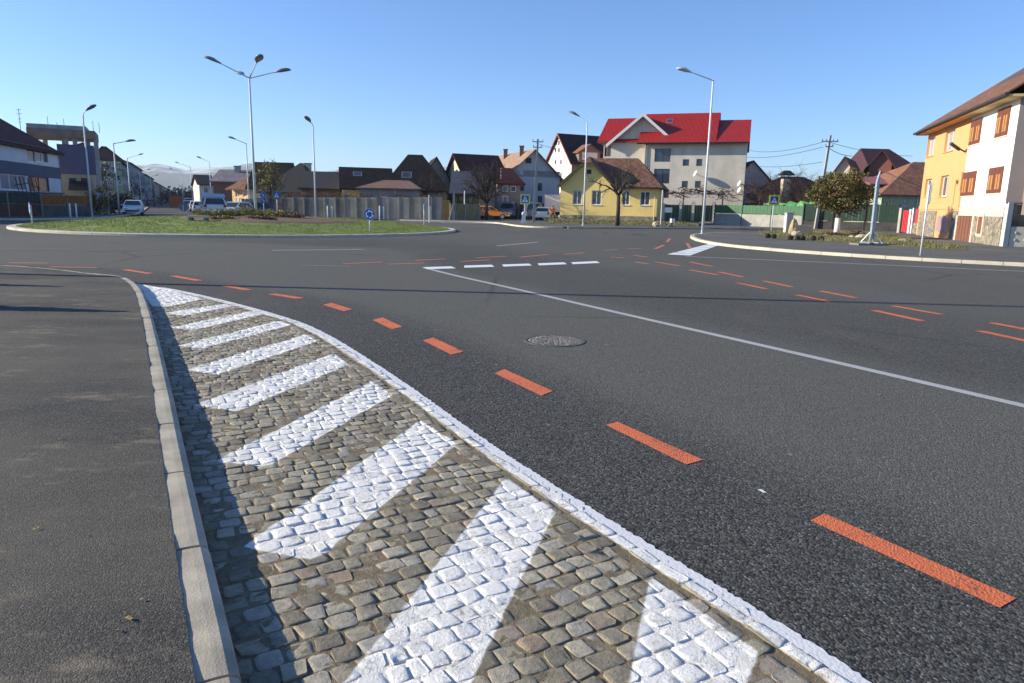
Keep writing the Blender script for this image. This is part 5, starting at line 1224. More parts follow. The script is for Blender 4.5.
mb.hexa([h.q(uS - .05, W / 2 - 1.6, ZR2 - .6), h.q(uS + .05, W / 2 - 1.6, ZR2 - .6), h.q(uS + .05, W / 2 + 1.6, ZR2 - .6), h.q(uS - .05, W / 2 + 1.6, ZR2 - .6)], [h.q(uS - .05, W / 2 - .05, ZR1 - .1), h.q(uS + .05, W / 2 - .05, ZR1 - .1), h.q(uS + .05, W / 2 + .05, ZR1 - .1), h.q(uS - .05, W / 2 + .05, ZR1 - .1)])
h.roof = h.part(mb, 'roof', T_RED)
# recessed left wing with its own gable
sb = 1.7; dl = d + sb; WL = Wall(wr_.p(-9, 0, -sb)[:2], wr_.p(14, 0, -sb)[:2]); zl = WL.sz(620, 141)[1]
gp_ = [WL.sz(*q) for q in ((607, 145), (644, 114.5), (666, 131.5))]
mb = h.mb(); q2 = lambda u, v, z: WL.p(u, z, -v); ul, ur = WL.sz(611, 150)[0], WL.sz(643, 150)[0]
mb.add([q2(ul, 0, -.2), q2(ur + .3, 0, -.2), q2(ur + .3, 0, zl), q2(ul, 0, zl)], [(0, 1, 2, 3)]); mb.add([q2(ul, 0, -.2), q2(ul, 9, -.2), q2(ul, 9, zl), q2(ul, 0, zl)], [(3, 2, 1, 0)])
c0, c1, c2 = gp_[0], gp_[1], (2 * gp_[1][0] - gp_[0][0], gp_[0][1])
mb.add([q2(ul, -.002, zl - .3), q2(c2[0], -.002, zl - .3), q2(c1[0], -.002, c1[1])], [(0, 1, 2)]); h.part(mb, 'wing_wall', S_WHT)
og = .7; mb = h.mb()
mb.slab([q2(c0[0], -og, c0[1]), q2(c1[0], -og, c1[1] + .1), q2(c1[0], 8, c1[1] + .1), q2(c0[0], 8, c0[1])], .2); mb.slab([q2(c1[0], -og, c1[1] + .1), q2(c2[0], -og, c2[1]), q2(c2[0], 8, c2[1]), q2(c1[0], 8, c1[1] + .1)], .2)
uL = WL.sz(598, 141)[0]; dR = dl + W / 2 - 1
ze = WL.sz(598, 141.5)[1]; WBk = Wall(WL.p(0, 0, -(W / 2 - 1))[:2], WL.p(5, 0, -(W / 2 - 1))[:2]); xr, zr3 = WBk.sz(604, 118.7)
mb.slab([q2(uL, -.5, ze), q2(c1[0], -.5, ze), q2(c1[0], W / 2 - 1, zr3), q2(xr + .6, W / 2 - 1, zr3)], .18); mb.slab([q2(uL, W - 2, ze), q2(uL, -.5, ze), q2(xr + .6, W / 2 - 1, zr3)], .18)
mb.build('wing_roof', T_RED, h.root) if False else h.part(mb, 'wing_roof', T_RED)
mb = h.mb()
for a, b in ((c0, (c1[0], c1[1] + .1)), ((c1[0], c1[1] + .1), c2)):
    lo = .42; mb.hexa([q2(a[0], -og - .12, a[1] - lo), q2(b[0], -og - .12, b[1] - lo), q2(b[0], -og - .004, b[1] - lo), q2(a[0], -og - .004, a[1] - lo)], [q2(a[0], -og - .12, a[1] + .02), q2(b[0], -og - .12, b[1] + .02), q2(b[0], -og - .004, b[1] + .02), q2(a[0], -og - .004, a[1] + .02)])
h.part(mb, 'gable_board', TRIMW)
r = WL.rect(604.8, 144, 609.2, 156); mb = h.mb(); WL.box(mb, r[0], r[1], r[2], r[3], -1.6, -1.5); fo = h.part(mb, 'balcony_window', mat('warm wood frame', (.33, .22, .13), .6)); mb = h.mb(); WL.box(mb, r[0] + .1, r[1] - .1, r[2] + .1, r[3] - .1, -1.5, -1.47); h.part(mb, 'pane', GLASS, fo)
mb = h.mb(); WL.box(mb, WL.sz(603.5, 150)[0], WL.sz(611, 150)[0], WL.sz(607, 160)[1], WL.sz(607, 156.5)[1], -1.6, .0); WL.box(mb, WL.sz(603.5, 150)[0], WL.sz(604.3, 150)[0], WL.sz(607, 157)[1], ze, -.3, -.1); WL.box(mb, WL.sz(604, 150)[0], ur, -.2, WL.sz(607, 160)[1], -4, -1.65); h.part(mb, 'balcony', S_WHT)
for px, py in ((669, 119.5), (685.2, 131.5), (704, 131.5)):
    p = wr_.sz(px, py); h.W = W; f = (Z(px, py, d + 3) - zE) / (ZR1 - zE)
    u = (A(px, py, d + W / 2 * min(.95, f)) - wr_.a).dot(wr_.t); h.skylight(u, min(.85, f), zR=ZR1 - .05, w=.8, h=1.1)
mb = h.mb(); mb.tube([h.q(0.2, -.1, .2), h.q(.2, -.1, zE - .3)], .07, 6); h.part(mb, 'downpipe', GUTTER)
mb = h.mb(); mb.tube([h.q(-.9, -o - .05, e - .05), h.q(wr_.L + .25, -o - .05, e - .05)], .09, 6); h.part(mb, 'gutter', GUTTER)
def dish(wall, px, py, r, label, off=.75, yaw=-1.45, zoff=0):
    u, z = wall.sz(px, py); q = wall.p(u, z, off); t = empty('satellite_dish', wall.p(u, z, 0), 0, label, 'satellite dish', 'satellite dishes')
    base = Vector(wall.p(u, z, 0)); m = MB(base)
    nrm = Vector((math.sin(yaw), -math.cos(yaw), .45)).normalized(); a = nrm.cross(Vector((0, 0, 1))).normalized(); b = a.cross(nrm); c = Vector(q)
    vs = [c]; n = 16
    for k in (1, 2, 3):
        f = k / 3
        for j in range(n): vs.append(c + (a * math.cos(2 * math.pi * j / n) + b * math.sin(2 * math.pi * j / n)) * r * f + nrm * .18 * r * 2 * f * f)
    m.add(vs, [(0, 1 + j, 1 + (j + 1) % n) for j in range(n)] + [(1 + k * n + j, 1 + (k + 1) * n + j, 1 + (k + 1) * n + (j + 1) % n, 1 + k * n + (j + 1) % n) for k in range(2) for j in range(n)])
    o = m.build('reflector', WHITE, t, True); sm = o.modifiers.new('solid', 'SOLIDIFY'); sm.thickness = .02
    m = MB(base); m.tube([base, c], .035, 6); m.tube([c - b * r, c + nrm * r * 1.1], .02, 5); m.build('bracket', STEEL, t)
dish(wr_, 696.3, 174.2, .40, 'white satellite dish in the middle of the off white block, between the small windows')
dish(wr_, 740, 184, .38, 'upper of the two satellite dishes at right corner of the off white block')
dish(wr_, 740, 190.5, .38, 'lower of the two satellite dishes at right corner of the off white block')
# ---------------- white gabled tower house, sunlit gable, shaded side with dormer
a = XY(545.5, 112); b = XY(570, 112 - 7.0)
w1 = Wall(a, b); zE = w1.sz(557, 160)[1]; zE = (Z(546, 164, 112) + Z(570, 160, 105)) / 2; zR = Z(559, 134, 108.5)
h = House('gable_house', 'tall white house with red edged gable and dark roof, left behind the yellow house', w1, 8.5, .1, zE, S_BW)
for px, py in ((556.5, 143), (559, 143), (555.5, 150), (559, 150), (555.5, 162), (561, 162), (556, 175), (561, 175)):
    u, z = w1.sz(px, py); 
    if z > zE - .4: mb = h.mb(); w1.box(mb, u - .22, u + .22, z - .3, z + .3, .004, .03); h.part(mb, 'window', DARK)
    else: h.window((u - .22, u + .22, z - .32, z + .32), DKFRAME, GLASS, 0, False)
h.walls(gable='front', zR=zR); h.roof_across(zR, T_NAVY, .5, .35)
mb = h.mb()
for u0, z0_, u1, z1_ in ((-.5, zE - .5 * (zR - zE) / (w1.L / 2) + .1, w1.L / 2, zR + .12), (w1.L / 2, zR + .12, w1.L + .5, zE - .5 * (zR - zE) / (w1.L / 2) + .1)):
    mb.hexa([h.q(u0, -.42, z0_ - .3), h.q(u1, -.42, z1_ - .3), h.q(u1, -.36, z1_ - .3), h.q(u0, -.36, z0_ - .3)], [h.q(u0, -.42, z0_), h.q(u1, -.42, z1_), h.q(u1, -.36, z1_), h.q(u0, -.36, z0_)])
h.part(mb, 'gable_board', mat('red brown board', (.28, .06, .035), .6))
ws = Wall(w1.b, (w1.b.x - w1.n.x * 8.5, w1.b.y - w1.n.y * 8.5))
S_SHADE = stucco('shade darkened plaster', (.22, .17, .15))  # side wall and dormer of the white house, darkened in colour for shade
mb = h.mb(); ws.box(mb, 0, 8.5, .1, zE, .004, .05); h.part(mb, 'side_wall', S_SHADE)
for r in ((1.0, 2.6, zE - 2.6, zE - 1.0), (3.6, 5.2, zE - 2.6, zE - 1.0), (1.0, 2.6, zE - 5.2, zE - 3.6), (3.6, 5.2, zE - 5.2, zE - 3.6)):
    mb = h.mb(); ws.box(mb, r[0], r[1], r[2], r[3], .05, .09); fo = h.part(mb, 'window', PVC); mb = h.mb(); ws.box(mb, r[0] + .1, r[1] - .1, r[2] + .1, r[3] - .1, .09, .1); h.part(mb, 'pane', GLASS, fo)
mb = h.mb(); ws.box(mb, .4, 5.8, zE - 3.4, zE - 2.8, .05, 1.0); h.part(mb, 'balcony', S_GREENP)
mb = h.mb(); zd = zE - .1; pts = lambda o_: [ws.p(1.0, zd, o_), ws.p(4.6, zd, o_), ws.p(4.6, zd + 1.5, o_), ws.p(2.8, zd + 2.5, o_), ws.p(1.0, zd + 1.5, o_)]
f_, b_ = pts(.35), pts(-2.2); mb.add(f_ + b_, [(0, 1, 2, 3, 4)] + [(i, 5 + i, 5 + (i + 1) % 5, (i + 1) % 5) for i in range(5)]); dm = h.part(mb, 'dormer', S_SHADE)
mb = h.mb(); mb.slab([ws.p(.7, zd + 1.35, .6), ws.p(2.8, zd + 2.6, .6), ws.p(2.8, zd + 2.6, -2.6), ws.p(.7, zd + 1.35, -2.6)], .1); mb.slab([ws.p(2.8, zd + 2.6, .6), ws.p(4.9, zd + 1.35, .6), ws.p(4.9, zd + 1.35, -2.6), ws.p(2.8, zd + 2.6, -2.6)], .1); h.part(mb, 'dormer_roof', T_ORANGE, dm)
mb = h.mb(); ws.box(mb, 1.5, 4.1, zd + .3, zd + 1.4, .354, .4); h.part(mb, 'dormer_window', PVC, dm); 
# ---------------- pale gable house with tan roof
w1 = wall_to(506, 92, 559, 20); zE = w1.sz(506, 176)[1]; zR = w1.sz(533, 150)[1]
h = House('gable_house', 'pale grey house whose broad gable faces the junction, with a sunlit tan tiled roof', w1, 13.5, .1, zE, S_PALE)
for r in ((527, 164, 530, 166.5), ): pass
u, z = w1.sz(528.5, 160.5); mb = h.mb(); w1.box(mb, u - .4, u + .4, z - .35, z + .35, .004, .04); h.part(mb, 'attic_window', DARK)
for px, py, dx, dy in ((540, 187, 2.2, 4), (522, 187, 2.2, 4), (540, 200, 2.2, 4), (524, 201, 2.2, 4), (521.5, 172.5, 1.6, 2.4)):
    h.window(w1.rect(px - dx, py - dy, px + dx, py + dy), DKFRAME, GLASS, 1, False)
h.walls(gable='front', zR=zR); h.roof_across(zR, T_TAN, .6, .5)
for v in (3.0, 9.5): h.chimney(w1.L * .42, v, zR + .6, mat('brick chimney', (.25, .12, .08), .9, .2, 5), .55, .55, zb=zR - 1)
gutter_ = None
# ---------------- maroon roofed house with cream gable
w1 = wall_to(465, 87, 505, 24); zE = w1.sz(480, 176)[1]; zR = Z(478, 154.5, 90)
h = House('maroon_roof_house', 'house with maroon roof and sunlit cream end gable behind the big bare tree', w1, 7.0, .1, zE, S_CREAM)
for r in ((474, 193, 480, 202), (486, 193, 491, 202), (496, 193, 501, 203)): h.window(w1.rect(*r), PVC, CURTAIN, 1)
h.walls(gable='side', zR=zR); h.roof_along(zR, T_MAROON, .5, .45)
w2 = wall_to(497, 83.5, 520, 12); h2zE = w2.sz(505, 183.5)[1]
mb = h.mb(); q3 = lambda u, v, z: w2.p(u, z, -v); zt2 = Z(507, 167.5, 85.5)
mb.slab([q3(-.4, -.5, h2zE), q3(w2.L + .5, -.5, h2zE), q3(w2.L - .6, 2.6, zt2), q3(.4, 2.6, zt2)], .15); mb.slab([q3(w2.L + .5, -.5, h2zE), q3(w2.L + .5, 5, h2zE), q3(w2.L - .6, 2.6, zt2)], .15); h.part(mb, 'porch_roof', T_MAROON)
mb = h.mb(); mb.hexa([q3(0, 0, -.2), q3(w2.L, 0, -.2), q3(w2.L, 4.4, -.2), q3(0, 4.4, -.2)], [q3(0, 0, h2zE - .1), q3(w2.L, 0, h2zE - .1), q3(w2.L, 4.4, h2zE - .1), q3(0, 4.4, h2zE - .1)]); h.part(mb, 'porch_wall', S_TAUPE)
for r in ((502.5, 185.5, 508, 191.5), (510.5, 186, 516, 191.8), (502.5, 196, 508, 203)):
    r = w2.rect(*r); mb = h.mb(); w2.box(mb, *r, .004, .05); fo = h.part(mb, 'window', PVC); mb = h.mb(); w2.box(mb, r[0] + .08, r[1] - .08, r[2] + .08, r[3] - .08, .05, .06); h.part(mb, 'pane', GLASS, fo)
w3 = wall_to(473, 84.5, 497, 8); zc_ = Z(484, 172, 84.5); zz_ = Z(484, 186, 84.5)
mb = h.mb(); mb.add([w3.p(0, -.2, 0), w3.p(w3.L, -.2, 0), w3.p(w3.L, zz_, 0), w3.p(w3.L * .5, zc_, 0), w3.p(0, zz_, 0)] + [w3.p(0, -.2, -3), w3.p(w3.L, -.2, -3), w3.p(w3.L, zz_, -3), w3.p(w3.L * .5, zc_, -3), w3.p(0, zz_, -3)], [(0, 1, 2, 3, 4), (0, 4, 9, 5), (1, 6, 7, 2)]); h.part(mb, 'front_gable', S_CREAM)
mb = h.mb(); mb.slab([w3.p(-.4, zz_ - .2, .4), w3.p(w3.L / 2, zc_ + .1, .4), w3.p(w3.L / 2, zc_ + .1, -4), w3.p(-.4, zz_ - .2, -4)], .12); mb.slab([w3.p(w3.L / 2, zc_ + .1, .4), w3.p(w3.L + .4, zz_ - .2, .4), w3.p(w3.L + .4, zz_ - .2, -4), w3.p(w3.L / 2, zc_ + .1, -4)], .12); h.part(mb, 'front_gable_roof', T_MAROON)
# ---------------- frosted roof shop, yellow green front
w1 = wall_to(452, 83, 478, 0); zE = w1.sz(465, 190)[1]
h = House('shop', 'low shop with yellow green front and frosted roof coloured blue grey for shade left of the bare tree', w1, 6, .1, zE, stucco('yellow green plaster', (.22, .20, .08)), 'shop')
for r in ((468, 196, 473, 203), (458, 196, 463, 203)): h.window(w1.rect(*r), DKFRAME, GLASS, 0, False)
h.walls(gable='side', zR=Z(465, 172, 86)); h.roof_along(Z(465, 172, 86), tiles('shade blue frosted roof', (.05, .06, .09), (.06, .075, .11), (.08, .10, .14)), .7, .3)  # frosted roof, with the dark blue of shade put into its colour
# ---------------- houses behind the concrete fence
def simple_house(name, label, pxa, da, pxb, ang, W, pyE, pyR, roofm, wallm, kind, wins=(), z0=.1, hl=0, hr=0, o=.5, group=None, frame=None, pane=None, dR=None):
    w = wall_to(pxa, da, pxb, ang); pm = (pxa + pxb) / 2; zE = w.sz(pm, pyE)[1]; bm = (w.a.y + w.b.y) / 2
    zR = Z(pm, pyR, bm if kind == 'across' else bm + W / 2)
    hh = House(name, label, w, W, z0, zE, wallm, group=group)
    for r in wins: hh.window(w.rect(*r), frame or PVC, pane or GLASS, 1, False)
    hh.walls(gable={'along': 'side', 'across': 'front'}.get(kind), zR=zR)
    (hh.roof_along(zR, roofm, o) if kind == 'along' else hh.roof_across(zR, roofm, o) if kind == 'across' else hh.roof_hip(zR, roofm, hl, hr, o)); hh.zR = zR
    return hh
simple_house('dark_roof_house', 'house with frosted dark hipped roof behind the fence, right of the autumn tree', 262, 82, 313, 0, 9, 190, 163.5, T_FROST, S_OLD, 'hip', (), hl=3.2, hr=2.4)
simple_house('dark_roof_house', 'house with dark roof frosted low down and pale left verge, behind the slim lamp', 302, 80, 354, 8, 8, 187.5, 172.5, T_FROST, S_BROWNW, 'along', ())
hh = simple_house('dark_roof_house', 'house with dark roof, pale left verge and one roof window behind the concrete fence', 343, 78, 392, 14, 8, 187, 168.5, T_DARK, stucco('warm yellow wall', (.60, .45, .18)), 'along', ((344, 190, 347.5, 198),), o=.6); hh.skylight(hh.w.L * .32, .62, zR=hh.zR, w=1.0, h=1.0)
hh = simple_house('big_dark_house', 'largest dark hipped roof behind the concrete fence, by the dark bare tree', 384, 84, 447, 6, 11, 188, 155.5, T_DARK, S_OLD, 'hip', (), hl=2.6, hr=3.0); hh.skylight(hh.w.L * .35, .35, zR=hh.zR, w=1.2, h=1.2)
simple_house('dark_roof_house', 'narrow dark gabled roof squeezed at right of the largest dark roof', 424, 91, 449, 12, 8, 178, 157.5, T_DARK, S_OLD, 'across', ())
simple_house('low_shed', 'low shed with brown tin roof just behind the concrete fence, below the largest dark roof', 360, 75.5, 418, 2, 5, 188, 181, tiles('brown tin', (.20, .11, .075), (.23, .13, .09), (.26, .15, .10), .6, .5), stucco('bluish old plaster', (.30, .32, .33), .15, .4), 'hip', (), hl=2.2, hr=1.2, o=.4)
# ---------------- houses left of the autumn tree
hh = simple_house('brown_house', 'brown house with pale violet grey roof behind the parked pickup', 214, 98, 250, 6, 9, 181, 170.5, tiles('violet grey roof', (.16, .14, .16), (.21, .18, .20), (.25, .22, .24)), S_BROWNW, 'along', (), o=.5)
hh.chimney(hh.w.L * .5, hh.W * .4, hh.zR + .5, S_GREY, .7, .6, zb=hh.zR - 1)
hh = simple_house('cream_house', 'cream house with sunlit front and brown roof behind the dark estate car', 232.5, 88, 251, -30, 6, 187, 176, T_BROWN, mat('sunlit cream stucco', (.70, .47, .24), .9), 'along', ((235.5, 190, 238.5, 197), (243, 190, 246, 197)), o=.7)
hh.chimney(hh.w.L * .6, hh.W * .45, hh.zR + .8, S_CREAM, .5, .5, zb=hh.zR - 1)
simple_house('white_house', 'small white house with dark violet roof and low balcony, left of the brown house', 200, 118, 214, 30, 9, 184, 175.5, T_NAVY, S_WHT, 'along', ((204, 187, 208, 193),), o=.5)
simple_house('dark_house', 'dark roofed house with a cream chimney behind the autumn tree', 250, 84, 284, 4, 8, 186, 163, T_DARK, S_CREAM, 'along', ()).chimney(6.2, 3, Z(280, 163, 86), S_CREAM, .7, .6, zb=4)
# ---------------- right: houses beyond the green fence
simple_house('grey_gable_house', 'house with grey gable directly right of the off white block', 732, 98, 766, -6, 9, 178.5, 161, T_MAROON, S_PALE, 'across', ((744, 184, 748, 190),))
w1 = wall_to(738, 90, 762, 0)
simple_house('brown_roof_house', 'low house with brown roof behind the bare brown trees', 766, 92, 838, 2, 9, 193, 177.5, T_MAROON2, S_OLD, 'hip', (), hl=3.5, hr=3)
x, y = XY(783, 83); t = empty('garden_chimney', (x, y, .1), 0, 'cream chimney with dark hood standing among the bare brown trees', 'chimney')
zt = Z(783, 179, 83) - .1; m = MB(); m.box(-.42, .42, -.4, .4, -.1, zt); m.build('stack', S_CREAM, t); m = MB(); m.hexa([(-.85, -.7, zt + .42), (.85, -.7, zt + .42), (.85, .7, zt + .42), (-.85, .7, zt + .42)], [(-.3, -.3, zt + .95), (.3, -.3, zt + .95), (.3, .3, zt + .95), (-.3, .3, zt + .95)])
for sx in (-.38, .38):
    for sy in (-.35, .35): m.tube([(sx, sy, zt), (sx, sy, zt + .45)], .05, 5)
m.build('hood', BLACK, t)
hh = simple_house('gable_house', 'house with sunlit cream gable and maroon roof behind the round olive tree', 821, 84, 858, -32, 9, 186, 157, T_MAROON2, S_CREAM, 'across', ())
simple_house('big_maroon_house', 'large house with dark maroon roof, left behind the steel mast', 873, 95, 930, 4, 11, 179, 150, tiles('dark maroon tiles', (.055, .02, .025), (.075, .026, .03), (.09, .03, .035), .6), S_BROWNW, 'hip', (), hl=.4, hr=3.4, o=.6)
simple_house('gable_house', 'house with small brick red gable joined to the dark maroon roof', 864, 90, 886, -24, 8, 164, 150.5, T_MAROON2, stucco('brick red wall', (.26, .10, .07)), 'across', ())
hh = simple_house('brick_roof_house', 'pale green house with broad orange brown tiled roof left of the peach house', 880, 70, 965, 4, 10, 193, 163, T_ORANGE, S_GREENP, 'hip', ((903, 200, 907, 206),), o=.5, hl=6.0, hr=1); downpipe(hh, 3.6, hh.zE)
w1 = wall_to(868, 72, 894, 0); zE = w1.sz(880, 184)[1]; h = House('low_red_roof', 'low annex with pinkish red lean-to roof behind the steel mast', w1, 4, .1, zE, S_BROWNW, 'annex'); h.walls(); mb = h.mb(); mb.slab([h.q(-.3, -.4, zE), h.q(w1.L + .3, -.4, zE), h.q(w1.L + .3, 4, zE + .9), h.q(-.3, 4, zE + .9)], .12); h.roof = h.part(mb, 'roof', tiles('pinkish red sheet', (.32, .11, .09), (.36, .13, .11), (.4, .15, .13), .6, .5))

# ---------------- peach and white house on the right
a = XY(918.5, 53.5); b = XY(1003.5, 36.3); w1 = Wall(a, b)
us = w1.sz(966, 180)[0] if False else w1.sz(962.5, 190)[0]
zE = (Z(925, 131, 53.5) + Z(1018, 98, 36.3)) / 2; 
h = House('double_house', 'two storey house, half peach and half bright white, with brown shutters', w1, 10.5, .1, zE, S_PEACH, rev=.24)
zb1 = w1.sz(985, 211.5)[1]; zb0 = w1.sz(927, 208)[1]
for r in ((928.5, 137, 935.5, 155.5), (946.5, 130.5, 955.5, 150.5), (926, 179, 932, 196), (941.5, 175.5, 949, 196.5)):
    rr_ = w1.rect(*r); h.window(rr_, PVC, CURTAIN if r[1] < 150 else GLASS, 1, True, .09, S_PEACH)
sh = []
def shutters(r):
    u0, u1, a_, b_ = r; fo = h.window(r, WOODB, GLASS, 1, True, .06, S_PINK)
    n = 2; c = (u0 + u1) / 2
    for p, q_ in ((u0 - .02, c - .012), (c + .012, u1 + .02)):
        m = h.mb(); w1.box(m, p, q_, a_ - .02, b_ + .02, .012, .055); s_ = h.part(m, 'shutter', WOODB)
        m = h.mb(); iw = (q_ - p)
        for k in range(2):
            g0 = p + iw * (.18 + .36 * k); w1.box(m, g0, g0 + iw * .24, a_ + (b_ - a_) * .14, b_ - (b_ - a_) * .28, .055, .075)
        h.part(m, 'shutter_panel', mat('light shutter slat', (.42, .20, .07), .6, .2, 6), s_)
for r in ((972.8, 119.5, 983, 143.5), (999.5, 108, 1011.5, 135.5), (964.6, 172, 977.2, 195.5), (990.6, 167.5, 1004.5, 193)): shutters(w1.rect(*r))
h.walls()
m = h.mb(); w1.box(m, us, w1.L + .02, zb1, zE, .004, .03)
# white facing slab cut round the shutters: built as bands
m = h.mb(); rs_ = sorted([r for r in h.open if r[0] > us]); uu = sorted({us, w1.L + .01} | {v for r in rs_ for v in r[:2]}); zz = sorted({zb1, zE} | {v for r in rs_ for v in r[2:]})
for i in range(len(uu) - 1):
    for j in range(len(zz) - 1):
        cu, cz = (uu[i] + uu[i + 1]) / 2, (zz[j] + zz[j + 1]) / 2
        if any(r[0] < cu < r[1] and r[2] < cz < r[3] for r in rs_): continue
        m.add([w1.p(uu[i], zz[j], .01), w1.p(uu[i + 1], zz[j], .01), w1.p(uu[i + 1], zz[j + 1], .01), w1.p(uu[i], zz[j + 1], .01)], [(0, 1, 2, 3)])
h.part(m, 'white_front', S_BW)
m = h.mb(); w1.box(m, us, w1.L + .03, zb1 - .25, zb1 + .22, .012, .035); h.part(m, 'plaster_band', S_PINK)
d0 = w1.rect(959, 215, 974, 239.5); 
for q0_, q1_ in ((us + .05, d0[0] - .25), (d0[1] + .25, w1.L + .04)): m = h.mb(); w1.box(m, q0_, q1_, -.2, zb1 - .25, .004, .05); h.part(m, 'stone_base', STONE)
m = h.mb(); w1.box(m, d0[0] - .25, d0[0], -.1, zb1 - .25, .004, .07); w1.box(m, d0[1], d0[1] + .25, -.1, zb1 - .25, .004, .07); w1.box(m, d0[0], d0[1], d0[3], zb1 - .25, .004, .07); h.part(m, 'door_frame', S_PINK)
dd = h.panel((d0[0], d0[1], .1, d0[3]), DOORB, 'door', .03); m = h.mb(); 
for k in range(1, 5): u = d0[0] + (d0[1] - d0[0]) * k / 5; w1.box(m, u - .02, u + .02, .12, d0[3] - .02, .03, .045)
h.part(m, 'door_batten', WOODB, dd)
n0 = w1.rect(980.5, 216.5, 984.5, 234); fr_ = h.panel((n0[0] - .15, n0[1] + .15, n0[2] - .15, n0[3] + .15), S_PINK, 'slit_window', .08, .05); m = h.mb(); w1.box(m, n0[0], n0[1], n0[2], n0[3], .08, .095); h.part(m, 'pane', DOORB, fr_)
g0 = w1.rect(938, 214.5, 950.5, 238); gd = h.panel((g0[0], g0[1], .1, g0[3]), S_PEACH, 'garage_door', .06)
for k in range(3): m = h.mb(); zz0 = g0[3] - (g0[3] - .3) * (.02 + k * .25); w1.box(m, g0[0] + .2, g0[1] - .2, zz0 - .42, zz0 - .08, .06, .07); h.part(m, 'garage_pane', mat('tinted garage pane', (.40, .26, .30), .3), gd)
for q0, q1 in ((919.8, 924.5), (927.5, 936.5), (952, 958)): r = w1.rect(q0, 216, q1, 237); h.panel((max(.05, r[0]), r[1], -.1, zb0 - .2), STONE, 'stone_pier', .045)
m = h.mb(); w1.box(m, 0, us, zb0 - .1, zb0 + .12, .004, .04); h.part(m, 'peach_band', S_PEACH)
# right end wall; its shade is put into the taupe colour
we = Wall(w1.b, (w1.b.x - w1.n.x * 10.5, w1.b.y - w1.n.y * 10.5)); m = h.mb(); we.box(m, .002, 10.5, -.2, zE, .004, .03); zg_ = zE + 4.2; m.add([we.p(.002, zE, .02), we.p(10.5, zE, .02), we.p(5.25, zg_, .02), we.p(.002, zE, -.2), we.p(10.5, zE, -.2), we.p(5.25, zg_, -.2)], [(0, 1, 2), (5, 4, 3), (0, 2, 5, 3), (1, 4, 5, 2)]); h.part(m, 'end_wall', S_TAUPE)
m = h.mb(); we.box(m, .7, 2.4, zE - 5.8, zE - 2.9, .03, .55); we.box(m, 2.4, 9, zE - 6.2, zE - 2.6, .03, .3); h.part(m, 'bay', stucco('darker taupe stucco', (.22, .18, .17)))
# roof: overhanging tiled roof with warm underside
o = .8; zr = zE + 4.4; m = h.mb(); L = w1.L; e = zE + .10; W = 10.5
m.slab([h.q(-.5, -o, e), h.q(L + .75, -o, e), h.q(L + .75, W / 2, zr), h.q(3.6, W / 2, zr)], .1); m.slab([h.q(-.5, W + o, e), h.q(-.5, -o, e), h.q(3.6, W / 2, zr)], .1); m.slab([h.q(L + .75, W + o, e), h.q(-.5, W + o, e), h.q(3.6, W / 2, zr), h.q(L + .75, W / 2, zr)], .1)
h.roof = h.part(m, 'roof', T_BROWN)
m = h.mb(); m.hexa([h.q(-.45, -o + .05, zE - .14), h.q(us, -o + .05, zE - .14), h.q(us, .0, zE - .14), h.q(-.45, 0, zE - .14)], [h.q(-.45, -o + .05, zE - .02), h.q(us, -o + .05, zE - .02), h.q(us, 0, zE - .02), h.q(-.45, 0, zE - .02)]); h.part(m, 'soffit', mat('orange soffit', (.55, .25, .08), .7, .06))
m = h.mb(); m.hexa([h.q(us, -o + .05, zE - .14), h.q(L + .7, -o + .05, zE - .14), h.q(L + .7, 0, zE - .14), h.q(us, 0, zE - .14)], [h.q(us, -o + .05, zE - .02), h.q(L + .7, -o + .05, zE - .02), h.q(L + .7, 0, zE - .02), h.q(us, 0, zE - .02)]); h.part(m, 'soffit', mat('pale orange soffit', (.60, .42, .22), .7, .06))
m = h.mb(); m.tube([h.q(-.5, -o - .06, zE - .02), h.q(L + .75, -o - .06, zE - .02)], .085, 8); h.part(m, 'gutter', GUTTER)
m = h.mb(); m.tube([h.q(6, W / 2, zr + .1), h.q(L + .7, W / 2, zr + .1)], .12, 6); h.part(m, 'ridge', T_BROWN, h.roof)
m = h.mb(); zq = lambda v: e + (v + o) / (W / 2 + o) * (zr - e) + .06; m.slab([h.q(L * .30, 2.4, zq(2.4)), h.q(L * .66, 2.4, zq(2.4)), h.q(L * .66, 3.3, zq(3.3)), h.q(L * .30, 3.3, zq(3.3))], .05); m.build('roof_panel', DKFRAME, h.root)
m = h.mb(); u_ = us - .1; m.tube([h.q(u_, -.08, zb0), h.q(u_, -.08, zE - 3.6)], .03, 6); w1.box(m, us - .25, us - .05, zE - 4.4, zE - 3.3, .03, .14); h.part(m, 'meter_box', S_PEACH)
m = h.mb(); uu_, zz_ = w1.sz(964.5, 151.5); m.tube([h.q(uu_, 0, zz_), h.q(uu_ + .55, -.75, zz_ + .3)], .045, 6); m.tube([h.q(uu_ + .25, -.35, zz_ + .1), h.q(uu_ + .7, -.95, zz_ + .42)], .1, 6); h.part(m, 'wall_lamp', BLK)
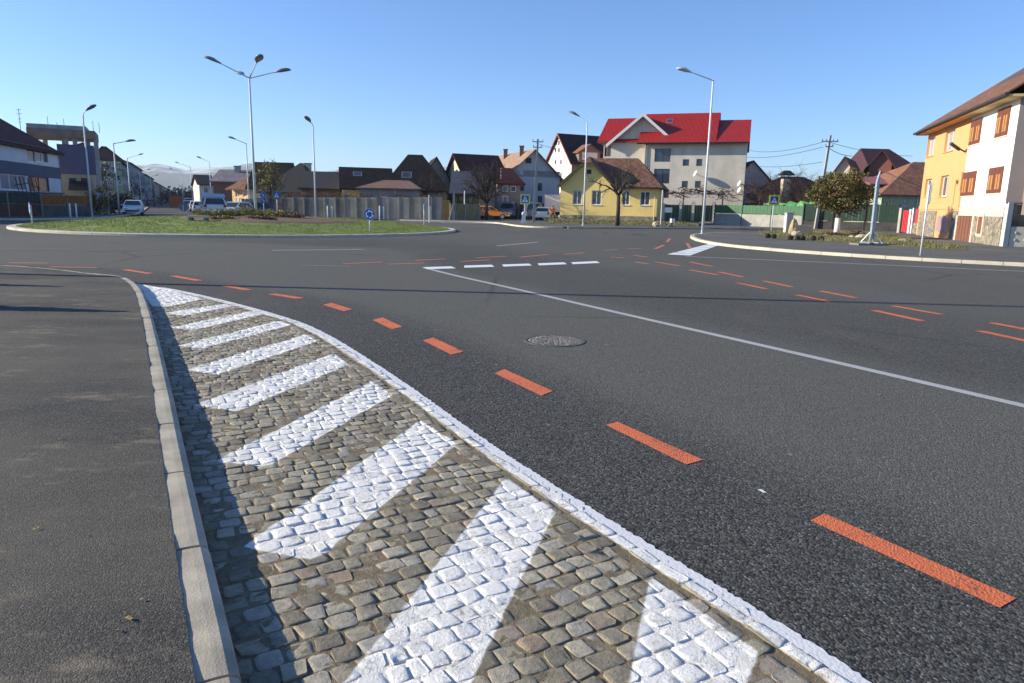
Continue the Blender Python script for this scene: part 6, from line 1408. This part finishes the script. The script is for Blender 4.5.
# iron gate, pillar and low balustrade at the right corner
p0 = Vector(w1.p(w1.L + .15, 0, -.15)); t = empty('garden_gate', (p0.x, p0.y, .12), 0, 'white garden gate with dark glazed top at right end of the white house', 'gate')
m = MB(); z1_ = 3.0
dx = Vector((1, -.25, 0)).normalized()
def pil(k, w_, z): q_ = dx * k; m.cbox((q_.x, q_.y, z / 2), w_, w_, z)
pil(0, .26, 2.2); m.build('pillar', mat('whitish pillar', (.55, .52, .47), .8, .1), t); m = MB(); pil(2.2, .26, 1.6); m.build('pillar', mat('whitish pillar', (.55, .52, .47), .8, .1), t)
m = MB(); a_ = dx * .2; b_ = dx * 2.0; nrm = Vector((.25, 1, 0)).normalized() * .05
m.hexa([a_ - nrm, b_ - nrm, b_ + nrm, a_ + nrm], [v + Vector((0, 0, 1.0)) for v in (a_ - nrm, b_ - nrm, b_ + nrm, a_ + nrm)])
pn = m.build('panel', mat('cream gate panel', (.50, .47, .38), .8, .1), t); m = MB()
for k in range(4):
    for j in range(2): c_ = dx * (.45 + .42 * k) + Vector((0, 0, .34 + .36 * j)) - nrm * 1.2; m.ball(c_, .06, .04, .08, 8, 5)
m.build('ornament', KERB, pn); m = MB(); up_ = Vector((0, 0, 1.03)); m.hexa([a_ - nrm * .6 + up_, b_ - nrm * .6 + up_, b_ + nrm * .6 + up_, a_ + nrm * .6 + up_], [v + Vector((0, 0, 2.08)) for v in (a_ - nrm * .6, b_ - nrm * .6, b_ + nrm * .6, a_ + nrm * .6)]); m.build('glazed_top', CARGLASS, t)
m = MB(); c_ = dx * 1.1; m.tube([(-.2, 0, 2.2), (b_.x + .3, b_.y, 2.15)], .06, 6); m.build('lintel', DARKLAMP, t)
m = MB(); q_ = dx * 2.2; m.tube([(q_.x, q_.y, 1.6), (q_.x, q_.y, 1.85)], .03, 6); m.ball((q_.x, q_.y, 1.95), .12, .12, .13, 10, 7); m.build('gate_lamp', WHITE, t)

# ---------------- red gate with pillars, green garden wall in shade
w1 = Wall(XY(900, 58), XY(921, 55.8)); t = empty('red_gate', (w1.a.x, w1.a.y, .12), 0, 'red metal gate between grey stone pillars left of the peach house', 'gate'); o_ = (w1.a.x, w1.a.y, .12)
def gpart(w, r, o0, o1, name, m_, par=None): m = MB(o_); w.box(m, *r, o0, o1); return m.build(name, m_, par or t)
zt = w1.sz(905, 210.5)[1]
REDP = mat('bright red gate paint', (.55, .035, .04), .5, .12, 3)
u = [w1.sz(p, 220)[0] for p in (899, 901.5, 902.5, 909.5, 911, 912.5, 913.5, 914.8, 917.5, 919.8)]
gpart(w1, (u[0], u[1], -.2, zt + .2), -.3, .1, 'pillar', CONC); gpart(w1, (u[2], u[3], .2, zt), -.05, .0, 'gate_leaf', REDP); gpart(w1, (u[3], u[4], -.2, zt + .1), -.2, .1, 'post', WHITE); gpart(w1, (u[4], u[5], .2, zt), -.05, 0, 'gate_leaf', REDP)
gpart(w1, (u[5], u[6], -.2, zt + .2), -.3, .1, 'post', WHITE); gpart(w1, (u[7], u[8], zt * .5, zt + .1), -.06, 0, 'fence_panel', REDP); gpart(w1, (u[7] - .1, u[9], -.2, zt * .5), -.3, .05, 'low_wall', STONE)
for k in range(1, 5): gpart(w1, (u[2] + (u[3] - u[2]) * k / 5 - .015, u[2] + (u[3] - u[2]) * k / 5 + .015, .22, zt - .03), .003, .03, 'batten', mat('dark red batten', (.34, .02, .025), .5)) 
# ---------------- fences
FENG = mat('green fence sheet', (.035, .13, .055), .55, .14, 1.2, dirt=.1); FENG_D = mat('dark green fence sheet', (.025, .085, .045), .55, .14, 1.2, dirt=.15)
def fence(name, label, w, z0, z1, post_every, sheet_m, post_m, base=None, base_m=None, zb=0, slats=0, cat='fence', sheet_name='sheet', th=.05):
    t = empty(name, (w.a.x, w.a.y, zb), 0, label, cat); o_ = (w.a.x, w.a.y, zb)
    n = max(1, round(w.L / post_every))
    if base: m = MB(o_); w.box(m, 0, w.L, zb - .3, base, -.16, .0); m.build('base_wall', base_m or CONC, t)
    for k in range(n):
        m = MB(o_); u0, u1 = w.L * k / n + .04, w.L * (k + 1) / n - .04
        if slats:
            c_ = int((u1 - u0) / slats)
            for j in range(c_): w.box(m, u0 + (u1 - u0) * j / c_, u0 + (u1 - u0) * (j + .93) / c_, z0, z1 + random.uniform(-.015, .015), -.09 + (j % 2) * .012, -.09 + th + (j % 2) * .012)
        else: w.box(m, u0, u1, z0, z1, -.09, -.09 + th)
        m.build(sheet_name, sheet_m, t)
    for k in range(n + 1):
        m = MB(o_); u0 = w.L * k / n; w.box(m, u0 - .05, u0 + .05, zb - .2, z1 + .06, -.13, .02); m.build('post', post_m, t)
    return t
wg = Wall(XY(664, 76), XY(715, 76)); zt = wg.sz(690, 205)[1]
t = empty('green_gate', (wg.a.x, wg.a.y, .3), 0, 'dark green sheet gates hung between lattice posts before the off white block', 'gate'); o_ = (wg.a.x, wg.a.y, .3)
for a_, b_ in ((664.5, 679), (681.5, 691), (694.5, 712)):
    u0, u1 = wg.sz(a_, 215)[0], wg.sz(b_, 215)[0]; m = MB(o_); c_ = max(3, int((u1 - u0) / .22))
    for j in range(c_): wg.box(m, u0 + (u1 - u0) * j / c_, u0 + (u1 - u0) * (j + .94) / c_, .4, zt, -.06 + .01 * (j % 2), -.02 + .01 * (j % 2))
    m.build('gate_leaf', FENG_D, t)
for a_ in (680.2, 692.7, 713.6):
    u0 = wg.sz(a_, 215)[0]; m = MB(o_)
    for s_ in (-.16, .16): m.tube([wg.p(u0 + s_, .0, 0), wg.p(u0 + s_, zt + .25, 0)], .03, 5)
    for k in range(6): z_ = .3 + k * .38; m.tube([wg.p(u0 - .16, z_, 0), wg.p(u0 + .16, z_ + .38, 0)], .02, 4); m.tube([wg.p(u0 + .16, z_, 0), wg.p(u0 - .16, z_ + .38, 0)], .02, 4)
    m.build('lattice_post', mat('weathered steel lattice', (.28, .29, .28), .6), t)
wf = Wall(XY(714.8, 75.5), XY(803, 67)); zf = wf.sz(760, 205.5)[1]; zb_ = wf.sz(760, 214.0)[1]
fence('green_fence', 'green sheet fence on a pale concrete base behind the crosswalk sign', wf, zb_, zf, 3.0, FENG, FENG_D, zb_ - .05, CONC, .1, .2)
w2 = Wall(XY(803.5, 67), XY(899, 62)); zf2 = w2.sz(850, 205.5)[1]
fence('green_fence', 'green fence with shade darkened into its colour behind the round olive tree and the steel mast', w2, .9, zf2 + .1, 3.0, mat('shade darkened green fence sheet', (.012, .034, .02), .6, .2, 1.2), BLK, .85, mat('shade darkened fence base', (.055, .05, .048), .9, .3, 2), .1, .25)  # its shade is put into the near-black sheet and base colours
m = MB((wf.a.x, wf.a.y, 0))
# bright green canvas roof behind the fence
wv = Wall(XY(764, 79), XY(817, 76)); z_ = wv.sz(790, 203.5)[1]; t = empty('garden_canopy', (wv.a.x, wv.a.y, .1), 0, 'bright green canopy showing above the green fence left of the leaning pole', 'canopy'); o_ = (wv.a.x, wv.a.y, .1)
m = MB(o_); LG = mat('bright green canvas', (.22, .62, .16), .6, .15, 1.5)
for k in range(5):
    u0 = wv.L * k / 5; m.slab([wv.p(u0, z_ - .3 + random.uniform(0, .25), .3), wv.p(u0 + wv.L / 5 * .8, z_ - .3 + random.uniform(0, .2), .3), wv.p(u0 + wv.L / 5 * .8, z_ + random.uniform(.0, .35), -2), wv.p(u0, z_ + random.uniform(.0, .35), -2)], .03)
m.build('canvas', LG, t); m = MB(o_)
for k in range(4): m.tube([wv.p(wv.L * k / 3, 0, .2), wv.p(wv.L * k / 3, z_, .2)], .04, 5)
m.build('support', STEEL, t)
# pergola with vine before the block
wp = Wall(XY(668, 84), XY(727, 84)); zp = wp.sz(695, 194)[1]; t = empty('pergola', (wp.a.x, wp.a.y, .1), 0, 'bare brown vine over a pale pergola roof above the green gates', 'pergola'); o_ = (wp.a.x, wp.a.y, .1)
m = MB(o_); ua, ub = wp.sz(683, 195)[0], wp.sz(724, 195)[0]; m.slab([wp.p(ua, zp, .3), wp.p(ub, zp, .3), wp.p(ub, zp + .35, -2.4), wp.p(ua, zp + .35, -2.4)], .06); m.build('roof', CONC, t)
m = MB(o_)
for q_ in (ua + .1, (ua + ub) / 2, ub - .1): wp.box(m, q_ - .06, q_ + .06, 0, zp, -.1, .02)
m.build('post', CONC_DARK, t); m = MB(o_)
for k in range(60):
    q_ = random.uniform(0, wp.L); zz0 = zp + .1 + .35 * math.sin(q_ * .45) * (1 if q_ > ua else .1); p_ = Vector(wp.p(q_, zz0, random.uniform(-.3, .5))); pts = [p_]
    for j in range(4): p_ = p_ + Vector((random.uniform(-.7, .7), random.uniform(-.2, .2), random.uniform(-.28, .22))); pts.append(p_)
    m.tube(pts, .035, 4)
for k in range(260):
    q_ = random.choice((random.uniform(0, wp.L), random.gauss(ub, .5), random.gauss(ua, .4))); p_ = Vector(wp.p(q_, zp + random.uniform(-.5, .5), random.uniform(-.3, .5))); m.add([p_, p_ + Vector((.1, 0, .05)), p_ + Vector((.04, .05, .14))], [(0, 1, 2)])
m.build('vine', L_BROWN, t)
# concrete panel fence behind the roundabout
wc = Wall(XY(283, 75), XY(442, 73)); t = empty('concrete_fence', (wc.a.x, wc.a.y, .1), 0, 'long weathered concrete panel fence behind the roundabout lawn', 'fence'); o_ = (wc.a.x, wc.a.y, .1)
n = 15; heights = [Z(283 + (442 - 283) * (k + .5) / n, 198.3 - (1.2 if k == 9 else 0) + .5 * math.sin(k * 1.7) * 0, 74) for k in range(n)]
PM = [mat('weathered fence panel', (.40, .33, .235), .9, .3, .9, .5, 12, dirt=.6), mat('bluish fence panel', (.31, .29, .255), .9, .25, .9, .5, 12, dirt=.5), mat('pale fence panel', (.50, .425, .315), .9, .25, .9, .5, 12, dirt=.5)]
for k in range(n):
    u0, u1 = wc.L * k / n + .07, wc.L * (k + 1) / n - .07; m = MB(o_); zz1 = heights[k]
    for j in range(4): wc.box(m, u0, u1, zz1 * j / 4 + .1, zz1 * (j + 1) / 4 + .085, -.08 + random.uniform(-.01, .01), 0)
    for j in range(8): uu_ = u0 + (u1 - u0) * (j + .5) / 8; wc.box(m, uu_ - .04, uu_ + .04, .2, zz1 - .05, .01, .03)
    m.build('panel', PM[(0, 0, 1, 0, 2, 0, 2, 0, 0, 1, 2, 2, 0, 2, 1)[k]], t)
for k in range(n + 1): m = MB(o_); wc.box(m, wc.L * k / n - .085, wc.L * k / n + .085, -.2, heights[min(k, n - 1)] + .12, -.13, .06); m.build('post', CONC if k % 3 else CONC_DARK, t)
OG = mat('ochre gate boards', (.42, .22, .045), .7, .2, 3); wq = Wall(XY(441.8, 73), XY(450, 73)); zt = wq.sz(446, 200)[1]
t = empty('ochre_gate', (wq.a.x, wq.a.y, .1), 0, 'ochre wooden gate at right end of the concrete fence', 'gate'); o_ = (wq.a.x, wq.a.y, .1)
for k in range(2): m = MB(o_); wq.box(m, wq.L * k / 2 + .02, wq.L * (k + 1) / 2 - .02, .2, zt, -.06, 0); m.build('gate_leaf', OG, t)
m = MB(o_); wq.box(m, -.12, 0, -.1, zt + .15, -.1, .05); m.build('post', CONC, t)
wq = Wall(XY(450.5, 74.5), XY(480, 76)); zt = wq.sz(465, 204)[1]
fence('low_fence', 'low yellowish weathered fence before the frosted roof shop', wq, .25, zt, 1.5, mat('yellowish weathered boards', (.24, .21, .11), .8, .25, 2, dirt=.4), CONC, .3, CONC_DARK, .1, .16)
# weeds and vines along the top of the concrete fence
for k in range(8):
    pa = 286 + k * 19.5; q_ = wc.p(wc.L * (k + .5) / 8, 0, -.5)
    m = MB((q_[0], q_[1], 1.6)); m.tube([(q_[0] + i_ * .35 - 1.4, q_[1] + .05 * math.sin(i_), 1.95 + .06 * math.sin(i_ * 2)) for i_ in range(9)], .12, 5)
    for j in range(34):
        p_ = Vector((q_[0] + random.uniform(-1.3, 1.3), q_[1] + random.uniform(-.3, .3), random.uniform(1.7, 2.4))); pts = [p_]
        for i in range(3): p_ = p_ + Vector((random.uniform(-.4, .4), random.uniform(-.1, .1), random.uniform(-.15, .28))); pts.append(p_)
        m.tube(pts, .022, 3)
    for j in range(150): p_ = Vector((q_[0] + random.uniform(-1.4, 1.4), q_[1] + random.uniform(-.3, .3), random.gauss(2.25, .25))); m.add([p_, p_ + Vector((.12, 0, .03)), p_ + Vector((.05, .05, .13))], [(0, 1, 2)])
    tag(m.build('bramble', L_BROWN), 'dry brown bramble growing over the top of the concrete fence', 'bramble', 'brambles along the concrete fence')
# pink garden wall beside the blue signs
wq = Wall(XY(255, 70), XY(283, 74)); t = fence('garden_wall', 'low pinkish plaster wall with dark posts behind the pair of blue signs', wq, .2, wq.sz(268, 198)[1], 1.6, stucco('pinkish plaster', (.42, .26, .20)), CONC_DARK, None, None, .1, 0, 'wall', 'panel')
wq = Wall(XY(236, 80), XY(254, 74)); fence('slat_fence', 'low fence of pale upright slats behind the dark estate car', wq, .3, wq.sz(245, 199)[1], 1.6, mat('pale weathered slats', (.40, .32, .22), .8, .2), CONC, None, None, .1, .3)
wq = Wall(XY(508, 88), XY(552, 87)); fence('low_wall', 'low reddish brown wall behind the parked blue grey vans', wq, .1, 2.0, 2.2, stucco('reddish brown plaster', (.17, .07, .055)), CONC_DARK, None, None, .1, 0, 'wall', 'panel')

# ---------------- left corner: grey and white house, unfinished frame, fences
pa, pb = XY(-75, 45.0), XY(62.5, 70); w1 = Wall(pa, pb)
zE = (w1.sz(2, 141)[1] + w1.sz(60, 151.5)[1]) / 2
h = House('grey_house', 'two storey grey and white house with maroon hipped roof at left edge of the picture', w1, 10, .1, zE, stucco('white house plaster', (.62, .63, .66)), rev=.1)
for r, mul in (((28, 149, 34.5, 162), 0), ((35.5, 150, 47.5, 162.5), 1)): h.window(w1.rect(*r), PVC, GLASS, mul, True)
for r, mul, pn in (((29.5, 177, 48.5, 191.5), 1, glass('reddish curtained glass', (.16, .09, .08))), ((1.5, 174.5, 26, 190), 2, CURTAIN)): h.window(w1.rect(*r), DKFRAME if pn is not CURTAIN else PVC, pn, mul, True)
h.walls(); h.roof_hip(Z(-20, 92, 60), T_MAROON, 5, 7.5, .4); gutter(h, h.zE - .05, .4)
za, zb_ = w1.sz(30, 164)[1], w1.sz(30, 176.2)[1]; m = h.mb(); w1.box(m, 0, w1.L + .02, zb_, za, .004, .05); h.part(m, 'cladding', S_DBLUE)
m = h.mb(); u0 = w1.sz(58.5, 160)[0]; w1.box(m, u0, w1.L + .02, 0, zb_, .004, .05); w1.box(m, u0, w1.L + .02, za, h.zE - .3, .004, .05); h.part(m, 'corner_cladding', stucco('slate grey cladding', (.20, .23, .27)))
r = w1.rect(49.5, 177, 59.5, 192); h.panel(r, stucco('pale blue panel', (.50, .56, .66)), 'wall_panel', .04)
m = h.mb(); w1.box(m, 0, w1.L, w1.sz(30, 192.5)[1] - .05, w1.sz(30, 191.6)[1], .004, .25); h.part(m, 'ledge', S_DBLUE)
m = h.mb(); w1.box(m, 0, w1.L, -.2, w1.sz(30, 193)[1], .004, .03); h.part(m, 'base', S_GREYBLOCK)
m = h.mb(); q_ = w1.sz(2, 160)[0]; 
for k in range(6): u0 = w1.sz(3 + 4.2 * k, 183)[0]; m.tube([h.q(u0, -.9, zb_ - 2.6), h.q(u0 + .3, -.95, zb_ - 1.4), h.q(u0 - .1, -.9, zb_ - .25)], .035, 4)
for z_ in (.9, 1.9): m.tube([h.q(w1.sz(1, 183)[0], -.9, zb_ - z_), h.q(w1.sz(14, 183)[0], -.95, zb_ - z_ + .25), h.q(w1.sz(28, 183)[0], -.9, zb_ - z_ - .15)], .04, 4)
tag(h.part(m, 'climber', BARK_DARK), 'bare climbing stems before the ground floor windows')
x, y = XY(28, 66); t = empty('roof_antenna', (x, y, Z(28, 125, 66) - .3), 0, 'thin television antenna standing on the maroon roof at the left', 'antenna')
hh_ = Z(27.5, 109, 66) - Z(28, 125, 66) + .3; m = MB(); m.tube([(0, 0, -1.0), (0, 0, hh_)], .025, 5); m.build('mast', DARKLAMP, t); m = MB()
for z_, l_ in ((hh_ - .1, .5), (hh_ - .45, .6), (hh_ - .9, .45), (hh_ - 1.2, .3)): m.tube([(-l_ / 2, .05, z_), (l_ / 2, -.05, z_ + .05)], .018, 4)
m.build('elements', DARKLAMP, t)
# unfinished concrete storey above a violet tarpaulin
w2 = wall_to(34, 72, 101, 27); zs0, zs1 = w2.sz(70, 135.5)[1], w2.sz(70, 131)[1]
t = empty('unfinished_building', (w2.a.x, w2.a.y, .1), 0, 'unfinished concrete storey with open columns over a violet tarpaulin wall, left', 'building'); o_ = (w2.a.x, w2.a.y, .1)
def up(r, o0, o1, name, m_, wl=w2): m = MB(o_); wl.box(m, *r, o0, o1); return m.build(name, m_, t)
SLABM = mat('raw brown concrete', (.22, .16, .12), .9, .2, 1.5, .3, 20, dirt=.3); PAR = mat('raw grey concrete', (.33, .33, .33), .9, .2, 1.5, .3, 20, dirt=.3)
LU = w2.L; up((0, LU, zs0 - .25, zs1 + .1), -5, .5, 'slab', SLABM); up((0, w2.sz(86, 128)[0], zs1 + .1, w2.sz(60, 125)[1]), -4.8, .1, 'parapet', PAR)
for px in (66, 75, 96): u0 = w2.sz(px, 145)[0]; up((u0 - .2, u0 + .2, 0, zs0 - .25), -.5, -.1, 'column', PAR)
for px in (40, 60, 85): u0 = w2.sz(px, 145)[0]; up((u0 - .2, u0 + .2, 0, zs0 - .25), -4.7, -4.3, 'column', PAR)
zt0, zt1 = w2.sz(80, 174.5)[1], w2.sz(80, 145)[1]
m = MB(o_); n = 14; vs = []
for i in range(n + 1):
    for z_ in (zt0, (zt0 + zt1) / 2, zt1): vs.append(w2.p(w2.sz(58, 160)[0] + (w2.sz(95, 160)[0] - w2.sz(58, 160)[0]) * i / n, z_, .05 + random.uniform(-.04, .06)))
m.add(vs, [(3 * i + j, 3 * i + 3 + j, 3 * i + 4 + j, 3 * i + 1 + j) for i in range(n) for j in range(2)]); o9 = m.build('tarpaulin', mat('violet tarpaulin', (.085, .08, .14), .6, .15, .6), t); sm = o9.modifiers.new('solid', 'SOLIDIFY'); sm.thickness = .04
up((w2.sz(58, 160)[0], LU - .6, .0, zt0), -6, -.05, 'ground_floor', stucco('old cream plaster', (.34, .30, .21), .12, .4))
for a_, b_ in ((82, 87), (70, 76)): r = w2.rect(a_, 178, b_, 190); up(r, -.045, -.0, 'window', DARK)
m = MB(o_); u0, u1 = w2.sz(70, 190)[0], w2.sz(88, 190)[0]; zz0 = w2.sz(80, 190)[1]; m.slab([w2.p(u0, zz0, 1.6), w2.p(u1, zz0, 1.6), w2.p(u1, zz0 + .9, 0), w2.p(u0, zz0 + .9, 0)], .06); m.build('awning', BLK, t)
m = MB(o_)
for px in (48, 57, 64, 83, 93, 99): u0 = w2.sz(px, 128)[0]; m.tube([w2.p(u0, zs1, -.3), w2.p(u0, zs1 + random.uniform(.8, 1.5), -.3)], .03, 4)
m.build('starter_bars', DARKLAMP, t)
# fences in front
wl = Wall(XY(-30, 50), XY(40.5, 56)); zt = wl.sz(20, 193)[1]; zm_ = wl.sz(20, 203.5)[1]
fence('dark_fence', 'dark green fence on a brown brick base before the grey house', wl, zm_, zt, 3.2, mat('very dark green boards', (.015, .035, .028), .7, .2), CONC_DARK, zm_ - .03, mat('brown brick base', (.07, .035, .028), .9, .25, 4), .1, .25)
wl = Wall(XY(41, 56), XY(91, 61)); zt = wl.sz(65, 195.5)[1]; zm_ = wl.sz(65, 205)[1]
fence('orange_fence', 'orange brown wooden fence on a dark stone base, left of the far street', wl, zm_, zt, 2.6, mat('orange brown boards', (.22, .085, .018), .7, .2, 3), CONC_DARK, zm_ - .03, mat('dark stone base', (.075, .075, .08), .9, .4, 1.8), .1, .3)
m = MB((0, 0, 0)); x, y = XY(102, 66); t = empty('pale_door_panel', (x, y, .12), .3, 'pale grey upright panel beside the dark bushes on the left pavement', 'panel'); m = MB(); m.box(-.45, .45, -.05, .05, 0, 2.0); m.build('leaf', S_PALE, t); m = MB(); m.box(-.55, -.46, -.08, .08, -.05, 2.1); m.box(.46, .55, -.08, .08, -.05, 2.1); m.build('frame', CONC, t)
# ---------------- apartment blocks down the far street
def block(label, a, b, W, pyE, pyR, wallm, roofm, floors, cols, hip=True, px=None, balc=False, group='apartment blocks down the far street'):
    w = Wall(a, b); ym = (w.a.y + w.b.y) / 2; pm = px; zE = Z(pm, pyE, ym); zR = Z(pm, pyR, ym + W / 2)
    hh = House('apartment_block', label, w, W, .1, zE, wallm, 'apartment block', group, .1)
    fh = (zE - .4) / floors
    for f in range(floors):
        for c_ in range(cols):
            u = w.L * (c_ + .5) / cols; ww = min(.75, w.L / cols * .32); z_ = .4 + f * fh + fh * .32; hh.window((u - ww, u + ww, z_, z_ + fh * .48), PVC, GLASS, 1, False, .08)
    hh.walls(gable=None if hip else 'side', zR=zR)
    if balc:
        for f in range(1, floors):
            for c_ in range(0, cols, 3):
                u = w.L * (c_ + .5) / cols; m = hh.mb(); w.box(m, u - 1.4, u + 1.4, .4 + f * fh + .05, .4 + f * fh + 1.0, .004, 1.0); hh.part(m, 'balcony', S_GREYBLOCK)
    (hh.roof_hip(zR, roofm, W * .4, W * .4, .6) if hip else hh.roof_along(zR, roofm, .6)); return hh
block('light green block with maroon roof at the start of the far street', XY(91, 138), tuple(wall_to(91, 138, 124, 28).b[:2]), 8, 158.5, 147, S_LGREEN, T_MAROON, 3, 6, px=110, balc=True)
def fx(Y): return (-98.5 - .46 * (Y - 184), Y)
block('grey block with peaked maroon roof, next after the light green block', XY(120.5, 142), fx(172), 12, 163, 150, S_GREYBLOCK, T_MAROON, 3, 8, px=128, balc=True)
block('second grey block along the left of the far street', fx(180), fx(232), 12, 163.5 + 3.5, 161, S_GREYBLOCK, T_DARK, 3, 14, px=143, hip=False, balc=True)
block('third grey block along the left of the far street', fx(240), fx(310), 12, 177, 173.5, stucco('dull grey block plaster', (.24, .24, .26), .1, .3), T_DARK, 4, 16, px=153, hip=False)
block('pinkish brown block farther down the left of the far street', fx(320), fx(480), 12, 185.5, 182, S_BROWNBLOCK, T_DARK, 4, 24, px=164, hip=False)
block('farthest grey block at the end of the far street', fx(500), fx(850), 14, 191, 188.5, S_GREYBLOCK, T_DARK, 4, 30, px=173, hip=False)
# far tree line closing the street and the gaps between houses
m = MB((0, 0, 0))
for k in range(420):
    px = random.uniform(165, 345) if k < 240 else random.uniform(700, 960); Y = random.uniform(260, 420); x, y = XY(px, Y); hh_ = random.uniform(3, 8); leaves(m, (x, y, hh_ * .5), (3.2, 3, hh_ * .55), 26, .75, hollow=.2)
tag(m.build('far_trees', leaf('far bare woodland', [(.05, .042, .038), (.07, .058, .05), (.045, .045, .035)])), 'dull brown band of far off trees', kind='stuff')

# ---------------- overhead wires
WIRE = mat('black cable', (.02, .02, .022), .6)
def wire(p, q, sag, label, r=.018, group='overhead cables'):
    p, q = Vector(p), Vector(q); m = MB(p); m.tube([p.lerp(q, i / 14) - Vector((0, 0, 4 * sag * (i / 14) * (1 - i / 14))) for i in range(15)], r, 4); tag(m.build('overhead_cable', WIRE), label, 'cable', group)
P8 = lambda px, py, d_: tuple(A(px, py, d_))
wire(P8(750, 150.5, 110), P8(824.5, 141.5, 66), .5, 'upper cable running left from the leaning pole top', .022); wire(P8(745, 157, 110), P8(823, 147, 66), .4, 'lower cable running left from the leaning pole top', .022)
wire(P8(758, 166.5, 95), P8(822, 162, 66), .2, 'lowest cable running left from the leaning pole', .02)
wire(P8(827, 141.5, 66), P8(912, 156, 80), .3, 'upper cable running right from the leaning pole to the houses', .02); wire(P8(827, 147, 66), P8(852, 156, 84), .2, 'short cable from the leaning pole to the cream gable', .03)
wire(P8(536, 143, 68), P8(641, 160, 91.9), .6, 'cable from the tall pole to the off white block', .016)
# ---------------- hills
HIL, nt_, b_, co_ = new('snowy hills'); sx_ = nd(nt_, 'ShaderNodeSeparateXYZ'); nt_.links.new(co_, sx_.inputs[0])
f_ = math_(nt_, 'ADD', math_(nt_, 'MULTIPLY', noise(nt_, co_, .004, 6, .62), 1.0), math_(nt_, 'MULTIPLY', sx_.outputs[2], .0011))
nt_.links.new(ramp(nt_, [(.66, (.07, .075, .065)), (.80, (.6, .62, .66))], f_).outputs[0], b_.inputs['Base Color']); b_.inputs['Roughness'].default_value = .95
m = MB((0, 0, 0)); NX, NY = 170, 12; vs = []
def hill(u): return 165 + 26 * math.sin(u * 7 + .6) + 15 * math.sin(u * 19 + 2) + 8 * math.sin(u * 47) + 4 * math.sin(u * 101 + 1)
for j in range(NY + 1):
    for i in range(NX + 1):
        u = -.95 + 1.9 * i / NX; Y = 2600 + 1300 * j / NY; f = math.sin(math.pi / 2 * min(1, j / (NY - 2))); vs.append((u * Y, Y, -3 + (hill(u) * f * (1.0 if u < .2 else max(.25, 1 - (u - .2) * 1.6)) + random.uniform(-5, 5) * f) * 1.12))
m.add(vs, [(j * (NX + 1) + i, j * (NX + 1) + i + 1, (j + 1) * (NX + 1) + i + 1, (j + 1) * (NX + 1) + i) for j in range(NY) for i in range(NX)]); struct(m.build('hills', HIL, smooth=True))
# ---------------- air
m = MB((0, 0, 0)); m.box(-4600, 4600, -450, 4700, -1.6, 190); hz_ = m.build('haze', bpy.data.materials.new('haze air')); tag(hz_, kind='stuff')
hm = hz_.data.materials[0]; hm.use_nodes = True; nt_ = hm.node_tree; nt_.nodes.clear(); om = nt_.nodes.new('ShaderNodeOutputMaterial'); vp = nt_.nodes.new('ShaderNodeVolumePrincipled'); vp.inputs['Color'].default_value = (.80, .88, 1.0, 1); vp.inputs['Density'].default_value = .00015; vp.inputs['Anisotropy'].default_value = .2; nt_.links.new(vp.outputs[0], om.inputs['Volume'])
# ================================================================== SKY, SUN, HAZE
SUN_EL = math.radians(20.5); SUN_AZ_DIR = Vector((-1, .05, 0)).normalized()      # horizontal direction towards the sun
to_sun = Vector((SUN_AZ_DIR.x * math.cos(SUN_EL), SUN_AZ_DIR.y * math.cos(SUN_EL), math.sin(SUN_EL)))
sd = bpy.data.lights.new('sun', 'SUN'); sd.energy = 5.0; sd.angle = math.radians(.53); sd.color = (1, .92, .74)
so = bpy.data.objects.new('sun', sd); COL.objects.link(so); so.rotation_euler = to_sun.to_track_quat('Z', 'Y').to_euler()
w = bpy.data.worlds.new('World'); S.world = w; w.use_nodes = True; nt = w.node_tree
sky = nt.nodes.new('ShaderNodeTexSky'); sky.sky_type = 'NISHITA'; sky.sun_disc = False
sky.sun_elevation = SUN_EL; sky.sun_rotation = math.atan2(to_sun.x, to_sun.y)
sky.altitude = 300; sky.air_density = 1.0; sky.dust_density = .0; sky.ozone_density = 3.0
bg = nt.nodes['Background']; bg.inputs['Strength'].default_value = .098; tint = nt.nodes.new('ShaderNodeMix'); tint.data_type = 'RGBA'; tint.blend_type = 'MULTIPLY'; tint.inputs[0].default_value = 1; tint.inputs[7].default_value = (.72, .91, 1.22, 1); nt.links.new(sky.outputs[0], tint.inputs[6]); nt.links.new(tint.outputs[2], bg.inputs['Color'])
S.view_settings.view_transform = 'Standard'; S.view_settings.look = 'None'; S.view_settings.gamma = 1; S.view_settings.exposure = .78
S.render.resolution_x = 1024; S.render.resolution_y = 683
S.cycles.max_bounces = 6; S.cycles.volume_bounces = 0; S.cycles.use_denoising = True
